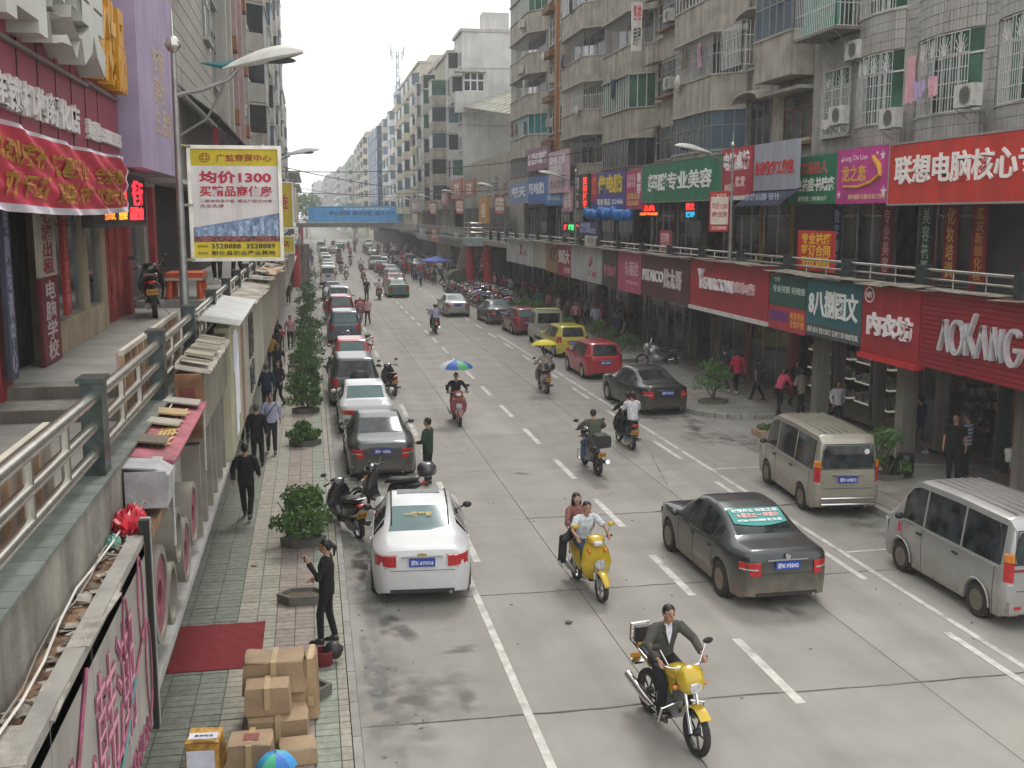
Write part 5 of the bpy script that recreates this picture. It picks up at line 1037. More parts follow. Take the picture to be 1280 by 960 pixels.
# tin lids above the boards
for i, (y0, y1, x, z, m_, l) in enumerate(((14.7, 19.2, -1.2, 5.22, mat('bright_tin', (.5, .5, .48), .35, .5, scale=3, dirt=.2), 'bright new tin sheet lid with a bent front corner'), (19.3, 26, -1.2, 5.1, tin, 'sagging tin roof pieces behind the bright sheet'), (26.1, 33, -1.2, 5.05, tin, 'rusty roof pieces littered with planks'), (33.1, 45, -1.15, 5.0, tin, 'long crumpled tin roof half way along the left row'), (45.1, 60, -1.15, 5.1, tin, 'far stretch of crumpled tin roof'), (60.1, 90, -1.1, 5.1, tin, 'farthest stretch of tin roof on the left'))):
 t = thing('tin_roof', l, 'roof', (x, (y0 + y1) / 2, z)); yy = y0; rr = random.Random(i)
 while yy < y1:
  q = min(y1, yy + rr.uniform(.7, 1.6)) if i else y1; MB().ob((x - .05, (yy + q) / 2, z + (0 if i == 0 else rr.uniform(-.06, .06))), (.62, q - yy - .02, .015), (rr.uniform(-3, 3) * (i > 0), 9 + rr.uniform(-5, 5) * (i > 0), rr.uniform(-5, 5) * (i > 0))).build('tin_sheet', m_, t, world=True); yy = q
 if i > 1:
  for k in range(8): MB().ob((x + rr.uniform(-.2, .2), rr.uniform(y0, y1), z + .07), (rr.uniform(.05, .3), rr.uniform(.2, .9), .03), (rr.uniform(-12, 12), rr.uniform(-12, 12), rr.uniform(-60, 60))).build('loose_plank', woodm if k % 2 else wh, t, world=True)
# ---- upper shops along the walkway
lu = thing('left_shop_building', 'old shop building along the left walkway with dark doorways', 'building', (-5, 22, 4.5))
XLf = -3.82
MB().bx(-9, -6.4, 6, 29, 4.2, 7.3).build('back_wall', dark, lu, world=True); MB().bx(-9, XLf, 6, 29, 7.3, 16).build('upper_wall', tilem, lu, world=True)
bg_p = mat('beige_stone', (.36, .29, .19), .5, scale=3, var=.2, streak=.25, dirt=.15)
for (y0, y1, x1, m_) in ((8.5, 9.2, XLf, redpil), (11.6, 12.2, XLf, redpil), (14.0, 14.5, XLf + .08, redpil), (17.1, 17.45, XLf, bg_p), (19.6, 20.1, XLf, bg_p), (21.3, 21.8, XLf, bg_p), (24.4, 24.9, XLf, redpil), (26.8, 27.3, XLf, conc_d), (28.5, 29, XLf, redpil)): MB().bx(XLf - .6, x1, y0, y1, 4.2, 7.3).build('pillar', m_, lu, world=True)
MB().bx(XLf - .5, XLf + .02, 17.45, 21.3, 4.5, 5.0).build('plinth', bg_p, lu, world=True)
for (y0, y1) in ((9.2, 11.6), (12.2, 14.0)):
 seg_frame(lu, (XLf - .3, y0), (XLf - .3, y1), 4.25, 7.2, 3, [.8], (1, 0), blackm, glass)
fd = thing('folding_gate', 'dark folding steel gate of the computer school entrance', 'gate', (XLf - .2, 15.6, 4.5));
for k in range(14): MB().bx(-.02, .03, -1.05 + k * .16, -1.0 + k * .16, 0, 2.7).build('bar', blackm, fd)
MB().bx(-.2, -.1, -1.1, 1.2, 0, 2.7).build('door_leaf', mat('dark_green_door', (.012, .022, .018), .6), fd)
seg_frame(lu, (XLf - .1, 17.5), (XLf - .1, 19.5), 5.0, 7.1, 2, [.7], (1, 0), greyst, glass); seg_frame(lu, (XLf - .1, 20.1), (XLf - .1, 21.3), 5.0, 7.1, 1, [], (1, 0), greyst, glass)
MB().bx(XLf - .2, XLf - .1, 21.8, 24.4, 4.5, 7.2).build('red_door', mat('red_door', (.3, .03, .03), .5, var=.4, scale=2, streak=.3), lu, world=True)
for y in (22.2, 23.0, 23.8): MB().bx(XLf - .098, XLf - .08, y - .3, y + .3, 4.9, 6.9).build('paper_poster', mat('faded_red_paper', C('8c3c34'), .8, var=.4, scale=3), lu, world=True)
for (y0, y1) in ((24.9, 26.8), (27.3, 28.5)): seg_frame(lu, (XLf - .2, y0), (XLf - .2, y1), 4.7, 7.1, 2, [.7], (1, 0), greyst, glass)
def colsign(y0, y1, z0, z1, col, s_, tc_, label, x=XLf + .14, fr=None): return sign('L', x, y0, y1, z0, z1, col, [('\n'.join(s_), tc_, .2, .8, .04, .96, .006, .02)], label, th=.05, name='vertical_sign', frame=fr)
colsign(16.0, 17.05, 5.75, 6.75, 'b0a898', '七楼出租', '8c2430', 'beige column sign with red characters offering the seventh floor')
colsign(16.0, 17.05, 4.52, 5.74, '6c1c2c', '电脑学校', 'b8a8a8', 'dark red column sign with pale characters for a computer school')
colsign(16.5, 17.05, 6.8, 7.3, '1c2c28', '学校', '8c9c90', 'small black green sign above the beige column sign')
colsign(17.5, 17.9, 5.1, 6.85, 'a02c30', '专业技术大专', 'c86c60', 'narrow red paper strip with characters beside the column signs')
colsign(14.0, 14.35, 4.6, 6.8, '444858', '电脑培训中心', '9090a8', 'slim blue grey vertical sign by the folding gate', x=XLf + .2)
# signs and banner above
def fascia(y0, y1, z0, z1, col, texts, label, x=-3.0, **k): return sign('L', x, y0, y1, z0, z1, col, texts, label, **k)
def ex_ridge(t, w, h, F):
 b = MB()
 for k in range(int(w / .9)): b.bx(-w / 2 + k * .9, -w / 2 + k * .9 + .02, -h / 2, h / 2, .0, .01)
 fmb(b, F).build('panel_seam', blackm, t, kind='stuff')
fascia(9.0, 18.85, 7.5, 8.75, '8c3444', [('美容美体连锁机构新化店', 'd0ccc8', .0, .66, .12, .42, .06, .03), ('美丽热线:3536XXX 3536555'.replace('X', '8'), 'd0ccc8', .72, .995, .12, .34, .05, .03)], 'wine red fascia with a row of small white raised characters on the left', mbase=mat('wine_board', C('8c3848'), .45, scale=1.2, streak=.25, var=.1), extra=ex_ridge)
fascia(9.0, 18.85, 8.78, 12.2, 'b49098', [], 'pale pink upper board carrying the big raised characters', mbase=mat('pink_board', C('ac8890'), .5, scale=1, streak=.4, var=.12), x=-3.05)
def bigword(s_, y0, y1, z0, z1, col, label, x=-3.0, dp=.32, edge=None, bold=.05):
 t = thing('raised_lettering', label, 'lettering', (x, (y0 + y1) / 2, (z0 + z1) / 2)); n = len(s_); w = (y1 - y0) / n
 for k, ch in enumerate(s_): text_on(t, ch, mat('big_letter_' + col, C(col), .4, var=.08, scale=2, streak=.15), -(y1 - y0) / 2 + k * w + .05, -(y1 - y0) / 2 + (k + 1) * w - .05, -(z1 - z0) / 2, (z1 - z0) / 2, 0, dp, bold, F=LEFT_F, name='character')
 b = MB(); b.bx(-.02, .06, -(y1 - y0) / 2, (y1 - y0) / 2, -(z1 - z0) / 2 - .1, -(z1 - z0) / 2 - .06); b.build('rail', greyst, t)
 return t
bigword('日姿美', 11.0, 16.2, 8.45, 10.4, 'b8b8b0', 'huge pale grey raised characters on the left fascia')
bigword('化妆品', 16.3, 18.75, 8.5, 9.75, 'c89018', 'gold yellow raised characters right of the huge grey ones', dp=.2)
# the sagging cloth banner
t = thing('cloth_banner', 'wrinkled crimson cloth banner with yellow writing and white hem under the fascia', 'banner', (-2.85, 14.5, 7.1)); b = MB(); NX, NZ = 80, 22; w_, h_ = 7.9, .86; F = LEFT_F
def bw(u, v): return (u * w_, v * h_ - .06 * (1 - (2 * u) ** 2) + (.0), .03 * math.sin(26 * u + 9 * v) * (.6 + abs(v)) + .022 * math.sin(61 * (u * .7 + v * .35)))
vs = [bw(i / NX - .5, j / NZ - .5) for i in range(NX + 1) for j in range(NZ + 1)]; fs = [(i * (NZ + 1) + j, (i + 1) * (NZ + 1) + j, (i + 1) * (NZ + 1) + j + 1, i * (NZ + 1) + j + 1) for i in range(NX) for j in range(NZ)]
inner = [f for f in fs if 2 <= f[0] % (NZ + 1) < NZ - 1 and f[0] // (NZ + 1) < NX - 1]; hem = [f for f in fs if f not in set(inner)]
for ff, nm, mm in ((inner, 'cloth', mat('crimson_cloth', C('b83448'), .75, scale=2, var=.12)), (hem, 'hem', mat('hem_white', C('d0c8d0'), .8, scale=3))): q = MB(); q.add(vs, ff); fmb(q, F).build(nm, mm, t, smooth=80)
for s_, u0, u1, v0, v1 in (('热烈庆祝', -.47, -.2, .05, .33), ('隆重开业', -.15, .1, .0, .3), ('全场特惠', .16, .44, -.02, .26), ('办卡五折', -.42, -.18, -.33, -.02), ('美容美体护理', -.14, .12, -.36, -.05), ('欢迎光临', .18, .44, -.36, -.06)):
 tv, tf = text_mesh(s_, .01, .03); q = MB(); q.add([tuple(F @ Vector((lambda p: (p[0], p[1], p[2] + .03))(bw(u0 + x * (u1 - u0), v0 + y * (v1 - v0))))) for x, y, z in tv], tf); q.build('lettering', mat('lettering_c8a048', C('c8a048'), .7), t)
def ex_led2(t, w, h, F): pass
led('L', -3.0, 16.2, 21.3, 6.48, 7.25, [('时', 'f02838', .5, .62, .42, .92, .01, .04, 1.8), ('街', 'f02838', .72, .96, .4, .95, .01, .04, 1.8), ('剪发', 'f08030', .2, .38, .08, .34, .01, .04, 1.3), ('烫染', 'f0a030', .44, .6, .08, .34, .01, .04, 1.2), ('品牌店', 'f03038', .66, .96, .06, .36, .01, .04, 1.6)], 'black LED sign with glowing red characters under the purple sign')
t = sign('L', -2.7, 19.15, 24.4, 7.4, 10.9, '9c84b0', [('依丽\n美妆\n生活馆', 'b8a080', .36, .8, .2, .66, .004, .01)], 'large faded lilac sign box on the left beside the steel lamp post', th=.9, mbase=mat('lilac_vinyl', C('a090ac'), .6, scale=1.2, streak=.2, var=.12), name='sign_box')
MB().bx(-3.4, -2.7, 24.45, 27, 7.3, 7.4).build('purple_shelf', conc_l, lu, world=True)
# tiled building above, then the others
for (y0, y1, z0) in ((24.4, 29.0, 7.5),): MB().bx(-3.75, -3.5, y0, y1, z0, 16).build('tiled_projection', tilem, lu, world=True)
for z in (8.2, 11.2, 14.2): seg_frame(lu, (-3.49, 25.2), (-3.49, 27.5), z, z + 1.7, 3, [.65], (1, 0), blackm, glass); grille(lu, (-3.2, 25.0), (-3.2, 27.7), z - .1, z + 1.9, (1, 0), .14, .012, greyst, False, 3)
b = MB()
for y in (24.7, 25.0, 28.6): b.tube([(-3.3, y, 7.4), (-3.3, y, 15.5)], .05, 6)
b.build('drain_pipe', mat('pipe_tan', C('948874'), .7, streak=.3), lu, world=True)
l2 = thing('left_tiled_building', 'tall pale tiled house with a blank wall on the left of the street', 'building', (-7, 35.5, .12))
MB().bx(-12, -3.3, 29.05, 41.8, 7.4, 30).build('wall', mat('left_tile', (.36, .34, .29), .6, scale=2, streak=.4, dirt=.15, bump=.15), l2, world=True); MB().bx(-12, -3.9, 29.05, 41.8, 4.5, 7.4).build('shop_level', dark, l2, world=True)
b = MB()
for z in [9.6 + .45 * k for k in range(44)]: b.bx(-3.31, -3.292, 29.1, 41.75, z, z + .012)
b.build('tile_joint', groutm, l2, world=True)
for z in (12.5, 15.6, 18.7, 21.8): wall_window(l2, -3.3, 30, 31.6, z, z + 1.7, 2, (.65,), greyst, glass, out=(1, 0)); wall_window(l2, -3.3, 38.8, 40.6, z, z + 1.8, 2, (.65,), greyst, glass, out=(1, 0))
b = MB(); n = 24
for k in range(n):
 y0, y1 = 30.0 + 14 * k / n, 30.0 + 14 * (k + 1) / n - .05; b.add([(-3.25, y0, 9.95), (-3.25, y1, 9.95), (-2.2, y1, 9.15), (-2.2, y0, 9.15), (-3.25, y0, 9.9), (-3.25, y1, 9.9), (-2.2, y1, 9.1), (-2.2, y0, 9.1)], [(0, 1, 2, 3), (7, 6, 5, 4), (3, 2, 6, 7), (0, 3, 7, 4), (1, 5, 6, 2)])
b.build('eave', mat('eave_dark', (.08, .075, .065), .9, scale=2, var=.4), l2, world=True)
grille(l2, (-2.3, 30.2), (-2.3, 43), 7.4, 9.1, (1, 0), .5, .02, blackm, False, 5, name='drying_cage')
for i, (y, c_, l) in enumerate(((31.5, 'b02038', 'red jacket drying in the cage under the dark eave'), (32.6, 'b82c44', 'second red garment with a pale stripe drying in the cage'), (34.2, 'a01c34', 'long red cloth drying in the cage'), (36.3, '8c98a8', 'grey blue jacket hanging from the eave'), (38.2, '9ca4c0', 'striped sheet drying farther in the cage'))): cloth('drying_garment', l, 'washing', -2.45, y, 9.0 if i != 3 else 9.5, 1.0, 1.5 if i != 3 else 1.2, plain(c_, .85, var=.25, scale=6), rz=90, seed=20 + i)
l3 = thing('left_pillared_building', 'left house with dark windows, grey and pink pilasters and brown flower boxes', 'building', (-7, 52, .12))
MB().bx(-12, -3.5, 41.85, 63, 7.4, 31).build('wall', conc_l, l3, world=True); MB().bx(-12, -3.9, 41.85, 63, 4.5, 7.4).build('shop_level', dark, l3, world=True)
for i, (y, m_) in enumerate(((46.2, conc_l), (49.2, conc_l), (53.2, mat('pink_tile', (.42, .3, .29), .7, streak=.2)), (57.5, MATS.get('pink_tile')), (62, conc_l))): MB().bx(-3.5, -3.05, y - .35, y + .35, 8, 31).build('pilaster', m_, l3, world=True)
for z in (8.4, 11.5, 14.6, 17.7, 20.8, 23.9):
 for y0, y1 in ((43.4, 45.6), (47.0, 48.6), (50.4, 52.4), (54.4, 56.6), (58.6, 61)): wall_window(l3, -3.5, y0, y1, z, z + 2.0, 2, (.7,), greyst, glass, out=(1, 0), stuff=True)
 for y in (50.0, 58.4): MB().bx(-3.5, -2.9, y, y + 1.2, z - .9, z - .3).build('flower_box', mat('brown_box', C('8c5c3c'), .7), l3, world=True)
for z in (9, 11.8): ac_unit(-3.45, 60.3, z, 'air conditioner %s on the left pillared house' % ('low' if z < 10 else 'at mid height'), side=1)
l4 = far_block('left_balcony_block', 'tall left apartment block with projecting caged balconies', 63.2, 126, 29.5, -3.6, conc, 8, 1, z0=7.6, bayd=1.1, s=-1, zbase=.12)
l5 = far_block('left_white_block', 'pale plain block at the end of the left row', 127, 195, 25.5, -3.7, whiteb, 6, 2, z0=8, bayd=.5, s=-1)
l6 = far_block('left_low_block', 'low hazy left house with long roof slabs', 198, 275, 15.5, -4.5, paleg, 6, 3, z0=7, bayd=1.8, s=-1)
for z in (7.5, 9.8, 12, 14.2): MB().bx(-6, -1.6, 200, 262, z, z + .3).build('roof_slab', conc_l, l6, world=True)
far_block('left_far_block', 'faint low left house beyond the footbridge', 300, 420, 12, -6, whiteb, 6, 3, z0=6, s=-1)
# left lamp post with the property billboard
t = lamp((-1.73, 15.6, 4.5), 1, 'stainless steel lamp post rising from the left walkway beside the billboard', h=4.25, arm=1.5)
t = lamp((-1.73, 44, 4.5), 1, 'second lamp on the left with only its head above the billboard', h=4.6, arm=1.9)
bb = sign('F', 15.9, -1.6, -.42, 6.02, 7.52, 'd4cfcc', [('广益商贸中心', '98402c', .29, .93, .885, .955, .006, .02), ('均价1300', 'b01c40', .09, .92, .685, .80, .006, .035), ('买精品商住房', 'b01c3c', .09, .92, .565, .665, .006, .025), ('二期准现房开盘  臻品户型仅70席', '905058', .09, .92, .51, .54, .004, .01), ('先买先得', '905058', .09, .36, .46, .495, .004, .01), ('3528888  3528889', '242424', .2, .94, .085, .13, .006, .015), ('新化县农业产业基地', '242424', .2, .94, .02, .065, .006, .01), ('咨询热线', '404020', .04, .16, .095, .12, .004, .0), ('项目地址', '404020', .04, .16, .03, .055, .004, .0)],
 'property billboard banner with yellow bands hanging from the left lamp post', th=.02, frame=steel, name='billboard',
 extra=lambda t, w, h, F: [fmb(MB().bx(-w / 2, w / 2, h / 2 - .23, h / 2, .0, .0008), F).build('yellow_band', mat('band_yellow', C('c8b428'), .6), t), fmb(MB().bx(-w / 2, w / 2, -h / 2, -h / 2 + .22, .0, .0008), F).build('yellow_band', MATS['band_yellow'], t)])
w, h = 1.18, 1.5
b = MB(); b.add([(-w / 2, -h / 2 + .222, .003), (w / 2, -h / 2 + .222, .003), (w / 2, -h / 2 + .62, .003), (-w / 2, -h / 2 + .42, .003)], [(0, 1, 2, 3)]); fmb(b, FRONT_F).build('printed_building', mat('print_blue', C('788ca8'), .7, scale=9, var=.4), bb)
for k in range(12):
 u = -w / 2 + .02 + k * .097; top = -h / 2 + .40 + .2 * k / 12
 b = MB().bx(u + .012, u + .07, -h / 2 + .3, top, .004, .005)
 for q in range(4): b.bx(u + .012, u + .07, -h / 2 + .31 + q * (top + h / 2 - .32) / 4, -h / 2 + .318 + q * (top + h / 2 - .32) / 4, .0052, .006)
 fmb(b, FRONT_F).build('printed_tower', mat('print_pale', C('90a4bc'), .7, scale=14, var=.5), bb)
fmb(MB().bx(-w / 2, w / 2, -h / 2 + .222, -h / 2 + .3, .0062, .007), FRONT_F).build('printed_crowd', mat('print_red', C('80504c'), .7, scale=40, var=.8), bb)
b = MB();
for a in range(3): b.tube([(-.4 + .07 * math.cos(q * .4) * (1 if a != 1 else .45), .63 + .06 * math.sin(q * .4) * (1 if a != 2 else .4), .004) for q in range(17)], .004, 4)
fmb(b, FRONT_F).build('emblem', mat('lettering_98402c', C('98402c'), .5), bb)
b = MB()
for z in (6.0, 7.55, 6.75): b.tube([(-1.73, 15.62, z), (-1.6, 15.9, z)], .02, 6)
b.build('clamp', steel, bb, world=True)
# further banners on the left posts
for i, (y, z0, z1, x0, c_, s_, l) in enumerate(((40, 6.2, 7.75, -1.85, 'c8b030', '广益', 'yellow topped banner behind the first billboard'), (40.5, 5.3, 5.85, -1.85, 'c4b82c', '352', 'small yellow board below the second banner'), (58, 6.3, 8.0, -1.95, 'd0ccc8', '均价', 'third banner down the left side, cream with red characters'), (72, 6.2, 8.0, -2.0, 'c8a040', '商贸', 'far orange yellow banner on the left'))): sign('F', y, x0, x0 + 1.25, z0, z1, c_, [(s_, 'a83038', .1, .9, .4, .75)], l, th=.03, name='poster_banner', frame=steel)
# timber light box frames leaning behind the railing
for i, (y0, y1, x, z0, z1, l) in enumerate(((10.9, 15.4, -1.85, 4.5, 5.3, 'long timber backed sign frame leaning behind the railing'), (6.2, 8.7, -2.05, 4.2, 5.02, 'short timber framed board behind the nearest rail'))):
 t = thing('leaning_sign_frame', l, 'frame', (x, (y0 + y1) / 2, z0)); MB().bx(x - .02, x, y0, y1, z0, z1).build('board', plain('a89890', .7, dirt=.3), t, world=True)
 MB().bx(x, x + .05, y0, y1, z1 - .03, z1 + .02).build('top_rail', plain('c0b8a8', .6), t, world=True)
 yy = y0
 while yy < y1: MB().bx(x, x + .05, yy, yy + .06, z0, z1 - .03).build('slat', woodm, t, world=True); yy += .42
 MB().bx(x, x + .05, y1 - .02, y1 + .02, z0, z1 - .03).build('end_rail', plain('c0b8a8', .6), t, world=True)
t = thing('plastic_table', 'orange topped white plastic stall table on the left walkway', 'table', (-2.95, 27.2, 4.66)); MB().bx(-.42, .42, -.6, .6, .5, .62).build('top', mat('orange_plastic', C('b84c20'), .5, var=.15), t);
b = MB()
for x in (-.36, .36):
 for y in (-.5, .5): b.tube([(x, y, 0), (x * .92, y * .92, .5)], [.09, .06], 8)
b.build('legs', MATS['orange_plastic'], t)
b = MB(); n = 10
for x in (-.43, .43):
 for k in range(n): a, c = math.pi * k / n, math.pi * (k + 1) / n; b.add([(x, .42 * math.cos(a), .5 - .12 + .1 * math.sin(a)), (x, .42 * math.cos(c), .5 - .12 + .1 * math.sin(c)), (x, .6 * math.cos(c), .5), (x, .6 * math.cos(a), .5)], [(0, 1, 2, 3), (3, 2, 1, 0)])
b.bx(-.43, .43, -.61, .61, .44, .499); b.build('apron', plain('b8a898', .5), t)
# ---- left pavement objects
def hex_planter(x, y, label, r=.42, soil_h=.1, squash=.6, grp='hexagonal concrete planters'):
 t = thing('hexagonal_planter', label, 'planter', (x, y, .12), 0, grp); P = lambda rr, z: [(rr * math.cos(R(60 * k)), rr * squash * math.sin(R(60 * k)) * 1.15, z) for k in range(6)]
 b = MB(); b.rings([P(r, 0), P(r * 1.02, .16), P(r * .86, .16), P(r * .84, .05)], cap=False); b.build('rim', mat('planter_concrete', (.14, .135, .115), .9, scale=5, dirt=.3, bump=.4), t)
 b = MB(); b.add(P(r * .85, soil_h) + [(0, 0, soil_h + .02)], [(k, (k + 1) % 6, 6) for k in range(6)]); b.build('soil', soil, t); return t
SH = {}
def shrub(x, y, h, w, label, seed, grp='street shrubs', z=.2, dens=1.0, mm=None, near=1, cat='shrub', nm='street_shrub'):
 rr = random.Random(seed); t = thing(nm, label, cat, (x, y, z), 0, grp); b = MB(); tips = []
 for k in range(6):
  a = rr.uniform(0, 6.28); r = rr.uniform(.15, .42) * w; tip = (r * math.cos(a), r * math.sin(a), h * rr.uniform(.5, .85)); b.tube([(0, 0, 0), (tip[0] * .4, tip[1] * .4, h * .3), tip], [.03, .02, .008], 5); tips.append(tip)
 b.build('stem', bark, t)
 cl = [];
 for k in range(int(16 * dens)):
  a = rr.uniform(0, 6.28); q = rr.uniform(0, 1) ** .5; zz = rr.uniform(.22, 1); ww = w * .5 * math.sin(math.pi * min(.97, zz * .82 + .12)) ; cl.append((ww * q * math.cos(a), ww * q * math.sin(a), h * zz * .88, rr.uniform(.15, .26) * w * .9))
 b = MB(); n = int(75 * near)
 for cx, cy, cz, cr in cl:
  q = leafball((cx, cy, cz), (cr, cr, cr * .75), n, .055 * (1.4 if near < 1 else 1), rr); o = len(b.v); b.v += q.v; b.f += [tuple(i + o for i in f) for f in q.f]; b.m += q.m
 b.build('foliage', mm or leafm, t); return t
ly = [(18.1, 0, 'empty hexagonal planter beside the standing woman'), (14.3, 0, 'empty hexagonal planter half hidden by the cartons'), (21.4, 1.25, 'large bushy shrub nearest the white saloon'), (31.1, .6, 'small sparse shrub in a planter by the black saloon'), (36.4, .95, 'low shrub in a planter by the white boxy saloon'), (39.3, 1.15, 'bushy shrub sixth from the front'), (42.3, 1.25, 'bushy shrub beside the red car'), (45.6, 1.3, 'tall bushy shrub with pale new leaves'), (50, 1.3, 'rounded shrub in the dense row'), (54.8, 1.35, 'rounded shrub near the walking mother'), (61, 1.4, 'round shrub by the dark estate car'), (69, 1.35, 'round shrub near the small red car'), (79, 1.5, 'distant round shrub past the silver estate'), (90, 1.7, 'distant shrub before the left landing'), (112, 2.2, 'shrub beyond the left landing')]
for i, (y, h, l) in enumerate(ly):
 hex_planter(-.3, y, ('hexagonal planter under the ' + l) if h else l, r=.45 if h else .42)
 if h: shrub(-.3, y, h * (1 if y < 38 else (.85 if y < 52 else .7)), (.95 if y < 52 else 1.05) * max(h, .75) ** .6 * (1.25 if i != 2 else 1.12), l, 50 + i, near=(1.5 if i == 2 else 1.1) if y < 55 else .6, dens=1.3)
hex_planter(-.3, 24.3, 'hexagonal planter rim behind the large bushy shrub')
# carton stack
bt_ = [mat('carton_tan', (.36, .25, .15), .75, scale=2.5, var=.15, bump=.3, dirt=.3), carton]
def carton_box(x, y, z, w, d, h, rz, label, tapes=1, m_=None, sag=.02):
 t = thing('carton', label, 'carton', (x, y, z), R(rz), 'cartons stacked on the left pavement'); rr = random.Random(int(x * 100) + int(z * 77)); b = MB(); rs = []
 for q, ins in ((0, .02), (.03, 0), (h - .04, .0 + sag * .5), (h - .01, .02), (h, .04)):
  p = []
  for (sx, sy) in ((-1, -1), (0, -1.02), (1, -1), (1.02, 0), (1, 1), (0, 1.02), (-1, 1), (-1.02, 0)): p.append((sx * (w / 2 - ins) + rr.uniform(-1, 1) * sag * .4, sy * (d / 2 - ins) + rr.uniform(-1, 1) * sag * .4, q + rr.uniform(-1, 1) * sag * .3))
  rs.append(p)
 b.rings(rs); b.build('box', m_ or bt_[len(label) % 2], t, smooth=35)
 if tapes:
  MB().bx(-.035, .035, -d / 2 - .012, d / 2 + .012, h - .002, h + .006).build('tape', tape, t); MB().bx(-.035, .035, -d / 2 - .014, -d / 2 - .004, h - .25, h + .004).build('tape', tape, t)
  MB().bx(-.035, .035, -d / 2 - .02, -d / 2 - .012, h * .25, h * .4).build('tape_flap', tape, t)
 return t
carton_box(-.6, 13.75, .12, .74, .5, .42, 2, 'large carton at the back of the stack with another carton on it'); carton_box(-.6, 13.7, .55, .78, .5, .44, -3, 'long taped carton topmost at the back of the stack', sag=.06); carton_box(-.14, 13.8, .12, .16, .46, .84, -5, 'narrow upright carton at the right of the stack', sag=.05)
carton_box(-.56, 13.12, .12, .76, .56, .36, 1, 'wide crushed carton under the square one', sag=.05); carton_box(-.68, 13.2, .485, .56, .38, .36, 0, 'square plain carton in the middle of the stack', 1)
t = carton_box(-.86, 12.5, .12, .54, .46, .36, -4, 'low carton with a printed square in front of the stack', 1, sag=.04); MB().bx(-.08, .1, -.1, .08, .367, .37).build('printed_square', plain('8c4c44', .7), t)
carton_box(-.32, 12.55, .12, .46, .4, .22, 4, 'low carton at the lower right of the stack', 0)
t = carton_box(-1.4, 12.55, .12, .42, .4, .42, -4, 'yellow printed parcel wrapped in white paper at the lower left', 0, mat('yellow_wrap', C('c09040'), .65, var=.35, scale=12, dirt=.2), sag=.05); MB().bx(-.16, .17, -.13, .02, .422, .43).build('white_label', mat('white_paper', (0, 0, 0)), t); MB().bx(-.17, .15, -.222, -.212, .1, .32).build('white_label', MATS['white_paper'], t); text_on(t, '易碎物品', mat('lettering_505058', C('505058'), .6), -.1, .12, -.09, -.03, .431, .002, .01)
t = thing('red_bucket', 'small dark red basket under a black bag by the planter', 'basket', (.02, 15.35, .12)); MB().lathe([(.02, 0), (.13, .0), (.16, .22), (.14, .22), (.12, .03)], n=14).build('basket', mat('dark_red_plastic', C('6c1c20'), .5), t)
b = MB().ell((0, 0, .1), (.14, .12, .14), 12, 8); b.v = [(x * random.uniform(.85, 1.15), y, max(0, z)) for x, y, z in b.v]; box_thing('black_bag', 'black shoulder bag resting against the red basket', 'bag', MB().add([(x + .17, y + 15.4, z + .2) for x, y, z in b.v], b.f), blackm, smooth=50)
t = thing('child_umbrella', 'small blue and green dome cap at the bottom edge by the cartons', 'umbrella', (-.55, 11.95, .12));
for k in range(8):
 b = MB(); vs = [(0, 0, .42)]
 for j in range(1, 5):
  for a in (k, k + 1): vs.append((.24 * math.sin(j * .35) / math.sin(1.4) * math.cos(a * .785), .24 * math.sin(j * .35) / math.sin(1.4) * math.sin(a * .785), .42 - .2 * (1 - math.cos(j * .35))))
 b.add(vs, [(0, 1, 2)] + [(2 * j - 1, 2 * j + 1, 2 * j + 2, 2 * j) for j in range(1, 4)]); b.build('panel', plain(('50b0d8', '60c898', '3878c8', '4898d8')[k % 4], .5), t, smooth=80)
MB().tube([(0, 0, 0), (0, 0, .45)], .01, 6).build('shaft', greyst, t)
rc = MB(); q_ = [[(-2.2 + 1.32 * i / 24, 15.4 + 1.82 * j / 30, .134 + .005 * math.sin(i * .9 + j * .5) * math.sin(j * .37) + (.012 if i == 24 and j % 11 > 7 else 0)) for j in range(31)] for i in range(25)]
rc.rings(q_, cap=False, closed=False); rc.rings([[(x, y, .1235) for x, y, z in r_] for r_ in q_[::-1]], cap=False, closed=False); o = box_thing('red_carpet', 'dark red carpet laid on the pavement in front of a shop', 'carpet', rc, mat('red_carpet', C('7c2024'), .95, scale=20, var=.12, bump=.4))
t = thing('metal_stool', 'thin dark metal bench frame standing by the shrubs', 'stool', (-.75, 44.5, .12)); b = MB()
for x in (-.25, .25):
 for y in (-.12, .12): b.tube([(x, y, 0), (x, y, .5)], .02, 5)
b.build('legs', blackm, t); MB().bx(-.28, .28, -.15, .15, .5, .54).build('seat', blackm, t)
# far tree on the left and more shrubs on the right
def tree(x, y, h, w, label, seed, n=26, z0=.1, leaf=.3):
 rr = random.Random(seed); t = thing('street_tree', label, 'tree', (x, y, z0)); b = MB(); b.tube([(0, 0, 0), (.1, 0, h * .3), (0, .1, h * .55)], [.18, .13, .08], 8)
 for k in range(6): a = k * 1.05; b.tube([(0, 0, h * .4), (w * .25 * math.cos(a), w * .25 * math.sin(a), h * .65)], [.07, .03], 5)
 b.build('trunk', bark, t); b = MB()
 for k in range(n):
  a = rr.uniform(0, 6.28); q = rr.uniform(0, 1) ** .6; zz = rr.uniform(.4, .95); ww = w * .5 * math.sin(math.pi * (zz * .8 + .12)); r = rr.uniform(.14, .24) * w
  s_ = leafball((ww * q * math.cos(a), ww * q * math.sin(a), h * zz), (r, r, r * .7), 60, leaf, rr); o = len(b.v); b.v += s_.v; b.f += [tuple(i + o for i in f) for f in s_.f]; b.m += s_.m
 b.build('crown', leafm, t); return t
tree(-1.0, 330, 12.5, 13, 'green tree behind the blue banner at its left end', 4, leaf=.5); tree(13, 330, 10, 11, 'pale green tree above the middle of the blue banner', 6, leaf=.5)
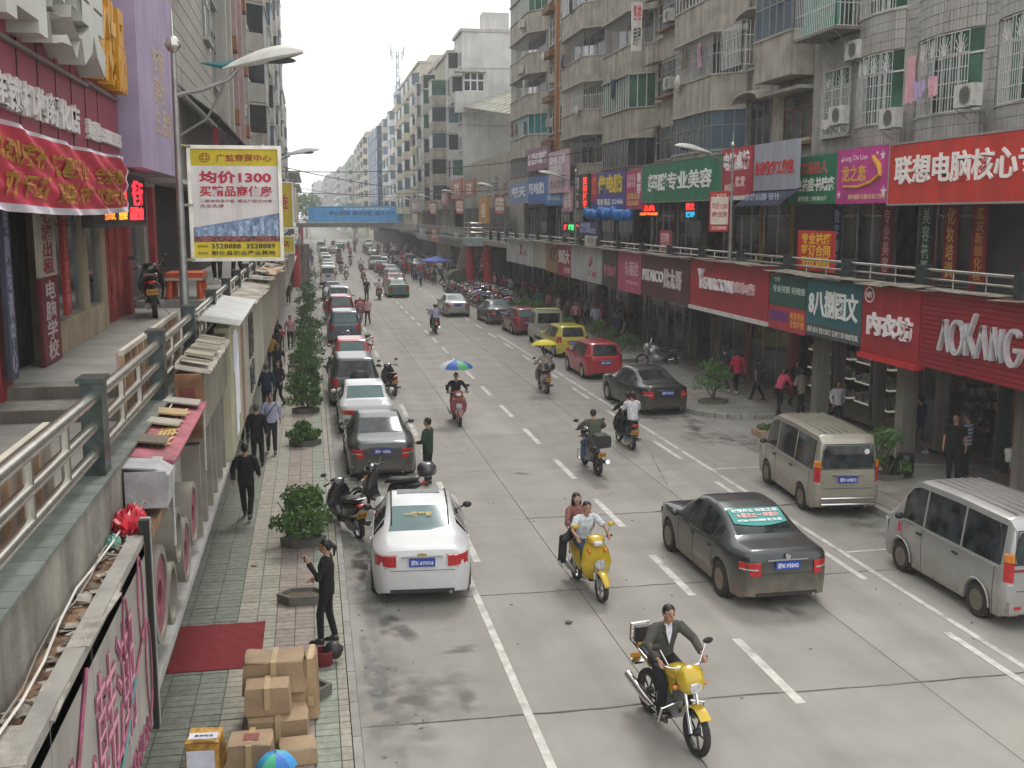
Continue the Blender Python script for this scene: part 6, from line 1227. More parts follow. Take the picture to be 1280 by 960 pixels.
hex_planter(13.7, 35.6, 'planter of the round shrub at the kerb corner on the right', r=.55); shrub(13.7, 35.6, 1.55, 1.5, 'round leafy shrub at the right kerb corner', 91)
hex_planter(13.95, 24.3, 'planter of the shrub behind the grey minivan', r=.5); shrub(13.95, 24.3, 1.25, 1.2, 'bright green shrub between the grey minivan and the black suitcase', 92)
for i, (x, y, h, l) in enumerate(((14.2, 52.5, 1.3, 'shrub behind the yellow hatchback'), (14.8, 50.6, .8, 'low shrub right of the yellow hatchback'), (13.6, 57.5, 1.0, 'shrub beside the small pickup'), (13.8, 66.5, 1.2, 'wide low shrub behind the dark red car'), (13.6, 69.5, 1.2, 'shrub farther left of the dark red car'))): shrub(x, y, h, 1.5, l, 93 + i)
hex_planter(13.9, 46.4, 'empty round planter by the red hatchback', r=.4)
t = thing('green_crate', 'flat crate of green vegetables and a red bag on the side lane kerb', 'crate', (13.6, 30.6, 0)); MB().bx(-.45, .45, -.3, .3, 0, .18).build('tray', woodm, t); leafball((0, 0, .25), (.42, .28, .1), 300, .06).build('vegetables', leafm, t)
t = thing('wheeled_suitcase', 'black wheeled suitcase with its handle up on the right pavement', 'suitcase', (14.45, 24.35, .16))
MB().lathe([(.02, .06), (.2, .06), (.23, .12), (.23, .52), (.2, .58), (.02, .58)], n=18).build('barrel_body', blackm, t, smooth=50)
b = MB()
for y in (-.12, .12): b.tube([(-.34, y, .05), (-.34, y, 1.0)], .012, 6)
b.tube([(-.34, -.12, 1.0), (-.34, .12, 1.0)], .018, 6); b.build('handle', alu, t); MB().bx(-.4, -.28, -.2, .2, .08, .52).build('side_bag', blackm, t)
b = MB()
for y in (-.15, .15): b.lathe([(.05, -.02), (.05, .02)], (-.34, y, .05), 'y', 10)
b.build('wheels', rubber, t)
# ================================================================ VEHICLES
def paintm(name, col, metal=.35, dirt=.25, rough=.32):
 """car paint with road dust that gathers on the lower panels (object height), clear coat above"""
 if 'car_' + name in MATS: return MATS['car_' + name]
 m = mat('car_' + name, col, rough, metal, var=.05, scale=2, coat=.6, dirt=.0); n = m.node_tree; L = n.links; b = n.nodes['Principled BSDF']
 src = b.inputs['Base Color'].links[0].from_socket; tc = n.nodes.new('ShaderNodeTexCoord'); sp = n.nodes.new('ShaderNodeSeparateXYZ'); L.new(tc.outputs['Object'], sp.inputs[0])
 mr = n.nodes.new('ShaderNodeMapRange'); mr.inputs[1].default_value = .85; mr.inputs[2].default_value = .2; L.new(sp.outputs[2], mr.inputs[0])
 nz = n.nodes.new('ShaderNodeTexNoise'); nz.inputs['Scale'].default_value = 5; nz.inputs['Detail'].default_value = 6; L.new(tc.outputs['Object'], nz.inputs['Vector'])
 ml = n.nodes.new('ShaderNodeMath'); ml.operation = 'MULTIPLY'; L.new(mr.outputs[0], ml.inputs[0]); L.new(nz.outputs[0], ml.inputs[1])
 m2 = n.nodes.new('ShaderNodeMath'); m2.operation = 'MULTIPLY'; m2.inputs[1].default_value = dirt * 3; m2.use_clamp = True; L.new(ml.outputs[0], m2.inputs[0])
 mx = n.nodes.new('ShaderNodeMix'); mx.data_type = 'RGBA'; L.new(m2.outputs[0], mx.inputs[0]); L.new(src, mx.inputs[6]); mx.inputs[7].default_value = (.2, .165, .115, 1); L.new(mx.outputs[2], b.inputs['Base Color'])
 m3 = n.nodes.new('ShaderNodeMapRange'); m3.inputs[3].default_value = rough; m3.inputs[4].default_value = .85; L.new(m2.outputs[0], m3.inputs[0]); L.new(m3.outputs[0], b.inputs['Roughness'])
 m4 = n.nodes.new('ShaderNodeMapRange'); m4.inputs[3].default_value = metal; m4.inputs[4].default_value = 0; L.new(m2.outputs[0], m4.inputs[0]); L.new(m4.outputs[0], b.inputs['Metallic'])
 return m
cglass = mat('car_glass', (.026, .032, .034), .07, var=.75, scale=3.5, spec=.35)  # mottled base colour mimics reflections and the cabin behind the glass
cglass_l = mat('car_glass_pale', (.12, .19, .19), .08, var=.15, scale=1.5, spec=.4)  # pale cyan base colour stands in for sky reflected in the glass
redlens = mat('red_lens', (.45, .012, .015), .15, var=.3, scale=30, coat=.5); orlens = mat('orange_lens', (.6, .2, .02), .15, var=.2, scale=30); clens = mat('clear_lens', (.6, .6, .6), .1, .3, var=.3, scale=40)
plate_b = mat('plate_blue', C('2444a0'), .4, var=.05); plate_y = mat('plate_yellow', C('c89020'), .4, var=.05); whitel = mat('plate_white', C('e0e0e0'), .5, var=.02)
alloy = mat('alloy', (.42, .42, .42), .35, .8, scale=9, dirt=.3)
SHAPES = {
 'sedan': dict(L=4.55, W=1.76, H=1.43, zb=(.90, .86), prof=[(-1, .66), (-.992, .86), (-.975, .98), (-.93, 1.03), (-.70, 1.05), (-.62, 1.09), (-.30, 1.37), (-.15, 1.425), (.05, 1.43), (.17, 1.39), (.44, 1.04), (.50, 1.0), (.78, .92), (.93, .80), (.98, .68), (1, .55)], wr=.54, side=(-.50, .36), pil=[-.02, -.40], rear=(-.62, -.31), front=(.17, .44), wb=(-1.32, 1.33), wrd=.315, p=7),
 'boxsedan': dict(L=4.4, W=1.68, H=1.42, zb=(.88, .86), prof=[(-1, .6), (-.995, .88), (-.975, .94), (-.60, .97), (-.56, .99), (-.36, 1.36), (-.26, 1.41), (.05, 1.42), (.12, 1.39), (.38, .98), (.44, .95), (.88, .88), (.985, .78), (1, .6)], wr=.58, side=(-.46, .30), pil=[-.06], rear=(-.55, -.37), front=(.12, .38), wb=(-1.25, 1.28), wrd=.3, p=10),
 'hatch': dict(L=3.75, W=1.66, H=1.5, zb=(.92, .88), prof=[(-1, .7), (-.99, .92), (-.965, 1.02), (-.85, 1.42), (-.76, 1.49), (.0, 1.5), (.16, 1.46), (.52, 1.05), (.58, 1.01), (.85, .90), (.97, .74), (1, .6)], wr=.58, side=(-.72, .40), pil=[-.08], rear=None, rearp=(1.03, 1.40, .52), front=(.17, .52), wb=(-1.18, 1.2), wrd=.3, p=7),
 'suv': dict(L=4.3, W=1.76, H=1.72, zb=(1.02, .98), prof=[(-1, .7), (-.992, 1.0), (-.975, 1.1), (-.93, 1.6), (-.86, 1.7), (.0, 1.72), (.12, 1.68), (.40, 1.18), (.46, 1.12), (.86, 1.02), (.97, .85), (1, .66)], wr=.62, side=(-.84, .30), pil=[-.08, -.5], rear=None, rearp=(1.12, 1.58, .58), front=(.13, .40), wb=(-1.28, 1.3), wrd=.35, p=10),
 'van': dict(L=3.85, W=1.56, H=1.86, zb=(1.0, .98), prof=[(-1, .62), (-.996, 1.0), (-.985, 1.4), (-.965, 1.72), (-.91, 1.84), (-.2, 1.87), (.42, 1.84), (.54, 1.76), (.80, 1.22), (.86, 1.10), (.95, .92), (.985, .78), (1, .58)], wr=.62, side=(-.90, .64), pil=[.26, -.34], rear=None, rearp=(1.12, 1.62, .60), front=(.55, .80), wb=(-1.2, 1.18), wrd=.29, p=14),
}
def prof_z(pr, u):
 u = max(-1, min(1, u))
 for (a, za), (b, zb) in zip(pr, pr[1:]):
  if a <= u <= b: return za + (zb - za) * (u - a) / max(1e-6, b - a)
 return pr[-1][1]
def car(shape, name, label, paint, x, y, yaw=0, group=None, wheelm=None, det=1, plate='湘K·6YH16', pm=None, glassm=None, rg=None, lights='wide', roofm=None, bump=None, steel_rim=False, cat='car', taxi=0, Lk=1, spare=0, ribs=0, extra=None, door_open=0, facing=1, mir=None):
 """x, y = centre of the rear bumper on the ground; yaw in degrees, nose along +Y"""
 S = SHAPES[shape]; L_ = S['L'] * Lk; W2 = S['W'] / 2; H = S['H']; pr = S['prof']; p = S['p']; hl = L_ / 2
 ya = R(yaw); cx, cy = x - math.sin(ya) * hl, y + math.cos(ya) * hl
 t = thing(name, label, cat, (cx, cy, 0), ya, group); glassm = glassm or cglass
 us = sorted(set([round(v, 4) for v in [-1, -.998, -.994, -.988, -.98, -.965, -.945, -.92, -.9] + [-.88 + .03 * k for k in range(59)] + [.9, .92, .945, .965, .98, .988, .994, .998, 1] + [a for a, _ in pr]] + [S['side'][0], S['side'][1]] + [q + d for q in S['pil'] for d in (-.015, .015)]))
 us = [u for i, u in enumerate(us) if i == 0 or u - us[i - 1] > .0012]
 plan = lambda u: max(.02, (1 - min(1, abs(u)) ** p)) ** (1 / p) if abs(u) < 1 else .35
 def half(u): return W2 * max(.36, plan(u)) * (1 - .035 * max(0, u) ** 2)
 z0 = .2; rw = S['wrd'] + .06
 def sec(u):
  yy = u * hl; w = half(u); zc = prof_z(pr, u); sm = sum(prof_z(pr, u + d) for d in (-.012, 0, .012)) / 3; zc = sm if abs(u) < .96 else zc
  zbl = min(S['zb'][1] + (S['zb'][0] - S['zb'][1]) * (1 - u) / 2, zc - .03); g = max(0, min(1, (zc - zbl - .08) / (H - zbl - .08)))
  zs = z0 + .05 * (abs(u) > .93)
  for wy in S['wb']:
   d = yy - wy
   if abs(d) < rw: zs = max(zs, S['wrd'] + math.sqrt(rw * rw - d * d))
  zs = min(zs, zbl - .08); wr = S['wr'] * (w / W2)
  pts = [(w * .8, zs), (w * .965, zs), (w * .995, max(zs + .01, z0 + .38 * (zbl - z0))), (w * 1.0, max(zs + .03, z0 + .66 * (zbl - z0))), (w * .975, zbl)]
  gg = g ** .45; hx = [.945, .90, .84, .76, .42, 0]; hz = [.35, .62, .8, .92, .985, 1]
  rx = [w * .955, w * .955 + (wr + .02 - w * .955) * .86, wr + .01, wr * .9, wr * .5, 0]; rz = [.06, .84, .95, 1 - .012, 1, 1.004]
  for k in range(6): X_ = w * hx[k] * (1 - gg) + rx[k] * gg; Z_ = zbl + (zc - zbl) * (hz[k] * (1 - gg) + rz[k] * gg); pts.append((X_, Z_))
  return yy, pts, g
 SEC = [sec(u) for u in us]; NP = 11; body = MB(); gl = {**{('side_window', sd, q): MB() for sd in (0, 1) for q in range(len(S['pil']) + 1)}, 'rear_window': MB(), 'windscreen': MB()}
 for mb in [body] + list(gl.values()):
  for yy, pts, g in SEC: mb.v += [(px, yy, pz) for px, pz in pts] + [(-px, yy, pz) for px, pz in pts]
 for i in range(len(SEC) - 1):
  um = (us[i] + us[i + 1]) / 2; g = min(SEC[i][2], SEC[i + 1][2]); gm_ = (SEC[i][2] + SEC[i + 1][2]) / 2
  for j in range(NP - 1):
   a = i * 2 * NP + j; b = a + 2 * NP; dst = body
   if j == 5 and S['side'][0] < um < S['side'][1] and g > .12 and not any(abs(um - q) < .015 for q in S['pil']): dst = None
   if j >= 8 and S['rear'] and S['rear'][0] < um < S['rear'][1]: dst = gl['rear_window']
   if j >= 8 and S['front'][0] < um < S['front'][1]: dst = gl['windscreen']
   d1, d2 = (dst, dst) if dst else [gl['side_window', sd, sum(um < q for q in S['pil'])] for sd in (0, 1)]
   d1.f.append((a, a + 1, b + 1, b)); d2.f.append((a + NP, b + NP, b + NP + 1, a + NP + 1))
 for end in (0, len(SEC) - 1):
  a = end * 2 * NP; f1 = [a + j for j in range(NP)] + [a + NP + j for j in range(NP - 2, -1, -1)]; body.f.append(tuple(f1 if end else f1[::-1]))
 def clean(mb):
  used = sorted({i for f in mb.f for i in f}); mp = {o: k for k, o in enumerate(used)}; mb.v = [mb.v[i] for i in used]; mb.f = [tuple(mp[i] for i in f) for f in mb.f]; mb.m = [0] * len(mb.f); return mb
 # fix winding outward
 bo = clean(body).build('body', paint, t);
 me = bo.data; import bmesh
 def fixn(o, ang=38):
  bm = bmesh.new(); bm.from_mesh(o.data); bmesh.ops.remove_doubles(bm, verts=bm.verts, dist=.0008); bmesh.ops.recalc_face_normals(bm, faces=bm.faces); bm.to_mesh(o.data); bm.free()
  o.data.polygons.foreach_set('use_smooth', [True] * len(o.data.polygons)); o.data.set_sharp_from_angle(angle=R(ang))
 fixn(bo)
 for k, mb in gl.items():
  if mb.f:
   o = clean(mb).build(k if isinstance(k, str) else k[0], (rg or glassm) if k == 'rear_window' else glassm, t); fixn(o)
 yr = lambda z: next((hl * (a + (b_ - a) * (z - za) / max(1e-6, zb_ - za)) for (a, za), (b_, zb_) in zip(pr, pr[1:]) if za <= z <= zb_ and a < -.5), -hl)
 if S.get('rearp'):
  za, zb_, wd = S['rearp']; b = MB(); n = 5; rows = []
  for k in range(n + 1):
   z = za + (zb_ - za) * k / n; wq = wd * (1 - .12 * k / n) * (.95 if k in (0, n) else 1); rows.append([(-wq, yr(z) - .012, z), (-wq * .5, yr(z) - .016, z), (wq * .5, yr(z) - .016, z), (wq, yr(z) - .012, z)])
  b.rings(rows, cap=False, closed=False); q = b.v[:]; b.add([(x_, y_ + .03, z_) for x_, y_, z_ in q], [tuple(reversed(f)) for f in b.f]); ro = b.build('rear_window', rg or glassm, t)
  tr = MB(); loop = [(-wd * 1.03, za - .02), (wd * 1.03, za - .02), (wd * .9, zb_ + .02), (-wd * .9, zb_ + .02), (-wd * 1.03, za - .02)]; tr.tube([(x_, yr(z_) - .008, z_) for x_, z_ in loop], .012, 5); tr.build('window_seal', blackm, t)
 # underside, wheel wells
 MB().bx(-W2 * .78, W2 * .78, -hl * .93, hl * .93, .19, .55).build('underbody', blackm, t)
 # lights that wrap the corners
 def corner(sx, end, u_out, xin, za, zb_, m, nm, off=.012):
  ring = []; e = 1 if end > 0 else -1; s = []
  for k in range(9):
   q = k / 8;
   if q < .4: u = u_out + (.985 - u_out) * q / .4; xx = half(u) ; s.append((xx + off, u * hl))
   else: xx = half(.985) * (1 - (q - .4) / .6) + xin * (q - .4) / .6; s.append((xx, hl * (min(.9995, (max(0, 1 - (xx / W2) ** p)) ** (1 / p) if xx < W2 else .985)) + off))
  b = MB(); rows = []
  for z in (za, za + .01, zb_ - .01, zb_):
   sh = 0 if z in (za + .01, zb_ - .01) else -.015; rows.append([(sx * (xx + sh * (k < 5)), e * (yy + sh), z) for k, (xx, yy) in enumerate(s)])
  rows = [[(sx * (xx - .05), e * (yy - .05), za) for xx, yy in s]] + rows + [[(sx * (xx - .05), e * (yy - .05), zb_) for xx, yy in s]]
  b.rings(rows, cap=False, closed=False); o = b.build(nm, m, t); fixn(o, 50); return o
 hz = .70
 for sx in (-1, 1):
  if lights == 'wide': corner(sx, -1, .90, .44, .70, .90, redlens, 'tail_light', .02); corner(sx, -1, .95, .60, .665, .70, clens, 'reversing_light', .016)
  elif lights == 'tall': corner(sx, -1, .95, W2 * .80, .80, 1.12, redlens, 'tail_light', .02); corner(sx, -1, .95, W2 * .80, 1.125, 1.27, orlens, 'indicator', .02); corner(sx, -1, .95, W2 * .80, .74, .797, clens, 'reversing_light', .02)
  elif lights == 'box': corner(sx, -1, .97, .36, .66, .80, redlens, 'tail_light', .02); corner(sx, -1, .95, .66, .66, .802, orlens, 'indicator', .024)
  elif lights == 'round': corner(sx, -1, .88, .58, .72, 1.02, redlens, 'tail_light', .02)
  elif lights == 'big': corner(sx, -1, .91, .48, .60, .84, redlens, 'tail_light', .02); corner(sx, -1, .92, .52, .70, .735, clens, 'reversing_light', .026)
  corner(sx, 1, .88, .50, .60 + .1 * (shape in ('van', 'suv')), .76 + .12 * (shape in ('van', 'suv')), clens, 'headlight', .012)
 # grille, bumper lines, plates
 MB().bx(-.42, .42, hl - .03, hl + .012, .42, .62).build('front_grille', blackm, t)
 yb = -hl
 b = MB(); b.bx(-W2 * .62, W2 * .62, yb - .015, yb + .05, .25, .31); b.build('bumper_valance', blackm, t)
 zp = {'sedan': .78, 'boxsedan': .55, 'hatch': .72, 'suv': .62, 'van': .86}[shape]; yp = min(yr(max(zp, pr[0][1] + .01)), -hl * .99) - .02
 pl = MB().bx(-.22, .22, yp - .02, yp + .03, zp - .07, zp + .07).build('number_plate', pm or plate_b, t)
 if det: text_on(pl, plate, whitel if (pm or plate_b) is not plate_y else blackm, -.19, .19, zp - .045, zp + .045, 0, .004, .02, F=Matrix(((1, 0, 0), (0, 0, -1), (0, 1, 0)))).location = (0, yp - .0205, 0)
 MB().bx(-.36, .36, yp - .012, yp + .02, zp + .085, zp + .11).build('plate_trim', chrome if det else blackm, t)
 for k, (ex) in enumerate(S['wb']):
  for sx in (-1, 1):
   r = S['wrd']; wx = sx * (W2 - .1)
   b = MB().lathe([(r * .6, 0), (r * .6, -.085), (r * .9, -.1), (r, -.07), (r, .07), (r * .9, .1), (r * .6, .085), (r * .6, 0)], n=22 if det else 14, ax='x', cap=False); wh_ = b.build('wheel', rubber, t, loc=(wx, ex, r), smooth=50)
   b = MB().lathe([(.02, sx * .05), (r * .2, sx * .055), (r * .54, sx * .03), (r * .58, sx * .08), (r * .62, sx * .088)], n=18, ax='x')
   if det:
    for q in range(5 if not steel_rim else 8): a = q * 2 * math.pi / (5 if not steel_rim else 8); c = MB().ob((sx * .068, r * .36 * math.sin(a), r * .36 * math.cos(a)), (.02, .05, r * .46), (-math.degrees(a), 0, 0)); o_ = len(b.v); b.v += c.v; b.f += [tuple(i + o_ for i in f) for f in c.f]; b.m += c.m
   b.build('rim', wheelm or alloy, wh_, smooth=40)
   MB().lathe([(.0, -.09), (rw - .01, -.09), (rw - .01, .06), (0, .06)], n=16, ax='x').build('wheel_well', blackm, t, loc=(sx * (W2 - .19), ex, r + .02))
 # mirrors, handles, door seams, belt trim
 um = S['side'][1] - .06; zm = S['zb'][1] + .12
 for sx in (-1, 1):
  b = MB().ell((sx * (half(um) + .1), um * hl, zm), (.09, .06, .065), 10, 8); b.build('wing_mirror', mir or (paint if mir is None and shape != 'van' else blackm), t, smooth=60)
  MB().tube([(sx * (half(um) * .95), um * hl, zm - .05), (sx * (half(um) + .05), um * hl, zm - .02)], .02, 5).build('mirror_stalk', blackm, t)
 if det:
  def seam(u, sx, j0=1, j1=4, r=.0045):
   yy, pts, g = sec(u); return [(sx * (px + .001), yy, pz) for px, pz in pts[j0:j1 + 1]]
  b = MB()
  for sx in (-1, 1):
   for u in [S['side'][1] - .02] + S['pil'][:1] + ([S['side'][0] + .06] if shape != 'hatch' else []):
    q = seam(u, sx); b.tube(q, .005, 4)
   zs_ = [(sx * (half(u) * .998 + .002), u * hl, z0 + .07) for u in [-.3 + k * .1 for k in range(7)]]
  b.build('door_seam', blackm, t)
  b = MB()
  for sx in (-1, 1):
   b.tube([(sx * (half(u) * .972 + .006), u * hl, S['zb'][1] + (S['zb'][0] - S['zb'][1]) * (1 - u) / 2 + .008) for u in [S['side'][0] + (S['side'][1] - S['side'][0]) * k / 8 for k in range(9)]], .009, 5)
  b.build('window_trim', chrome if shape in ('van', 'sedan') else blackm, t)
  for sx in (-1, 1):
   for u in (S['pil'][0] + .045, (S['pil'][1] if len(S['pil']) > 1 else S['side'][0]) + .05): MB().ob((sx * (half(u) + .012), u * hl, S['zb'][1] - .08), (.025, .16, .035)).build('door_handle', (blackm if shape == 'van' else paint), t)
  b = MB()
  if shape in ('sedan', 'boxsedan'):
   yl_ = -hl * .985; b.tube([(-.5, -hl + .03, .645), (-.52, -hl + .06, .98)], .004, 4); b.tube([(.5, -hl + .03, .645), (.52, -hl + .06, .98)], .004, 4); b.tube([(-.55, -hl - .012, .64), (.55, -hl - .012, .64)], .004, 4)
  else: b.tube([(-W2 * .72, yr(.9) - .01, .66), (W2 * .72, yr(.9) - .01, .66)], .005, 4); b.tube([(-W2 * .78, -hl * .995, .70), (-W2 * .74, yr(1.6) + .0, 1.66)], .005, 4); b.tube([(W2 * .78, -hl * .995, .70), (W2 * .74, yr(1.6), 1.66)], .005, 4)
  b.build('boot_seam', blackm, t)
  b = MB(); b.tube([(W2 * .55, -hl - .03, .25), (W2 * .55, -hl + .2, .25)], .03, 8); b.build('exhaust', greyst, t)
 if ribs:
  for k in range(6):
   xx = -.42 + k * .168; MB().bx(xx - .018, xx + .018, -hl * .86, hl * .36, H - .006 - .02 * abs(xx), H + .02 - .02 * abs(xx)).build('roof_rib', paint, t)
 if spare: b = MB().lathe([(.05, -.16), (.3, -.15), (.34, -.1), (.34, .02), (.3, .06)], n=20, ax='y'); b.build('spare_wheel', blackm, t, loc=(.15, -hl - .06, .98), smooth=50)
 if taxi: MB().bx(-.2, .2, -.05, .1, H + .02, H + .14).build('roof_light', plain('d8d0a0', .5), t)
 if extra: extra(t, S, hl, W2, H, yr)
 return t
def glass_text(s_, mcol, u0, u1, v0, v1, name='lettering'):
 """text laid on a sedan's sloping rear window"""
 def f(t, S, hl, W2, H, yr):
  ua, ub = S['rear'] if S['rear'] else (0, 0); m = mat('lettering_' + mcol, C(mcol), .5); vs, fs = text_mesh(s_, .004, .03); q = []
  for x, y, z in vs: u = ua + (ub - ua) * (v0 + y * (v1 - v0)); q.append((u0 + x * (u1 - u0), u * hl - .01, prof_z(S['prof'], u) + .02 + .003 * z))
  b = MB(); b.add(q, fs); b.build(name, m, t)
 return f
white = paintm('white', (.62, .62, .62), 0, .12); silver = paintm('silver', (.34, .34, .32), .6, .2); gunmetal = paintm('gunmetal', (.035, .04, .042), .4, .55); black = paintm('black', (.015, .016, .018), .2, .25)
darkgrey = paintm('dark_grey', (.05, .055, .055), .3, .3); red = paintm('red', (.42, .015, .03), .1, .12); dred = paintm('dark_red', (.2, .012, .03), .2, .15); yellow = paintm('yellow', (.55, .47, .04), 0, .12); beige = paintm('champagne', (.36, .34, .28), .4, .4)
greenp = paintm('taxi_green', (.03, .16, .06), .1, .2); coral = paintm('coral', (.5, .1, .09), 0, .2); blueg = paintm('blue_grey', (.08, .11, .14), .3, .25); vans = paintm('van_silver', (.42, .42, .41), .45, .42)
def ex_cruze(t, S, hl, W2, H, yr):
 glass_text('一路平安', 'c8a848', -.28, .22, .52, .7)(t, S, hl, W2, H, yr)
 b = MB(); b.bx(-.4, .4, -.1, .22, H - .004, H + .004); b.build('sunroof', cglass, t)
 b = MB(); b.ob((0, -hl - .022, .92), (.16, .012, .035)); b.ob((0, -hl - .022, .92), (.06, .014, .055)); b.build('emblem', mat('gold_badge', (.5, .38, .15), .3, .8), t)
 for x_, s_ in ((-.55, 'CRUZE'), (.5, 'LACETTI')): text_on(t, s_[:5], chrome, x_ - .09, x_ + .09, .905, .93, 0, .004, .01, F=FRONT_F).location = (0, -hl - .02, 0)
 b = MB()
 for sx in (-1, 1): b.tube([(sx * (S['wr'] - .03), u * hl, prof_z(S['prof'], u) + .004) for u in [-.55 + k * .1 for k in range(10)]], .012, 4)
 b.build('roof_channel', blackm, t)
car('sedan', 'white_saloon', 'white saloon with pale rear window parked nearest on the left', white, 1.72, 17.8, -4, rg=cglass_l, lights='wide', plate='湘K·6YH16', extra=ex_cruze, mir=blackm)
def ex_mazda(t, S, hl, W2, H, yr):
 ua, ub = -.47, -.33; m = mat('sticker_teal', C('1c8c84'), .5); b = MB(); n = 8
 for (va, vb, c_, k_) in ((.62, .98, 'teal', 0), (.45, .62, 'teal2', 1)):
  pass
 a = S['rear'][0]; d = S['rear'][1] - a; vs = []
 for k in range(n + 1):
  for v in (.42 - .14 * math.sin(math.pi * k / n), 1.0): u = a + d * v; vs.append((-.5 + 1.0 * k / n, u * hl - .004, prof_z(S['prof'], u) + .012))
 b.add(vs, [(2 * k, 2 * k + 2, 2 * k + 3, 2 * k + 1) for k in range(n)]); b.build('window_sticker', m, t)
 for s_, c_, u0, u1, v0, v1 in (('祝贺开业 钻石之恋', 'e0e8e8', -.44, .44, .82, .95), ('★喜迎五一 特惠价', 'e0a0a0', -.4, .42, .60, .79), ('0738-3523888 新化店', 'e0e8e8', -.42, .42, .44, .55)): glass_text(s_, c_, u0, u1, v0, v1)(t, S, hl, W2, H, yr)
 b = MB(); b.lathe([(.035, -.01), (.045, -.01), (.045, .008), (.035, .008)], (0, -hl - .01, .93), 'y', 16); b.bx(-.03, .03, -hl - .022, -hl - .01, .925, .935); b.build('emblem', chrome, t)
car('sedan', 'dark_saloon', 'dusty dark grey saloon driving away with a teal sticker on its rear window', gunmetal, 7.77, 16.55, 1, lights='big', plate='湘K·F5E42', extra=ex_mazda, steel_rim=False, mir=gunmetal, Lk=.96, wheelm=mat('dusty_alloy', (.25, .21, .15), .6, .4, dirt=.4))
steelr = mat('steel_wheel', (.2, .18, .14), .6, .4, scale=8, dirt=.3)
def ex_van(t, S, hl, W2, H, yr, stripe=True):
 for u in S['wb']:
  for sx in (-1, 1): b = MB(); r = S['wrd'] + .075; b.tube([(sx * (W2 + .008), u + r * math.cos(R(a)), S['wrd'] + r * math.sin(R(a))) for a in range(0, 181, 12)], .03, 6, sx=.6); b.build('arch_flare', t.children[0].data.materials[0] if False else vans, t, smooth=60)
 MB().bx(-W2 * .78, W2 * .78, -hl - .014, -hl + .03, .985, 1.02).build('red_strip', mat('red_strip', C('8c2c38'), .5), t)
 b = MB(); b.bx(-W2 * .9, W2 * .9, -hl - .06, -hl + .1, .3, .5); b.build('rear_bumper', vans, t); MB().bx(-.62, -.5, -hl - .07, -hl - .059, .38, .43).build('reflector', redlens, t)
 MB().tube([(-W2 - .05, hl * .6, .98), (-W2 - .06, hl * .6, .8)], [.015, .035], 6).build('red_tassel', mat('red_ribbon', C('c02830'), .7), t)
car('van', 'silver_minivan', 'silver minivan with a red ribbon on its mirror, nearest on the right', vans, 11.5, 14.95, 0, lights='tall', plate='湘K·6B388', ribs=1, extra=ex_van, steel_rim=True, wheelm=steelr, cat='minivan')
def ex_van2(t, S, hl, W2, H, yr):
 b = MB(); b.tube([(-W2 * .8, -hl - .1, .33), (W2 * .8, -hl - .1, .33)], .03, 8); b.tube([(-W2 * .8, -hl - .08, .46), (W2 * .8, -hl - .08, .46)], .03, 8)
 for x_ in (-.5, .5): b.tube([(x_, -hl, .33), (x_, -hl - .1, .33)], .02, 5)
 b.build('tube_bumper', chrome, t); MB().lathe([(.0, -.003), (.06, -.003), (.06, .0)], (.42, yr(1.45) - .02, 1.48), 'y', 14).build('round_sticker', whitel, t)
car('van', 'champagne_minivan', 'champagne grey minivan parked beyond the silver one at the side lane', beige, 11.5, 21.65, -5, lights='tall', plate='湘K·69B72', ribs=1, extra=ex_van2, steel_rim=True, wheelm=steelr, cat='minivan', Lk=1.04)
car('sedan', 'black_saloon', 'black saloon parked on the right beside the kerb corner shrub', black, 11.55, 34.2, 4, lights='big', plate='湘K·S0613', mir=black)
car('hatch', 'red_hatchback', 'bright red hatchback parked on the right behind the black saloon', red, 11.65, 42.3, 1, lights='round', plate='湘K·A5230', Lk=1.05)
car('hatch', 'yellow_hatchback', 'yellow hatchback parked between the red car and the little pickup', yellow, 12.0, 49.3, 1, lights='round', plate='湘K·Y7104')
car('hatch', 'dark_red_hatchback', 'dark red hatchback parked beyond the little pickup', dred, 11.85, 59.3, 2, lights='round', plate='湘K·B1195', rg=cglass_l, Lk=1.05)
car('sedan', 'grey_saloon', 'dark grey saloon farthest of the cars parked along the right kerb', darkgrey, 11.5, 65.4, 3, lights='big', rg=cglass_l)
car('sedan', 'silver_saloon', 'silver saloon driving away beside the parked motorcycles', silver, 9.45, 71.0, 1, lights='big', rg=cglass_l, det=0)
car('sedan', 'green_taxi', 'green and white taxi seen from behind far down the middle', greenp, 7.05, 89, 2, rg=cglass_l, taxi=1, det=0, extra=lambda t, S, hl, W2, H, yr: MB().bx(-.75, .75, -hl * .96, -hl * .64, 1.045, 1.075).build('white_boot', white, t))
car('sedan', 'black_parked_saloon', 'black saloon parked on the left behind which a man in green stands', darkgrey, 1.64, 26.8, 0, lights='big', plate='湘K·10206', rg=cglass, mir=darkgrey)
car('boxsedan', 'white_boxy_saloon', 'old white boxy saloon with square tail lights parked on the left', white, 1.55, 32.7, 0, lights='box', plate='湘K·30021', rg=cglass_l, steel_rim=True)
car('suv', 'dark_jeep', 'dark off-road car with covered spare wheel on its tailgate on the left', paintm('dark_jeep', (.05, .065, .055), .3, .3), 1.4, 37.8, 0, lights='round', spare=1, plate='湘K·38666')
car('hatch', 'red_parked_car', 'pale red car just beyond the dark jeep on the left', coral, 1.6, 45.4, 0, lights='round', rg=cglass_l)
car('suv', 'blue_grey_estate', 'dark blue grey estate car on the left beyond the pale red car', blueg, 1.65, 57, 0, lights='round', rg=cglass_l, plate='湘K·51388')
def ex_reddoor(t, S, hl, W2, H, yr): MB().ob((W2 + .4, .35, .85), (.8, .05, .9), (0, 0, 35)).build('open_door', red, t)
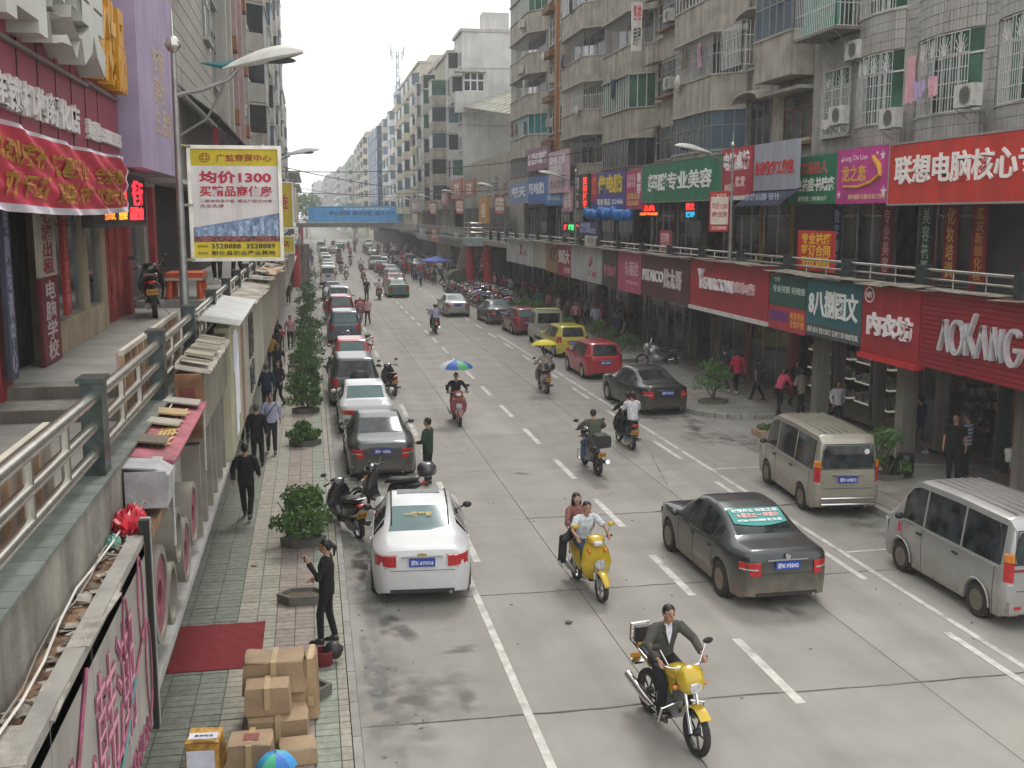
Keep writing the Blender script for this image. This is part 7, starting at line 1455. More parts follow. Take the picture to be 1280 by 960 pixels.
car('suv', 'red_white_hatchback', 'small red car with lit tail lights and one door open on the left', dred, 1.75, 68, 0, lights='round', rg=cglass_l, det=0, extra=ex_reddoor)
for i, (sh, nm, l, pm_, x, y, yaw) in enumerate((('suv', 'silver_estate', 'silver car facing the camera behind the small red one', silver, 1.9, 80, 180), ('sedan', 'grey_parked_saloon', 'grey saloon facing the camera farther on the left', blueg, 1.7, 91, 180), ('van', 'white_van', 'white van on the left beside the left landing pillar', white, 1.6, 107, 0), ('sedan', 'white_far_saloon', 'first white saloon past the white van', white, 2.0, 124, 0), ('sedan', 'pale_far_saloon', 'second pale saloon past the white van', silver, 2.0, 134, 0), ('hatch', 'white_far_hatchback', 'small white car third past the white van', white, 2.0, 145, 0), ('sedan', 'silver_far_saloon', 'silver saloon farthest along the left kerb', silver, 2.0, 158, 0), ('van', 'white_distant_van', 'white minivan far on the left near the footbridge', white, 2.0, 172, 0),
 ('suv', 'oncoming_suv', 'large dark off-road car coming towards the camera in the distance', darkgrey, 8.0, 140, 180), ('sedan', 'pink_saloon', 'pinkish red saloon ahead of the green taxi', coral, 7.6, 99, 2), ('sedan', 'dark_oncoming_saloon', 'dark saloon in the queue beyond the pink one', gunmetal, 8.2, 107, 2), ('sedan', 'grey_queue_saloon', 'grey saloon in the queue ahead of the dark saloon', blueg, 8.6, 117, 2), ('sedan', 'black_queue_saloon', 'black saloon in the queue farther ahead', black, 8.4, 128, 2), ('hatch', 'white_queue_hatchback', 'white car at the head of the distant queue', white, 9.0, 139, 2),
 ('sedan', 'parked_pale_saloon', 'pale saloon parked on the right past the blue awning', silver, 13.0, 132, 0), ('suv', 'parked_grey_estate', 'grey estate parked on the right beyond the landing', darkgrey, 12.8, 142, 0), ('sedan', 'distant_green_taxi', 'small green taxi beyond the footbridge', greenp, 6, 225, 0), ('van', 'distant_minibus', 'pale green minibus beyond the footbridge', paintm('minibus', (.4, .5, .38), 0, .2), 12, 235, 180), ('sedan', 'distant_white_car', 'white car under the footbridge', white, 10.5, 190, 180), ('sedan', 'distant_silver_car', 'silver car left of the white one under the footbridge', silver, 4, 196, 0), ('van', 'distant_white_van', 'small white van beyond the footbridge on the left', white, 2, 215, 0), ('sedan', 'distant_dark_car', 'dark car on the right beneath the footbridge', gunmetal, 14, 185, 0))):
 if yaw == 180: y += 0;
 car(sh, nm, l, pm_, x, y, yaw, det=0, lights='big' if sh == 'sedan' else ('tall' if sh == 'van' else 'round'), rg=None, cat='minivan' if sh == 'van' else 'car')
# little two-door pickup
def pickup(x, y):
 t = thing('small_pickup', 'small grey green pickup with a yellowish cab roof and an open load bed', 'pickup', (x, y + 1.8, 0)); g_ = paintm('pickup_grey', (.3, .31, .27), .2, .4); yl_ = mat('cab_yellow', C('a8a868'), .5, dirt=.2)
 b = MB(); S_ = []
 for yy, zc, w in ((.0, 1.62, .68), (.05, 1.78, .70), (.9, 1.80, .70), (1.05, 1.72, .70), (1.5, 1.1, .74), (1.62, .95, .74), (1.78, .7, .7), (1.8, .35, .68)):
  S_.append([(.74, yy, .3), (.76, yy, .6), (.76, yy, min(.98, zc - .05)), (w, yy, zc - .04), (w - .08, yy, zc), (-w + .08, yy, zc), (-w, yy, zc - .04), (-.76, yy, min(.98, zc - .05)), (-.76, yy, .6), (-.74, yy, .3)])
 b.rings(S_); b.build('cab', g_, t, smooth=35); MB().bx(-.62, .62, .02, .95, 1.80, 1.83).build('cab_roof', yl_, t)
 MB().bx(-.58, .58, -.02, .0, 1.1, 1.62).build('rear_window', cglass, t); MB().bx(-.62, .62, -.012, -.002, 1.06, 1.66).build('window_surround', yl_, t)
 for sx in (-1, 1): MB().add([(sx * .765, .15, 1.05), (sx * .765, 1.25, 1.05), (sx * .72, 1.0, 1.62), (sx * .72, .15, 1.62)], [(0, 1, 2, 3), (3, 2, 1, 0)]).build('side_window', cglass, t)
 MB().add([(-.66, 1.11, 1.68), (.66, 1.11, 1.68), (.7, 1.5, 1.13), (-.7, 1.5, 1.13)], [(0, 1, 2, 3), (3, 2, 1, 0)]).build('windscreen', cglass, t)
 MB().bx(-.74, .74, -1.75, -.08, .62, .68).build('bed_floor', g_, t)
 for a in ((-.76, -.72, -1.78, -.06), (.72, .76, -1.78, -.06), (-.72, .72, -1.78, -1.74), (-.72, .72, -.1, -.06)): MB().bx(a[0], a[1], a[2], a[3], .55, .98).build('bed_side', g_, t)
 MB().ell((0, -.9, .72), (.6, .7, .28), 12, 6).build('load_sacks', mat('sacks', C('7c7468'), .9, var=.4, scale=6, bump=.4), t, smooth=60)
 MB().bx(-.3, .3, -1.72, 1.7, .35, .55).build('chassis', blackm, t)
 for yy in (-1.15, 1.2):
  for sx in (-1, 1): w = MB().lathe([(.15, -.08), (.27, -.08), (.28, 0), (.27, .08), (.15, .08)], n=16, ax='x').build('wheel', rubber, t, loc=(sx * .66, yy, .28), smooth=50); MB().lathe([(.02, sx * .06), (.15, sx * .07), (.17, sx * .08)], n=12, ax='x').build('rim', steelr, w)
 for sx in (-1, 1): MB().bx(sx * .7 - .05, sx * .7 + .05, -1.8, -1.781, .6, .8).build('tail_light', redlens, t); MB().tube([(sx * .76, 1.2, 1.1), (sx * .9, 1.25, 1.15)], .03, 5).build('wing_mirror', blackm, t)
 MB().bx(-.2, .2, -1.8, -1.785, .4, .52).build('number_plate', plate_b, t)
pickup(12.05, 53.2)
# three wheeled truck, green cargo rickshaw, and blue market awning on the right
t = thing('covered_rickshaw', 'dark green canvas covered three wheeler parked among the motorcycles on the right', 'rickshaw', (12.6, 96, 0)); MB().bx(-.8, .8, -1.3, 1.3, .5, 1.1).build('tray', darkgrey, t)
b = MB(); b.rings([[(.85 * math.cos(R(a)), yy, 1.1 + .8 * math.sin(R(a))) for a in range(0, 181, 20)] for yy in (-1.3, 1.3)]); b.build('canvas_cover', mat('canvas_green', C('48503c'), .9, scale=3, var=.2), t, smooth=60)
for (a, c) in ((-.75, -.9), (.75, -.9), (0, 1.7)): MB().lathe([(.1, -.05), (.28, -.05), (.28, .05), (.1, .05)], n=14, ax='x').build('wheel', rubber, t, loc=(a, c, .28))
t = thing('blue_market_umbrella', 'flat blue parasol over a stall on the far right kerb', 'umbrella', (12.4, 110, 0)); MB().tube([(0, 0, 0), (0, 0, 2.3)], .03, 6).build('pole', greyst, t); b = MB(); b.rings([[(.05 * math.cos(q * .785), .05 * math.sin(q * .785), 2.6) for q in range(8)], [(1.6 * math.cos(q * .785), 1.6 * math.sin(q * .785), 2.15) for q in range(8)], [(1.6 * math.cos(q * .785), 1.6 * math.sin(q * .785), 2.05) for q in range(8)]]); b.build('canopy', mat('parasol_blue', C('3c50b0'), .6), t)
balloons('balloon_column', 'column of red and white balloons beside the grey stair on the right', (16.2, 104, 1.2), (16.6, 104, 4.0), 12, [mat('red_balloon', C('c03040'), .3), mat('white_balloon', C('d8c8c8'), .3)], .3)
# ================================================================ SCOOTERS AND MOTORCYCLES
def wheel(t, y, r, w=.1, m=None, spokes=5, x=0, nm='wheel'):
 o = MB().lathe([(r * .76, 0), (r * .78, -w * .3), (r * .93, -w / 2), (r, -w * .2), (r, w * .2), (r * .93, w / 2), (r * .78, w * .3), (r * .76, 0)], n=24, ax='x', cap=False).build(nm, rubber, t, loc=(x, y, r), smooth=50)
 b = MB().lathe([(r * .7, -w * .25), (r * .8, -w * .25), (r * .8, w * .25), (r * .7, w * .25), (r * .7, -w * .25)], n=20, ax='x', cap=False); b.lathe([(.0, -w * .4), (.05, -w * .4), (.05, w * .4), (0, w * .4)], n=10, ax='x')
 for k in range(spokes): a = 2 * math.pi * k / spokes; b.tube([(0, .03 * math.cos(a), .03 * math.sin(a)), (0, r * .73 * math.cos(a), r * .73 * math.sin(a))], .014, 4)
 b.build('rim', m or alloy, o); return o
def loft_part(t, name, secs, m, n=12, sm=60, pw=.7):
 """secs: (y, z, half width, half height) rounded sections across the bike"""
 b = MB(); rs = []
 for s_ in secs:
  y, z, w, h = s_[:4]; tl_ = s_[4] if len(s_) > 4 else 0
  rs.append([(w * math.copysign(abs(math.cos(a)) ** pw, math.cos(a)), y + tl_ * math.sin(a), z + h * math.copysign(abs(math.sin(a)) ** pw, math.sin(a))) for a in (2 * math.pi * k / n for k in range(n))])
 b.rings(rs); return b.build(name, m, t, smooth=sm)
def scooter(name, label, x, y, yaw, pm, group=None, box=None, mirror=None, plate=None, lean=0, seatm=None, det=1, x0=0, top=None):
 """x, y = point midway between the wheels; nose along +Y before the turn"""
 t = thing(name, label, 'scooter', (x, y, 0), R(yaw), group);
 if lean: t.rotation_euler[1] = R(lean)
 r = .23; wheel(t, .64, r, .1, spokes=3, nm='front_wheel'); wheel(t, -.62, r, .11, spokes=3, nm='rear_wheel')
 loft_part(t, 'front_fender', [(.42, .42, .07, .04), (.52, .5, .075, .035), (.66, .52, .075, .03), (.8, .46, .07, .03), (.9, .36, .05, .03)], pm)
 b = MB()
 for sx in (-1, 1): b.tube([(sx * .07, .64, r), (sx * .07, .5, .62)], .02, 6)
 b.build('fork', greyst, t)
 # front shield: tall curved apron
 b = MB(); rows = []
 for z, y_, w in ((.28, .34, .14), (.42, .46, .24), (.62, .48, .28), (.82, .43, .24), (.98, .36, .15)):
  rows.append([(w * q, y_ - .10 * abs(q) ** 2 + (.06 if abs(q) < .3 else 0), z) for q in (-1, -.75, -.4, 0, .4, .75, 1)] + [(w * q * .96, y_ - .10 * abs(q) ** 2 - .05, z) for q in (1, .75, .4, 0, -.4, -.75, -1)])
 b.rings(rows); b.build('front_shield', pm, t, smooth=50)
 if det: b = MB(); b.add([(-.08, .55, .72), (.08, .55, .72), (.1, .545, .62), (0, .55, .54), (-.1, .545, .62), (-.08, .57, .72), (.08, .57, .72), (.1, .565, .62), (0, .572, .54), (-.1, .565, .62)], [(4, 3, 2, 1, 0), (5, 6, 7, 8, 9)] + [(k, (k + 1) % 5, (k + 1) % 5 + 5, k + 5) for k in range(5)]); b.build('shield_emblem', mat('badge_pale', (.5, .52, .56), .3, .4, var=.5, scale=30), t)
 loft_part(t, 'handlebar_cowl', [(.20, 1.0, .08, .05), (.28, 1.04, .16, .07), (.38, 1.02, .15, .075), (.46, .98, .07, .05)], top or pm)
 loft_part(t, 'headlight', [(.40, 1.0, .1, .05), (.47, .985, .09, .045), (.485, .98, .05, .03)], clens)
 for sx in (-1, 1): loft_part(t, 'indicator', [(.36, .86, .03, .03), (.44, .84, .03, .03), (.46, .84, .01, .01)], orlens).location = (sx * .15, 0, 0)
 b = MB(); b.tube([(-.34, .18, 1.03), (-.18, .26, 1.04), (.18, .26, 1.04), (.34, .18, 1.03)], .015, 6); b.build('handlebar', greyst, t)
 b = MB()
 for sx in (-1, 1): b.tube([(sx * .24, .23, 1.035), (sx * .36, .165, 1.025)], .022, 6)
 b.build('grips', blackm, t)
 for sx in (-1, 1): MB().tube([(sx * .22, .24, 1.05), (sx * .30, .22, 1.2)], .008, 5).build('mirror_stalk', greyst, t); MB().ell((sx * .33, .21, 1.25), (.07, .025, .045), 10, 6).build('mirror', mirror or blackm, t, smooth=60)
 loft_part(t, 'floorboard', [(.34, .30, .12, .03), (.1, .27, .16, .035), (-.12, .27, .15, .04)], blackm)
 loft_part(t, 'rear_body', [(-.06, .42, .1, .14), (-.14, .5, .17, .2), (-.35, .56, .19, .17), (-.6, .64, .17, .13), (-.82, .72, .11, .07), (-.9, .74, .05, .04)], pm)
 loft_part(t, 'seat', [(-.02, .72, .1, .04), (-.12, .77, .15, .05), (-.4, .79, .16, .05), (-.7, .84, .14, .05), (-.8, .85, .08, .04)], seatm or blackm)
 loft_part(t, 'tail_light', [(-.86, .76, .09, .035), (-.93, .76, .08, .03), (-.95, .75, .03, .02)], redlens)
 loft_part(t, 'engine_case', [(-.3, .3, .05, .08), (-.5, .28, .07, .09), (-.68, .26, .06, .07)], greyst).location = (-.12, 0, 0)
 loft_part(t, 'exhaust', [(-.25, .26, .03, .03), (-.5, .28, .05, .055), (-.85, .34, .05, .055)], greyst).location = (.16, 0, 0)
 b = MB(); b.bx(-.07, .07, -.88, -.86, .42, .6); b.build('mudguard', blackm, t)
 b = MB()
 for sx in (-1, 1): b.tube([(sx * .13, -.5, .86), (sx * .13, -.8, .93), (sx * .1, -.98, .93)], .012, 5)
 b.tube([(-.1, -.98, .93), (.1, -.98, .93)], .012, 5); b.build('grab_rail', chrome, t)
 if box: loft_part(t, 'top_box', [(-.82, 1.08, .1, .1), (-.88, 1.08, .19, .15), (-1.1, 1.08, .2, .16), (-1.2, 1.07, .12, .1)], box)
 yp, zp, F_ = (.545, .44, Matrix(((-1, 0, 0), (0, 0, 1), (0, 1, 0)))) if plate == 'front' else (-.9, .56, FRONT_F)
 o = MB().bx(-.11, .11, yp - .006, yp + .006, zp - .06, zp + .06).build('number_plate', whitel if plate == 'front' else plate_y, t);
 if det: text_on(o, '湘K2398', mat('lettering_a03040', C('a03040'), .5) if plate == 'front' else blackm, -.09, .09, -.04, .04, 0, .004, .01, F=F_).location = (0, yp + (.007 if plate == 'front' else -.007), zp)
 if x0: b = MB().tube([(.1, -.1, .25), (.3, -.05, .0)], .012, 5); b.build('side_stand', greyst, t)
 return t
def motorcycle(name, label, x, y, yaw, pm, group=None, back=False, det=1, lean=0, cargo=False):
 t = thing(name, label, 'motorcycle', (x, y, 0), R(yaw), group); r = .30
 if lean: t.rotation_euler[1] = R(lean)
 wheel(t, .66, r, .09, mat('black_rim', (.04, .04, .04), .4, .5), 5, nm='front_wheel'); wheel(t, -.62, r, .11, MATS['black_rim'], 5, nm='rear_wheel')
 b = MB()
 for sx in (-1, 1): b.tube([(sx * .075, .66, r), (sx * .075, .43, .88)], [.028, .02], 8)
 b.build('fork', chrome, t, smooth=60); b = MB()
 for k in range(8): a = R(25 + k * 17); b
 q = [(.66 + (r + .035) * math.cos(R(a)), r + (r + .035) * math.sin(R(a))) for a in range(48, 152, 8)]
 b.rings([[(sx * .075, y_, z_) for sx in (-1, -.5, .5, 1)] + [(sx * .07, y_ - .012 * (y_ - .66) / r, z_ - .012) for sx in (1, .5, -.5, -1)] for y_, z_ in q]); b.build('front_fender', pm, t, smooth=50)
 loft_part(t, 'headlight_cowl', [(.34, .9, .12, .15), (.46, .92, .18, .18), (.56, .89, .15, .14), (.6, .87, .1, .09)], pm); loft_part(t, 'headlight', [(.57, .86, .1, .07), (.63, .85, .08, .055)], clens)
 for sx in (-1, 1): MB().ell((sx * .2, .46, .83), (.045, .03, .028), 8, 6).build('indicator', orlens, t, smooth=60)
 loft_part(t, 'fuel_tank', [(.36, .86, .07, .06), (.28, .87, .14, .11), (.1, .87, .155, .12), (-.06, .83, .11, .08), (-.12, .8, .07, .05)], pm)
 for sx in (-1, 1): b = MB(); b.add([(sx * .15, .36, .86), (sx * .17, .30, .66), (sx * .14, .12, .72), (sx * .15, .14, .84)], [(0, 1, 2, 3), (3, 2, 1, 0)]); b.build('tank_shroud', pm, t)
 loft_part(t, 'seat', [(-.06, .79, .09, .04), (-.2, .79, .13, .05), (-.5, .82, .13, .05), (-.78, .86, .1, .04)], blackm); loft_part(t, 'tail', [(-.5, .74, .1, .06), (-.75, .78, .08, .06), (-.95, .82, .05, .04)], pm); loft_part(t, 'tail_light', [(-.94, .82, .06, .04), (-1.0, .81, .05, .03)], redlens)
 loft_part(t, 'engine', [(.22, .42, .1, .12), (.1, .42, .14, .18), (-.12, .4, .15, .15), (-.25, .38, .1, .1)], greyst, pw=.5); b = MB()
 for k in range(6): b.bx(-.1, .1, .06, .24, .52 + k * .03, .535 + k * .03)
 b.build('cooling_fin', greyst, t); b = MB()
 b.tube([(0, .42, .9), (0, .34, .5), (0, .1, .26), (0, -.3, .3), (0, -.35, .68), (0, .38, .84)], .025, 6); b.tube([(0, -.3, .68), (0, -.9, .78)], .02, 6); b.tube([(.09, -.2, .35), (.09, -.62, r)], .02, 5); b.tube([(-.09, -.2, .35), (-.09, -.62, r)], .02, 5); b.build('frame', blackm, t)
 MB().tube([(.12, .2, .35), (.14, -.1, .26), (.16, -.4, .3), (.17, -.95, .42)], [.025, .03, .055, .06], 10).build('exhaust', chrome, t, smooth=60)
 b = MB()
 for sx in (-1, 1): b.tube([(sx * .1, .3, .55), (sx * .3, .3, .5), (sx * .31, .24, .3), (sx * .12, .1, .25)], .016, 6)
 b.build('crash_bar', chrome, t); b = MB(); b.tube([(-.36, .22, 1.06), (-.2, .32, 1.03), (0, .36, 1.0), (.2, .32, 1.03), (.36, .22, 1.06)], .014, 6); b.build('handlebar', chrome, t); b = MB()
 for sx in (-1, 1): b.tube([(sx * .26, .275, 1.04), (sx * .37, .21, 1.06)], .02, 6); b.tube([(sx * .25, .32, 1.04), (sx * .36, .27, 1.05)], .007, 4)
 b.build('grips', blackm, t)
 for sx in (-1, 1): MB().tube([(sx * .22, .31, 1.05), (sx * .32, .26, 1.26)], .008, 5).build('mirror_stalk', chrome, t); MB().ell((sx * .36, .25, 1.29), (.075, .02, .045), 10, 6).build('mirror', blackm, t, smooth=60)
 b = MB()
 for sx in (-1, 1): b.tube([(sx * .06, -.2, .3), (sx * .26, -.18, .3)], .014, 5); b.tube([(sx * .06, .12, .26), (sx * .27, .12, .28)], .014, 5)
 b.build('footpegs', blackm, t); b = MB()
 for sx in (-1, 1): b.tube([(sx * .13, -.45, .82), (sx * .15, -.8, .9), (sx * .15, -.94, .92), (sx * .13, -.97, 1.14)], .014, 6)
 for z in (.92, 1.04, 1.14): b.tube([(-.14, -.96, z), (.14, -.96, z)], .012, 5)
 if back: b.build('luggage_rack', chrome, t); MB().ob((0, -.9, 1.0), (.2, .07, .22), (-6, 0, 0)).build('backrest', blackm, t); MB().tube([(-.16, -.9, .62), (.16, -.9, .62)], .05, 8).build('rear_crossbar', chrome, t)
 if cargo: loft_part(t, 'cargo_box', [(-.72, .98, .2, .16), (-1.15, .98, .2, .16)], blackm, pw=.4)
 o = MB().bx(-.1, .1, -1.03, -1.015, .55, .68).build('number_plate', plate_y, t);
 if det: text_on(o, '湘K7H19', blackm, -.08, .08, -.04, .04, 0, .004, .01, F=FRONT_F).location = (0, -1.031, .615)
 return t
yel = mat('scooter_yellow', (.55, .38, .02), .25, .15, var=.08, coat=.5); bluem = mat('scooter_blue', (.03, .07, .25), .25, coat=.5); redm = mat('scooter_red', (.35, .02, .03), .25, coat=.5); silv = mat('scooter_silver', (.4, .4, .42), .3, .5, coat=.3); pinkm = mat('scooter_rose', (.3, .1, .1), .3, .2, coat=.3); blk = mat('scooter_black', (.02, .02, .022), .22, coat=.5); blk_b = mat('box_black', (.03, .03, .032), .3, coat=.3)
# the moving ones (riders are added with the people)
M1 = motorcycle('yellow_motorcycle', 'yellow motorcycle with chrome back rack ridden by the man in a grey suit', 4.42, 12.65, 180 + 9, yel, back=True)
M2 = scooter('yellow_scooter', 'bright yellow scooter carrying a man in white and a woman behind him', 4.72, 18.1, 180 + 6, yel, mirror=yel, plate='front')
M3 = scooter('umbrella_scooter', 'dark rose scooter under a blue and green umbrella coming towards the camera', 4.5, 34.3, 180, pinkm, plate='front')
M4 = scooter('cream_scooter', 'cream scooter under a yellow umbrella riding away', 8.6, 40.1, 0, silv, box=blk_b)
M5 = motorcycle('blue_motorcycle', 'black motorcycle with rear box ridden by the man in an olive jacket', 7.1, 27.1, 1, blk, cargo=True)
M6 = scooter('black_riding_scooter', 'black scooter carrying two people beside the black saloon', 8.85, 29.9, 1, blk, box=None)
M7 = motorcycle('dark_motorcycle', 'dark motorcycle with yellow plate carrying two people far up the middle', 6.85, 61.8, 0, blk)
M8 = motorcycle('distant_motorcycle', 'dark motorcycle riding away beside the green taxi', 5.3, 87.5, 0, blk)
M9 = scooter('distant_scooter', 'scooter coming closer in the far middle of the street', 5.2, 112, 180, pinkm, det=0)
M10 = scooter('far_oncoming_scooter', 'grey scooter coming on the left half far away', 3.6, 116, 180, silv, det=0)
M11 = motorcycle('far_tricycle', 'far motorcycle coming on between the parked cars and the centre', 3.4, 128, 180, blk, det=0)
# parked ones
scooter('black_parked_scooter', 'black scooter with helmet box parked across the kerb behind the white saloon', 1.55, 24.0, 62, blk, box=mat('helmet_box', (.05, .05, .055), .2, var=.6, scale=5, coat=.5), lean=-6, x0=1)
scooter('half_hidden_scooter', 'black scooter standing close beside the white saloon at the kerb', .62, 22.6, 20, blk, lean=-5, x0=1)
motorcycle('red_white_motorcycle', 'red and white motorcycle parked on the right pavement by the column', 14.9, 45.6, 75, silv, lean=4, cargo=True)
scooter('kerb_motorcycle', 'black scooter parked between the dark jeep and the road', 2.85, 40.6, 8, blk, lean=-4, x0=1)
for i, (x, y, yaw, m_, l) in enumerate(((.85, 43.2, 10, blk, 'dark scooter at the kerb by the pale red car'), (2.0, 53.5, 80, silv, 'silver grey scooter parked across behind the blue grey estate'), (1.0, 73, 0, redm, 'red scooter at the kerb beside the silver estate'))): scooter('parked_scooter', l, x, y, yaw, m_, det=0, lean=-5)
pm_ = [redm, blk, silv, bluem, pinkm, blk, redm]; protos = [scooter('parked_motorcycle', 'silver scooter at the near end of the row parked on the right', 12.9, 76, 75, silv, 'motorcycles parked in the long row on the right', det=0, lean=-6), motorcycle('parked_motorcycle', 'dark motorcycle second in the row parked on the right', 12.6, 77.3, 70, blk, 'motorcycles parked in the long row on the right', det=0, lean=-6)]
rr = random.Random(11)
prk = []
for k in range(34):
 p_ = protos[k % 2]; y = 78.2 + (k % 20) * 1.0; x = 12.3 + (0 if k < 20 else 1.5) + rr.uniform(-.25, .25)
 c = copy_tree(p_, loc=(x, y, .15 if x > 12.4 else 0), rz=R(70 + rr.uniform(-14, 14)), label='x', remap={'scooter_silver': pm_[k % 7], 'scooter_black': pm_[(k * 3) % 7]}); prk.append((y, c, ('scooter', 'motorcycle')[k % 2], pm_[k % 7 if k % 2 == 0 else (k * 3) % 7].name.replace('scooter_', ''), 'kerb row' if k < 20 else 'inner row'))
ORD = 'nearest second third fourth fifth sixth seventh eighth ninth tenth eleventh twelfth thirteenth fourteenth fifteenth sixteenth seventeenth eighteenth nineteenth twentieth'.split()
def rank_labels(items, fmt):
 """items: (distance, object, *words); every object gets its own rank among those described by the same words"""
 seen = {}
 for it in sorted(items, key=lambda q: q[0]): k = it[2:]; n = seen.get(k, 0); seen[k] = n + 1; it[1]['label'] = fmt.format(ORD[n], *k)
rank_labels(prk, '{0} {2} {1} in the {3} of bikes parked before the red pillars')
rr = random.Random(12); prk = []
for k in range(14): c = copy_tree(protos[k % 2], loc=(11.5 + rr.uniform(-.6, 1.2), 112 + k * 2.2, 0), rz=R(rr.uniform(-30, 60)), label='x', remap={'scooter_silver': pm_[k % 7]}); c['group'] = 'motorbikes past the right landing'; prk.append((k, c, ('scooter', 'motorcycle')[k % 2]))
rank_labels(prk, '{0} small {1} among the bikes past the right landing')
# ================================================================ PEOPLE
import mathutils
skin_b = mat('skin_tan', (.4, .215, .135), .55, scale=12, var=.06); T_TOP = mat('top_cloth', (.1, .1, .12), .85, scale=14, var=.2); T_LEG = mat('leg_cloth', (.03, .03, .04), .85, scale=14, var=.2); shoem = mat('shoe_black', (.02, .018, .016), .4); shoew = mat('shoe_white', (.5, .5, .48), .5)
def remesh(mb, vox, smooth=3):
 me = bpy.data.meshes.new('tmp'); me.from_pydata(mb.v, [], mb.f); o = bpy.data.objects.new('tmp', me)
 m = o.modifiers.new('r', 'REMESH'); m.mode = 'VOXEL'; m.voxel_size = vox
 s = o.modifiers.new('s', 'SMOOTH'); s.factor = .5; s.iterations = smooth
 r = evaluated(o); bpy.data.objects.remove(o); bpy.data.meshes.remove(me)
 r.polygons.foreach_set('use_smooth', [True] * len(r.polygons)); return r
def V(*a): return Vector(a)
def torso_rings(b, secs):
 """secs: (centre, half width, half depth); rings square to the spine"""
 rs = []; n = 14
 for i, (c, w, d) in enumerate(secs):
  a, e = Vector(secs[max(0, i - 1)][0]), Vector(secs[min(len(secs) - 1, i + 1)][0]); t_ = (e - a).normalized(); x = V(1, 0, 0); y = t_.cross(x).normalized()
  rs.append([Vector(c) + x * (w * math.copysign(abs(math.cos(q)) ** .8, math.cos(q))) + y * (d * math.sin(q)) for q in (2 * math.pi * k / n for k in range(n))])
 b.rings(rs)
def limb(b, pts, rr, n=10): b.tube(pts, rr, n); [b.ell(p, (r, r, r), 8, 6) for p, r in zip(pts[1:-1], rr[1:-1])]
POSES = {
 'stand': dict(),
 'walk': dict(kn=[(-.09, .12, .5), (.09, .06, .48)], an=[(-.09, .26, .12), (.09, -.24, .14)], el=[(-.25, -.1, 1.14), (.25, .0, 1.14)], wr=[(-.25, -.12, .9), (.25, .2, .94)]),
 'walk2': dict(kn=[(-.09, .05, .48), (.09, .13, .5)], an=[(-.09, -.2, .12), (.09, .22, .09)], el=[(-.25, .02, 1.13), (.24, -.08, 1.14)], wr=[(-.24, .18, .95), (.25, -.1, .9)]),
 'front': dict(el=[(-.25, .03, 1.12), (.25, .03, 1.12)], wr=[(-.08, .24, 1.06), (.06, .25, 1.05)]),
 'phone': dict(el=[(-.24, .08, 1.14), (.22, .0, 1.12)], wr=[(-.12, .26, 1.36), (.1, .2, 1.02)], an=[(-.06, .1, .08), (.1, -.1, .08)], kn=[(-.08, .1, .5), (.1, 0, .5)]),
 'bend': dict(ch=(0, .22, 1.22), ne=(0, .34, 1.36), he=(0, .42, 1.46), wa=(0, .05, 1.06), el=[(-.22, .38, 1.05), (.22, .38, 1.05)], wr=[(-.14, .52, .95), (.14, .52, .95)], an=[(-.12, .2, .08), (.12, -.25, .1)], kn=[(-.1, .16, .5), (.12, 0, .5)]),
 'carry': dict(el=[(-.26, .02, 1.14), (.26, .02, 1.14)], wr=[(-.08, .24, 1.16), (.08, .26, 1.1)]),
 'sit': dict(hp=(0, -.12, .5), wa=(0, -.14, .62), ch=(0, -.1, .86), ne=(0, -.06, 1.0), he=(0, -.03, 1.13), kn=[(-.12, .32, .52), (.12, .32, .52)], an=[(-.12, .36, .1), (.12, .3, .1)], el=[(-.24, .05, .72), (.24, .05, .72)], wr=[(-.1, .26, .7), (.1, .26, .7)]),
 'ride': dict(hp=(0, -.3, .88), wa=(0, -.3, 1.0), ch=(0, -.22, 1.24), ne=(0, -.16, 1.38), he=(0, -.12, 1.51), kn=[(-.17, .16, .80), (.17, .16, .80)], an=[(-.13, .12, .36), (.13, .12, .36)], el=[(-.32, -.02, 1.14), (.32, -.02, 1.14)], wr=[(-.3, .17, 1.07), (.3, .17, 1.07)], grip=1),
 'moto': dict(hp=(0, -.33, .92), wa=(0, -.32, 1.04), ch=(0, -.24, 1.28), ne=(0, -.18, 1.42), he=(0, -.12, 1.55), kn=[(-.2, .14, .74), (.2, .14, .74)], an=[(-.2, .06, .33), (.2, .06, .33)], el=[(-.33, -.06, 1.2), (.33, -.06, 1.2)], wr=[(-.31, .2, 1.1), (.31, .2, 1.1)], grip=1),
 'pillion': dict(hp=(0, -.66, .94), wa=(0, -.65, 1.06), ch=(0, -.6, 1.3), ne=(0, -.57, 1.44), he=(.03, -.53, 1.57), kn=[(-.2, -.34, .84), (.2, -.34, .84)], an=[(-.24, -.34, .42), (.24, -.34, .42)], el=[(-.25, -.46, 1.12), (.25, -.46, 1.12)], wr=[(-.16, -.26, 1.02), (.16, -.26, 1.02)]),
 'sidesaddle': dict(hp=(0, -.66, .94), wa=(.0, -.65, 1.06), ch=(.02, -.6, 1.3), ne=(.03, -.58, 1.44), he=(.05, -.55, 1.57), kn=[(.34, -.52, .86), (.36, -.34, .84)], an=[(.38, -.5, .42), (.4, -.28, .44)], el=[(-.22, -.4, 1.16), (.28, -.42, 1.16)], wr=[(-.14, -.22, 1.12), (.1, -.22, 1.14)]),
}
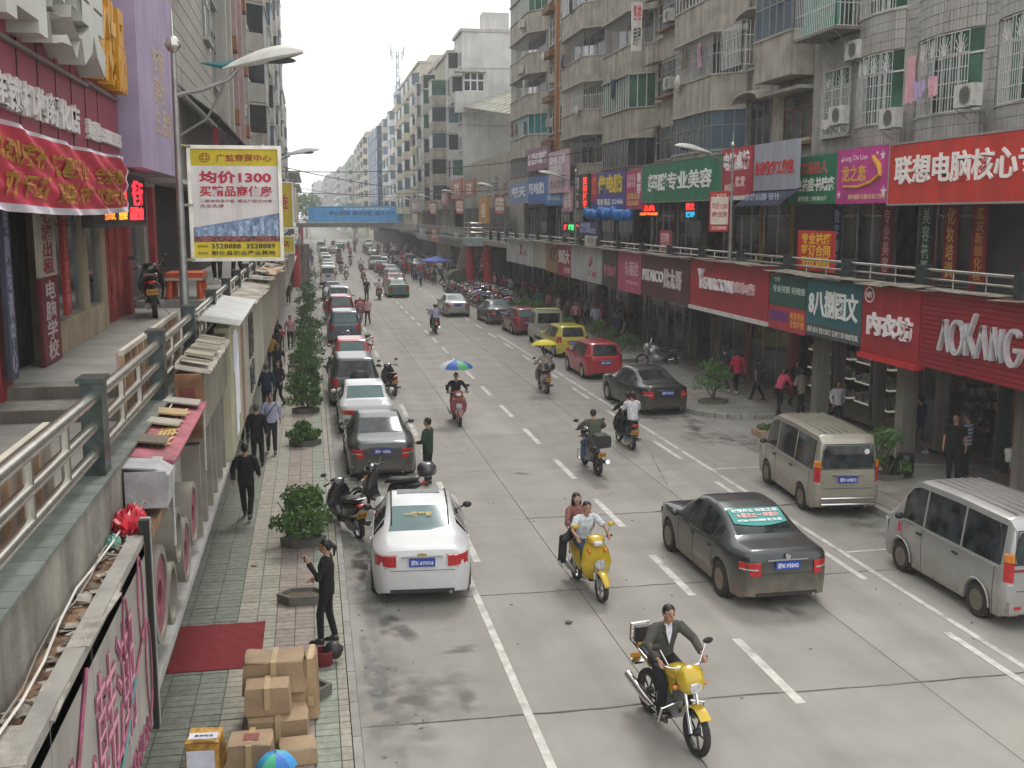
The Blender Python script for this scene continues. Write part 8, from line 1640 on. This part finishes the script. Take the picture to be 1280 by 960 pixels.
def person(label, x, y, yaw, pose='stand', top=None, legs=None, h=1.68, z=0, sleeve='long', style='m', hair='short', shoe=None, vox=.018, group=None, loc=None, skirt=0, jacket=0, face=0, extra=None, skinm=None, tcol=None, slim=1.0, hairm_=None, nm='person', tscale=1.0):
 P = dict(hp=(0, 0, .92), wa=(0, 0, 1.05), ch=(0, .0, 1.29), ne=(0, -.01, 1.44), he=(0, .015, 1.575), kn=[(-.09, .02, .49), (.09, .02, .49)], an=[(-.1, 0, .08), (.1, 0, .08)], el=[(-.24, -.02, 1.13), (.24, -.02, 1.13)], wr=[(-.25, .04, .88), (.25, .04, .88)], grip=0); P.update(POSES[pose])
 t = thing(nm, label, 'person', loc or (x, y, z), R(yaw), group); k = h / 1.7; t.scale = (k, k, k)
 top = top or T_TOP; legs = legs or T_LEG; sk = skinm or skin_b; f = .93 if style == 'f' else 1.0; f *= slim
 hp, wa, ch, ne, he = [Vector(P[q]) for q in ('hp', 'wa', 'ch', 'ne', 'he')]; up = (ne - ch).normalized(); shd = ch + up * .09
 sh = [shd + V(-.175 * f, 0, 0), shd + V(.175 * f, 0, 0)]; hips = [hp + V(-.088, 0, -.01), hp + V(.088, 0, -.01)]
 el, wr, kn, an = [[Vector(p) for p in P[q]] for q in ('el', 'wr', 'kn', 'an')]
 # body: one surface
 b = MB(); torso_rings(b, [(hp - up * .06, .14 * f, .09), (hp, .16 * f, .105), (wa, .13 * f, .09), (ch, .155 * f, .1), (shd, .125 * f, .06), (ne - up * .02, .055, .05)])
 limb(b, [ne - up * .05, ne + up * .02, he - V(0, .01, .03)], [.058, .05, .05])
 b.ell(he + V(0, -.012, .02), (.074, .092, .1), 16, 12); b.ell(he + V(0, .022, -.045), (.055, .062, .065), 12, 8); b.ell(he + V(0, .088, -.012), (.014, .02, .024), 8, 6)
 for s in (-1, 1): b.ell(he + V(s * .076, -.008, -.005), (.01, .02, .03), 6, 6)
 for s in (0, 1):
  limb(b, [sh[s], el[s], wr[s]], [.034 * f if sleeve == 'long' else .042 * f, .032, .026]); limb(b, [hips[s], kn[s], an[s]], [.078 * f, .052, .036]); b.ell(an[s] + V(0, .05, -.03), (.04, .1, .035), 10, 6)
  d = (wr[s] - el[s]).normalized(); q = wr[s] + d * .045; b.ell(q, (.034, .034, .034) if P['grip'] else (.022, .036, .05), 10, 8)
  side = V(1 if s else -1, 0, 0)
  for j in range(4):
   off = V(0, (j - 1.5) * .019, 0) if not P['grip'] else side * ((j - 1.5) * .019); L_ = (.055, .065, .06, .045)[j]; base = q + off + d * .03; curl = V(0, 0, -1) if P['grip'] else (-side * .5 + d * .3)
   mid = base + d * L_ * .5 + (curl * L_ * .25); b.tube([base, mid, mid + (d * .3 + curl).normalized() * L_ * .5], [.0095, .009, .0075], 6)
  b.tube([q - d * .01 + V(0, .03, 0) - side * .01, q + V(0, .05, 0) + d * .025 - side * .02, q + V(0, .05, 0) + d * .05 - side * .02], [.011, .0105, .008], 6)
 me = remesh(b, vox * (.62 if face else .9), 2); me.materials.append(sk); link('body', me, t)
 # clothing
 b = MB(); fat = 1.13; lo = hp - up * (.12 if jacket else .05)
 torso_rings(b, [(lo, (.175 if jacket else .17) * f * (1.05 if style == 'f' else 1), .122), (hp + up * .02, .17 * f, .12), (wa, (.155 if style == 'm' else .135) * f * (1.1 if jacket else 1), .118), (ch - up * .02, .175 * f * (1.07 if jacket else 1), .125), (shd, .165 * f, .09), (ne - up * .035, .085 * f, .07)])
 for s in (0, 1):
  b.tube([ne - up * .06, sh[s] + up * .005], [.055, .06], 10)
  if sleeve == 'long': limb(b, [sh[s], el[s], el[s].lerp(wr[s], .9)], [(.075 if jacket else .068) * f, .062 if jacket else .054, .05 if jacket else .044])
  elif sleeve == 'short': limb(b, [sh[s], sh[s].lerp(el[s], .55), sh[s].lerp(el[s], .8)], [.068 * f, .06, .06])
 me = remesh(b, vox, 2); me.materials.append(top); link('jacket' if jacket else 'shirt', me, t)
 if skirt:
  b = MB(); bt_ = hp - V(0, 0, .45 * skirt); torso_rings(b, [(bt_, .2 * f, .17), (hp - V(0, 0, .1), .185 * f, .13), (hp + up * .06, .15 * f, .11)]); me = remesh(b, vox, 2); me.materials.append(top if skirt < 1.2 else legs); link('skirt', me, t)
 b = MB(); torso_rings(b, [(hp - up * .09, .13 * f, .1), (hp - up * .02, .168 * f, .116), (hp + up * .08, .15 * f, .108)])
 for s in (0, 1): limb(b, [hips[s], kn[s], kn[s].lerp(an[s], .95)], [.094 * f, .07 * (.9 if style == 'f' else 1.0), .056 if style == 'm' else .052])
 me = remesh(b, vox, 2); me.materials.append(legs); link('trousers', me, t)
 for s in (0, 1):
  b = MB(); a = an[s]; rs = []
  for (dy, w, hh) in ((-.07, .02, .02), (-.055, .036, .045), (0, .042, .055), (.08, .045, .036), (.14, .038, .026), (.17, .015, .012)): rs.append([(a.x + w * math.cos(q), a.y + .02 + dy, a.z - .075 + hh + hh * math.sin(q)) for q in (2 * math.pi * i / 10 for i in range(10))])
  b.rings(rs); b.build('shoe', shoe or shoem, t, smooth=60)
 # hair
 b = MB(); hc = he + V(0, -.022, .035)
 b.ell(hc, (.084, .096, .094), 14, 10);
 if hair == 'short': b.ell(he + V(0, -.05, -.005), (.074, .06, .07), 10, 8)
 if hair in ('bob', 'long'): b.ell(he + V(0, -.055, -.03), (.085, .065, .1), 10, 8); [b.ell(he + V(s * .075, -.01, -.04), (.022, .05, .09), 8, 6) for s in (-1, 1)]
 if hair == 'long': b.tube([he + V(0, -.07, -.02), he + V(0, -.1, -.16), he + V(0, -.1, -.28)], [.08, .075, .03], 10)
 if hair == 'tail': b.ell(he + V(0, -.06, -.0), (.072, .05, .07), 10, 8); b.tube([he + V(0, -.1, .05), he + V(0, -.16, .0), he + V(0, -.14, -.16)], [.03, .035, .012], 8)
 # cut the face free: keep only what lies behind or above the brow
 me = remesh(b, vox * .75, 1)
 import bmesh
 bm = bmesh.new(); bm.from_mesh(me); dl = [v for v in bm.verts if (v.co.y - he.y) > .022 and (v.co.z - he.z) < .052 and abs(v.co.x - he.x) < .075]; bmesh.ops.delete(bm, geom=dl, context='VERTS'); bm.to_mesh(me); bm.free(); me.materials.append(hairm_ or hairm); link('hair', me, t)
 if face:
  for s in (-1, 1):
   MB().ell(he + V(s * .028, .073, .008), (.011, .006, .005), 8, 5).build('eye', blackm, t); MB().tube([he + V(s * .014, .082, .028), he + V(s * .03, .08, .033), he + V(s * .046, .068, .028)], .0035, 5).build('eyebrow', hairm, t)
  MB().tube([he + V(-.02, .078, -.054), he + V(0, .084, -.053), he + V(.02, .078, -.054)], .005, 5).build('mouth', mat('lips', (.3, .1, .08), .5), t)
 if extra: extra(t, dict(hp=hp, ch=ch, ne=ne, he=he, sh=sh, wr=wr, up=up, el=el))
 return t
def cl(h, **k): return mat('cloth_' + h, C(h), .88, **{**dict(scale=16, var=.18), **k})
def ex_suit(t, J):
 ne, ch, up = J['ne'], J['ch'], J['up']; b = MB();
 b.add([ne + V(-.045, .05, -.02), ne + V(.045, .05, -.02), ch + V(0, .128, -.13), ch + V(-.04, .118, .02), ch + V(.04, .118, .02)], [(0, 3, 2, 4, 1)]); b.v = [tuple(Vector(p) + V(0, .012, 0)) for p in b.v]; b.build('shirt_front', cl('d0d0d8'), t)
 b = MB();
 for s in (-1, 1): b.tube([ne + V(s * .055, .03, -.01), ch + V(s * .06, .125, .03), ch + V(s * .012, .14, -.14)], [.012, .02, .006], 6)
 b.build('lapels', cl('3c3c38'), t); MB().tube([ne + V(-.05, .03, -.01), ne + V(0, .07, -.03), ne + V(.05, .03, -.01)], .012, 6).build('collar', cl('d0d0d8'), t)
def on(v, *a, **k): return person(a[0], 0, 0, math.degrees(v.rotation_euler[2]), *a[1:], loc=tuple(v.location), **k)
on(M1, 'man in a grey suit jacket riding the yellow motorcycle nearest the camera', 'moto', top=cl('4c4a44'), legs=cl('17171a'), jacket=1, vox=.014, face=1, extra=ex_suit, h=1.7)
def ex_shades(t, J):
 he = J['he']; b = MB(); [b.ell(he + V(s * .03, .078, .01), (.022, .008, .017), 10, 6) for s in (-1, 1)]; b.build('lenses', mat('pink_lens', (.3, .08, .1), .2), t); b = MB()
 for s in (-1, 1): b.tube([he + V(s * .03 + .026 * math.cos(q * .7), .084, .01 + .021 * math.sin(q * .7)) for q in range(10)], .005, 5)
 b.build('white_sunglasses', mat('white_rims', (.6, .58, .58), .4), t); MB().ell(J['hp'] + V(.12, .3, .1), (.1, .08, .12), 10, 8).build('brown_bag', cl('5c3c34'), t, smooth=60)
on(M2, 'young man in a white shirt steering the bright yellow scooter', 'ride', top=cl('c4ccd0'), legs=cl('34465c'), sleeve='short', vox=.015, face=1, h=1.66, shoe=shoew)
on(M2, 'woman with white sunglasses riding behind the man on the yellow scooter', 'sidesaddle', top=cl('8c5c54'), legs=cl('1c1a1c'), style='f', hair='long', vox=.015, face=1, h=1.66, shoe=shoew, extra=ex_shades)
MBp = MB();
on(M3, 'rider in dark clothes beneath the blue and green umbrella', 'ride', top=cl('1c1c22'), legs=cl('18181c'), vox=.02)
on(M4, 'rider in pale clothes beneath the yellow umbrella', 'ride', top=cl('a89c90'), legs=cl('4c4440'), vox=.02, style='f')
on(M5, 'man in an olive jacket and jeans riding away on the black motorcycle', 'moto', top=cl('4c5040'), legs=cl('3c5478'), vox=.018, jacket=1)
on(M6, 'man in a white T-shirt sitting behind on the black scooter', 'pillion', top=cl('c8c8cc'), legs=cl('1c1c20'), sleeve='short', vox=.018); on(M6, 'dark dressed man steering the black scooter for two', 'ride', top=cl('1c1a1e'), legs=cl('201e22'), vox=.02)
on(M7, 'passenger in a pale shirt on the far two-up motorcycle', 'pillion', top=cl('a8a8c0'), legs=cl('1c1c20'), vox=.025); on(M7, 'driver in a grey violet shirt of the far two-up motorcycle', 'moto', top=cl('8c8ca0'), legs=cl('1c1c20'), vox=.025)
r8 = on(M8, 'rider in a pale pink shirt beside the green taxi', 'moto', top=cl('c8a8ac'), legs=cl('1c1c20'), vox=.03)
def recopy(src, label, x, y, yaw, z=0, top=None, legs=None, h=None, group=None):
 rm_ = {};
 for c in KIDS[src.name]:
  mn = c.material_slots[0].material.name
  if c.name.split('.')[0] in ('shirt', 'jacket', 'skirt') and top: rm_[mn] = cl(top)
  if c.name.split('.')[0] == 'trousers' and legs: rm_[mn] = cl(legs)
 c = copy_tree(src, loc=(x, y, z), rz=R(yaw), label=label, remap=rm_)
 if h: c.scale = (h / 1.7,) * 3
 if group: c['group'] = group
 elif 'group' in c: del c['group']
 return c
for m_, l, tc_ in ((M9, 'rider in a rose top on the distant scooter', '9c6468'), (M10, 'rider in a pale top on the grey distant scooter', 'b0a8a0'), (M11, 'dark dressed rider of the distant motorcycle', '343438')): recopy(r8, l, m_.location[0], m_.location[1], math.degrees(m_.rotation_euler[2]), top=tc_)
# umbrellas
def brolly(name, label, x, y, z, r, cols, droop=.32, tilt=0):
 t = thing(name, label, 'umbrella', (x, y, z)); t.rotation_euler[0] = R(tilt); n = len(cols)
 for k in range(n):
  b = MB(); vs = [(0, 0, 0)]
  for j in range(1, 6):
   for q in range(3): a = 2 * math.pi * (k + q / 2) / n; rr_ = r * math.sin(j / 5 * 1.25) / math.sin(1.25); sag = 0 if q != 1 else .03 * j / 5; vs.append((rr_ * (1 - sag) * math.cos(a), rr_ * (1 - sag) * math.sin(a), -droop * (1 - math.cos(j / 5 * 1.25)) / (1 - math.cos(1.25)) - sag * .4))
  f = [(0, 1, 2), (0, 2, 3)] + [(1 + 3 * (j - 1) + q, 1 + 3 * j + q, 2 + 3 * j + q, 2 + 3 * (j - 1) + q) for j in range(1, 5) for q in (0, 1)]
  b.add(vs, f); b.add([(a, c, d - .004) for a, c, d in vs], [tuple(reversed(g_)) for g_ in f]); b.build('panel', plain(cols[k], .55), t, smooth=80)
 MB().tube([(0, 0, -1.0), (0, 0, .06)], .01, 6).build('shaft', greyst, t); return t
brolly('rain_umbrella', 'blue umbrella with green and white panels over the oncoming scooter rider', 4.5, 34.5, 2.02, .56, ['2c5cb0', '2c5cb0', '48a068', '3468b8', 'c8d0d0', '2c5cb0', '3c9860', '2858a8'], .25)
brolly('sun_umbrella', 'yellow umbrella over the rider of the cream scooter', 8.57, 39.9, 2.0, .52, ['d0c020'] * 8, .22, tilt=-8)
# pedestrians
def ex_bag(col, side=1, dz=-.62, big=1):
 def f(t, J): s = 1 if side > 0 else 0; w = J['wr'][s]; b = MB().ell(w + V(.02 * side, .02, -.25), (.05 * big, .12 * big, .13 * big), 10, 8); b.build('carried_bag', cl(col), t, smooth=60); MB().tube([w + V(0, -.05, -.14), w + V(0, 0, -.05), w + V(0, .06, -.14)], .008, 5).build('bag_handle', cl(col), t)
 return f
def ex_strap(t, J): MB().tube([J['sh'][0] + V(0, .05, .05), J['ch'] + V(.0, .14, -.05), J['hp'] + V(.17, .1, .05)], .015, 6).build('bag_strap', blackm, t); MB().ell(J['hp'] + V(.2, .04, -.02), (.05, .12, .12), 10, 8).build('shoulder_bag', blackm, t, smooth=60)
L_ = .12
w1 = person('woman in a black trouser suit with tied hair standing at the kerb', .1, 16.15, 78, 'phone', cl('0c0c10'), cl('0a0a0c'), 1.66, L_, style='f', hair='tail', jacket=1, vox=.013, face=1, extra=lambda t, J: MB().bx(-.14, -.08, .3, .31, 1.36, 1.46).build('phone', blackm, t))
m1 = person('man in a green jacket standing with joined hands by the black parked saloon', 2.72, 26.3, 60, 'front', cl('24382c'), cl('141418'), 1.7, 0, jacket=1, vox=.016, face=1)
person('man in a black jacket walking away close to the drum letter sign', -1.5, 23.4, -6, 'walk', cl('101014'), cl('101014'), 1.7, L_, jacket=1, vox=.016)
wm = person('grey haired man in a black jacket walking away on the left pavement', -1.5, 28.4, -4, 'walk2', cl('141416'), cl('18181c'), 1.7, L_, jacket=1, vox=.018, hairm_=mat('grey_hair', (.08, .075, .07), .6))
person('man in a lavender white shirt with a shoulder strap walking towards the camera', -1.2, 30.1, 182, 'walk', cl('a8a8c4'), cl('22242c'), 1.7, L_, vox=.017, face=1, extra=ex_strap)
wf = person('woman in a black blouse walking towards the camera beside the shrubs', -1.35, 42.6, 178, 'walk', cl('24202a'), cl('1c1c26'), 1.64, L_, sleeve='short', style='f', hair='bob', vox=.02, face=1)
pw = person('mother in a pink blouse and dark trousers walking hand in hand with a child', -1.1, 54.5, 182, 'walk2', cl('c08c98'), cl('16161c'), 1.66, L_, style='f', hair='tail', vox=.022)
ws = person('woman in a grey tunic dress walking on the right pavement', 15.35, 35.6, 20, 'walk', cl('2c3440'), cl('101014'), 1.62, .15, sleeve='short', style='f', hair='bob', vox=.02, skirt=.7)
st = person('man in a black polo shirt standing near the silver minivan', 15.25, 23.5, 140, 'stand', cl('0c0c10'), cl('161820'), 1.74, .15, sleeve='short', vox=.017, slim=1.06, face=1)
def stripes(name, a, c, freq):
 m = mat(name, a, .85); n = m.node_tree; b = n.nodes['Principled BSDF']; tc = n.nodes.new('ShaderNodeTexCoord'); sp = n.nodes.new('ShaderNodeSeparateXYZ'); n.links.new(tc.outputs['Object'], sp.inputs[0]); ml = n.nodes.new('ShaderNodeMath'); ml.operation = 'MULTIPLY'; ml.inputs[1].default_value = freq; n.links.new(sp.outputs[2], ml.inputs[0]); fr = n.nodes.new('ShaderNodeMath'); fr.operation = 'FRACT'; n.links.new(ml.outputs[0], fr.inputs[0]); gt = n.nodes.new('ShaderNodeMath'); gt.operation = 'GREATER_THAN'; gt.inputs[1].default_value = .55; n.links.new(fr.outputs[0], gt.inputs[0]); mx = n.nodes.new('ShaderNodeMix'); mx.data_type = 'RGBA'; n.links.new(gt.outputs[0], mx.inputs[0]); mx.inputs[6].default_value = (*a, 1); mx.inputs[7].default_value = (*c, 1); n.links.new(mx.outputs[2], b.inputs['Base Color']); return m
person('man in a blue and white striped polo shirt beside the man in black', 15.72, 23.75, 35, 'stand', stripes('striped_blue', (.5, .55, .6), (.03, .1, .3), 11), cl('1c2430'), 1.7, .15, sleeve='short', vox=.018)
wb = person('woman in a white blouse walking out of the side lane', 15.9, 30.8, 175, 'walk', cl('c8c4cc'), cl('141820'), 1.6, .0, sleeve='long', style='f', hair='bob', vox=.018, face=1)
pb = person('woman in a pink top leaning forward at the right kerb corner', 14.95, 33.0, -60, 'bend', cl('c84868'), cl('101014'), 1.62, .15, style='f', hair='tail', vox=.02)
pc = person('person in a plaid beige coat seen from behind at the kerb corner', 15.55, 32.6, 10, 'front', stripes('plaid_beige', (.3, .26, .2), (.2, .16, .13), 14), cl('141416'), 1.6, .15, style='f', hair='bob', vox=.02, jacket=1)
pr = person('woman in a red jacket walking away with a handbag by the round shrub', 15.2, 37.2, 5, 'walk2', cl('c02848'), cl('0c0c12'), 1.66, .15, style='f', hair='bob', vox=.02, jacket=1, shoe=shoew, extra=ex_bag('3c1c20'))
bj = person('man in blue black jacket walking away next to the red jacketed woman', 14.85, 37.6, 0, 'walk', cl('242c38'), cl('0e1016'), 1.72, .15, jacket=1, vox=.02, shoe=shoew)
wc = person('woman in a crimson top holding a small child in front of the restaurant', 16.2, 22.1, 110, 'carry', cl('7c1c2c'), cl('101014'), 1.62, .15, style='f', hair='bob', vox=.018)
ch_ = person('small child in an orange jacket held up by the leaning woman', 15.35, 33.55, 100, 'sit', cl('d05018'), cl('24242c'), 1.15, .75, vox=.02, hair='short')
ch2 = person('toddler in white carried by the woman in crimson', 15.85, 22.2, -60, 'sit', cl('c8c8c0'), cl('88a8b0'), .95, .72, vox=.02)
S2 = 'stand'
def pd(src, label, x, y, yaw, top, legs, h=1.66, z=.15, group=None): return recopy(src, label, x, y, yaw, z, top, legs, h, group)
pd(wm, 'stocky person in a dark blue jacket walking away on the left pavement', -1.55, 36.3, 4, '1c2c44', '14141a', 1.68, L_)
pd(pw, 'woman with brownish hair and dark top beside the dark blue jacket', -1.2, 37.6, 150, '2c2028', '18181e', 1.62, L_); pd(pw, 'person in a yellow top walking close to the shop boards', -1.75, 46.5, 0, 'b08c28', '343848', 1.62, L_)
pd(wf, 'woman in brownish clothes behind the yellow top', -1.55, 49, 0, '3c2c30', '2c2028', 1.6, L_); pd(wf, 'woman in dark grey with a red bag near the mother and child', -1.7, 53, 5, '28242c', '1c2434', 1.64, L_)
pd(pw, 'small child in red walking beside the mother in pink', -1.5, 54.4, 180, 'b82438', '24242c', 1.05, L_); pd(bj, 'man in a dark top far down the left pavement', -1.7, 82, 180, '2c3034', '242c38', 1.7, L_); pd(wb, 'person in a white top mostly hidden behind the shop boards', -2.0, 31.6, 0, 'b8b4b0', '24242c', 1.6, L_)
pd(pw, 'woman in a pinkish patterned dress standing at the open red car door', 2.95, 68.3, 200, 'b08890', '886068', 1.6, 0); pd(pw, 'woman in a pale pink top and dark trousers beside the patterned dress', 3.35, 67.2, 160, 'c89ca4', '18181e', 1.64, 0); pd(st, 'man in a dark T-shirt standing on the carriageway farther away', 4.25, 86.5, 180, '24242a', '1c1c22', 1.76, 0)
pd(wb, 'dark haired woman in grey black behind the plaid coat', 16.1, 34.2, 190, '28282e', '141418', 1.64); pd(bj, 'person with a blue back and striped trousers passing under the red sign', 16.15, 26.6, 20, '242c48', '6c6c70', 1.66)
for i, (x, y, c_) in enumerate(((17.4, 24.2, '1c1c20'), (17.9, 22.9, '24282c'), (17.7, 25.6, '2c2430'), (18.4, 23.8, '201c1c'))): pd(st if i % 2 else wb, ('first', 'second', 'third', 'last')[i] + ' dim customer inside the dark restaurant under the red ribbed sign', x, y, 90 + 40 * i, c_, '16161a', 1.66)
t = thing('restaurant_table', 'pale legged table inside the dark restaurant', 'table', (17.2, 22.9, .16)); MB().bx(-.4, .4, -.7, .7, .7, .75).build('top', plain('4c4840', .6), t)
for x in (-.35, .35):
 for y in (-.62, .62): MB().tube([(x, y, 0), (x, y, .7)], .03, 5).build('leg', plain('a09068', .6), t)
for a in (('man in a navy striped shirt behind the red hatchback', 15.2, 53.2, 0, bj, '2c3458', '1c1c24'), ('man in a white shirt walking away past the yellow hatchback', 15.4, 58.2, 0, wm, 'b8bccc', '585c68'), ('woman in lilac checks by the grey sign shop', 15.7, 63.6, 170, pw, '78708c', '242430'), ('man in grey violet beside the lilac checks', 16.2, 63.9, 190, wm, '5c5468', '1c1c24'), ('woman in red and white among the shoppers', 16.1, 59.6, 200, pw, 'b84c5c', 'a03848'), ('woman in grey beside the navy striped shirt', 16.0, 56, 180, wf, '8c8484', 'a04858'), ('dark person at the end of the shopper group', 16.5, 55.6, 180, bj, '1c1c20', '18181c'), ('person in pale grey at the brown shop front', 16.6, 51.5, 30, pw, '5c5c60', '383c3c'), ('man in a white T-shirt near the red stair pillars', 15.7, 86.6, 0, wm, 'c8c8cc', '343840'), ('man in a dark blue jacket left of the orange tops', 15.7, 82.5, 180, bj, '1c2434', '14141c'), ('woman in a red top near the long white sign', 16.3, 83.4, 30, pw, 'b82c40', 'a8a8a8'), ('woman in an orange red top next to the red one', 16.6, 81.2, 0, wf, 'b84030', '1c1c24'), ('tall person in olive at the cream sign', 16.5, 77.5, 180, st, '3c4038', '8c7c58'), ('man looking out behind the small pickup', 14.6, 61.5, 150, st, '241c20', '1c1c20'), ('shopper in dark grey deep under the tan sign', 16.8, 72, 60, bj, '303034', '202024'), ('shopper in grey blue under the cream sign', 17.0, 68.5, -20, wf, '485468', '202028')): pd(a[4], a[0], a[1], a[2], a[3], a[5], a[6])
# manikin in the shop window
pd(wb, 'shop figure in red and white standing at the pale sign shop front', 16.7, 56.8, 90, 'b03030', 'c8c8c0', 1.6)
# on the left walkway
pd(bj, 'person in black trousers standing on the left walkway behind the billboard', -2.7, 33, 180, '24242c', '101014', 1.7, 4.66); pd(wm, 'second person standing on the left walkway behind the billboard', -2.2, 34.5, 160, '1c1c24', '141418', 1.7, 4.66)
# distant crowd
cc = ['b83040', '2c3444', 'b8b0b0', '34383c', '8c5c60', '1c1c20', '50607c', 'c07c84', '6c6c70', 'a8a49c', '3c2c30', '2c6c5c']; src = [bj, pw, wm, wf, st, wb]; rr = random.Random(3); CN = 'red,navy,pale grey,dark grey,brown pink,black,slate blue,pink,mid grey,cream,dark brown,green'.split(',')
crowd = []
for k in range(104):
 y = 98 + 115 * rr.random() ** 1.3; x = rr.uniform(12.8, 16.8) if k % 3 else rr.uniform(9.5, 13)
 c = pd(src[k % 6], 'x', x, y, rr.uniform(0, 360), cc[k % 12], cc[(k * 5 + 1) % 12] if k % 4 == 0 else '1c1c22', rr.uniform(1.55, 1.75), .15 if x > 12.4 else 0, 'people in the distant crowd on the right'); crowd.append((y, c, CN[k % 12]))
rank_labels(crowd, '{0} person in {1} in the distant crowd on the right past the stairs'); crowd = []
for k in range(16): c = pd(src[k % 6], 'x', rr.uniform(-2.0, .2), 108 + k * 6, rr.uniform(150, 200), cc[k % 12], '1c1c22', 1.66, L_, 'people far down the left pavement'); crowd.append((k, c, CN[k % 12]))
rank_labels(crowd, '{0} small figure in {1} on the left pavement beyond the landing'); crowd = []; far = []
for k in range(14): c = pd(src[k % 6], 'x', rr.uniform(14.6, 16.8), 58 + k * 2.6, rr.uniform(0, 360), cc[(k * 7) % 12], '1c1c22', rr.uniform(1.55, 1.72), .15, 'shoppers under the lower signs on the right'); crowd.append((k, c, CN[(k * 7) % 12]))
rank_labels(crowd, '{0} shopper in {1} among those strolling under the lower right signs'); crowd = []
for k in range(28):
 y = 122 + k * 5; x = rr.uniform(2.8, 11.5); c = copy_tree(protos[k % 2], loc=(x, y, 0), rz=R(180 if k % 2 else 0), label='x', remap={'scooter_silver': pm_[k % 7]}); c['group'] = 'motorbikes in the far traffic'; crowd.append((y, c, 'scooter' if k % 2 == 0 else 'motorcycle'))
 far.append((y, pd(r8, 'x', x, y, 180 if k % 2 else 0, cc[k % 12], None, 1.68, 0, 'riders in the far traffic'), CN[k % 12]))
rank_labels(crowd, '{0} tiny {1} riding in the far traffic by the footbridge'); rank_labels(far, '{0} tiny rider in {1} in the far traffic by the footbridge')
# a motorbike and a table on the left walkway
mm = scooter('covered_scooter', 'black scooter with a pink cloth parked on the left walkway by the shops', -3.3, 24.2, 8, blk, lean=-4, x0=1); mm.location[2] = 4.5
cloth('seat_cloth', 'pink cloth lying over the seat of the walkway scooter', 'cloth', -3.3, 23.7, 5.42, .3, .3, cl('a84858'), rz=0, seed=8)
# rubbish and small things on the ground
for i, (x, y, l) in enumerate(((7.8, 37.6, 'small white scrap of paper on the carriageway'), (8.6, 44.2, 'white paper scrap farther up the carriageway'), (4.0, 16.6, 'dark flattened scrap near the front of the white saloon'), (-1.2, 20.2, 'brown leaf of paper on the green pavers'))):
 b = MB().ob((0, 0, .01), (.14, .1, .008), (4, 6, 30 * i)); tag(b.build('paper_scrap', plain(('d0d0cc', 'd0d0cc', '4c4840', 'a07c5c')[i], .8), None, loc=(x, y, .005 if x > .4 else .125)), l, 'litter')
# thin air haze along the street
hz = MB().bx(-420, 420, -40, 900, -1.6, 52).build('haze', None, None); hz.data.materials.clear()
hm = bpy.data.materials.new('haze'); hm.use_nodes = True; n = hm.node_tree; n.nodes.remove(n.nodes['Principled BSDF']); pv = n.nodes.new('ShaderNodeVolumePrincipled'); pv.inputs['Color'].default_value = (.93, .95, .97, 1); pv.inputs['Density'].default_value = .0009; n.links.new(pv.outputs[0], n.nodes['Material Output'].inputs['Volume']); hz.data.materials.append(hm); hz['kind'] = 'stuff'
bpy.data.scenes.remove(TS)
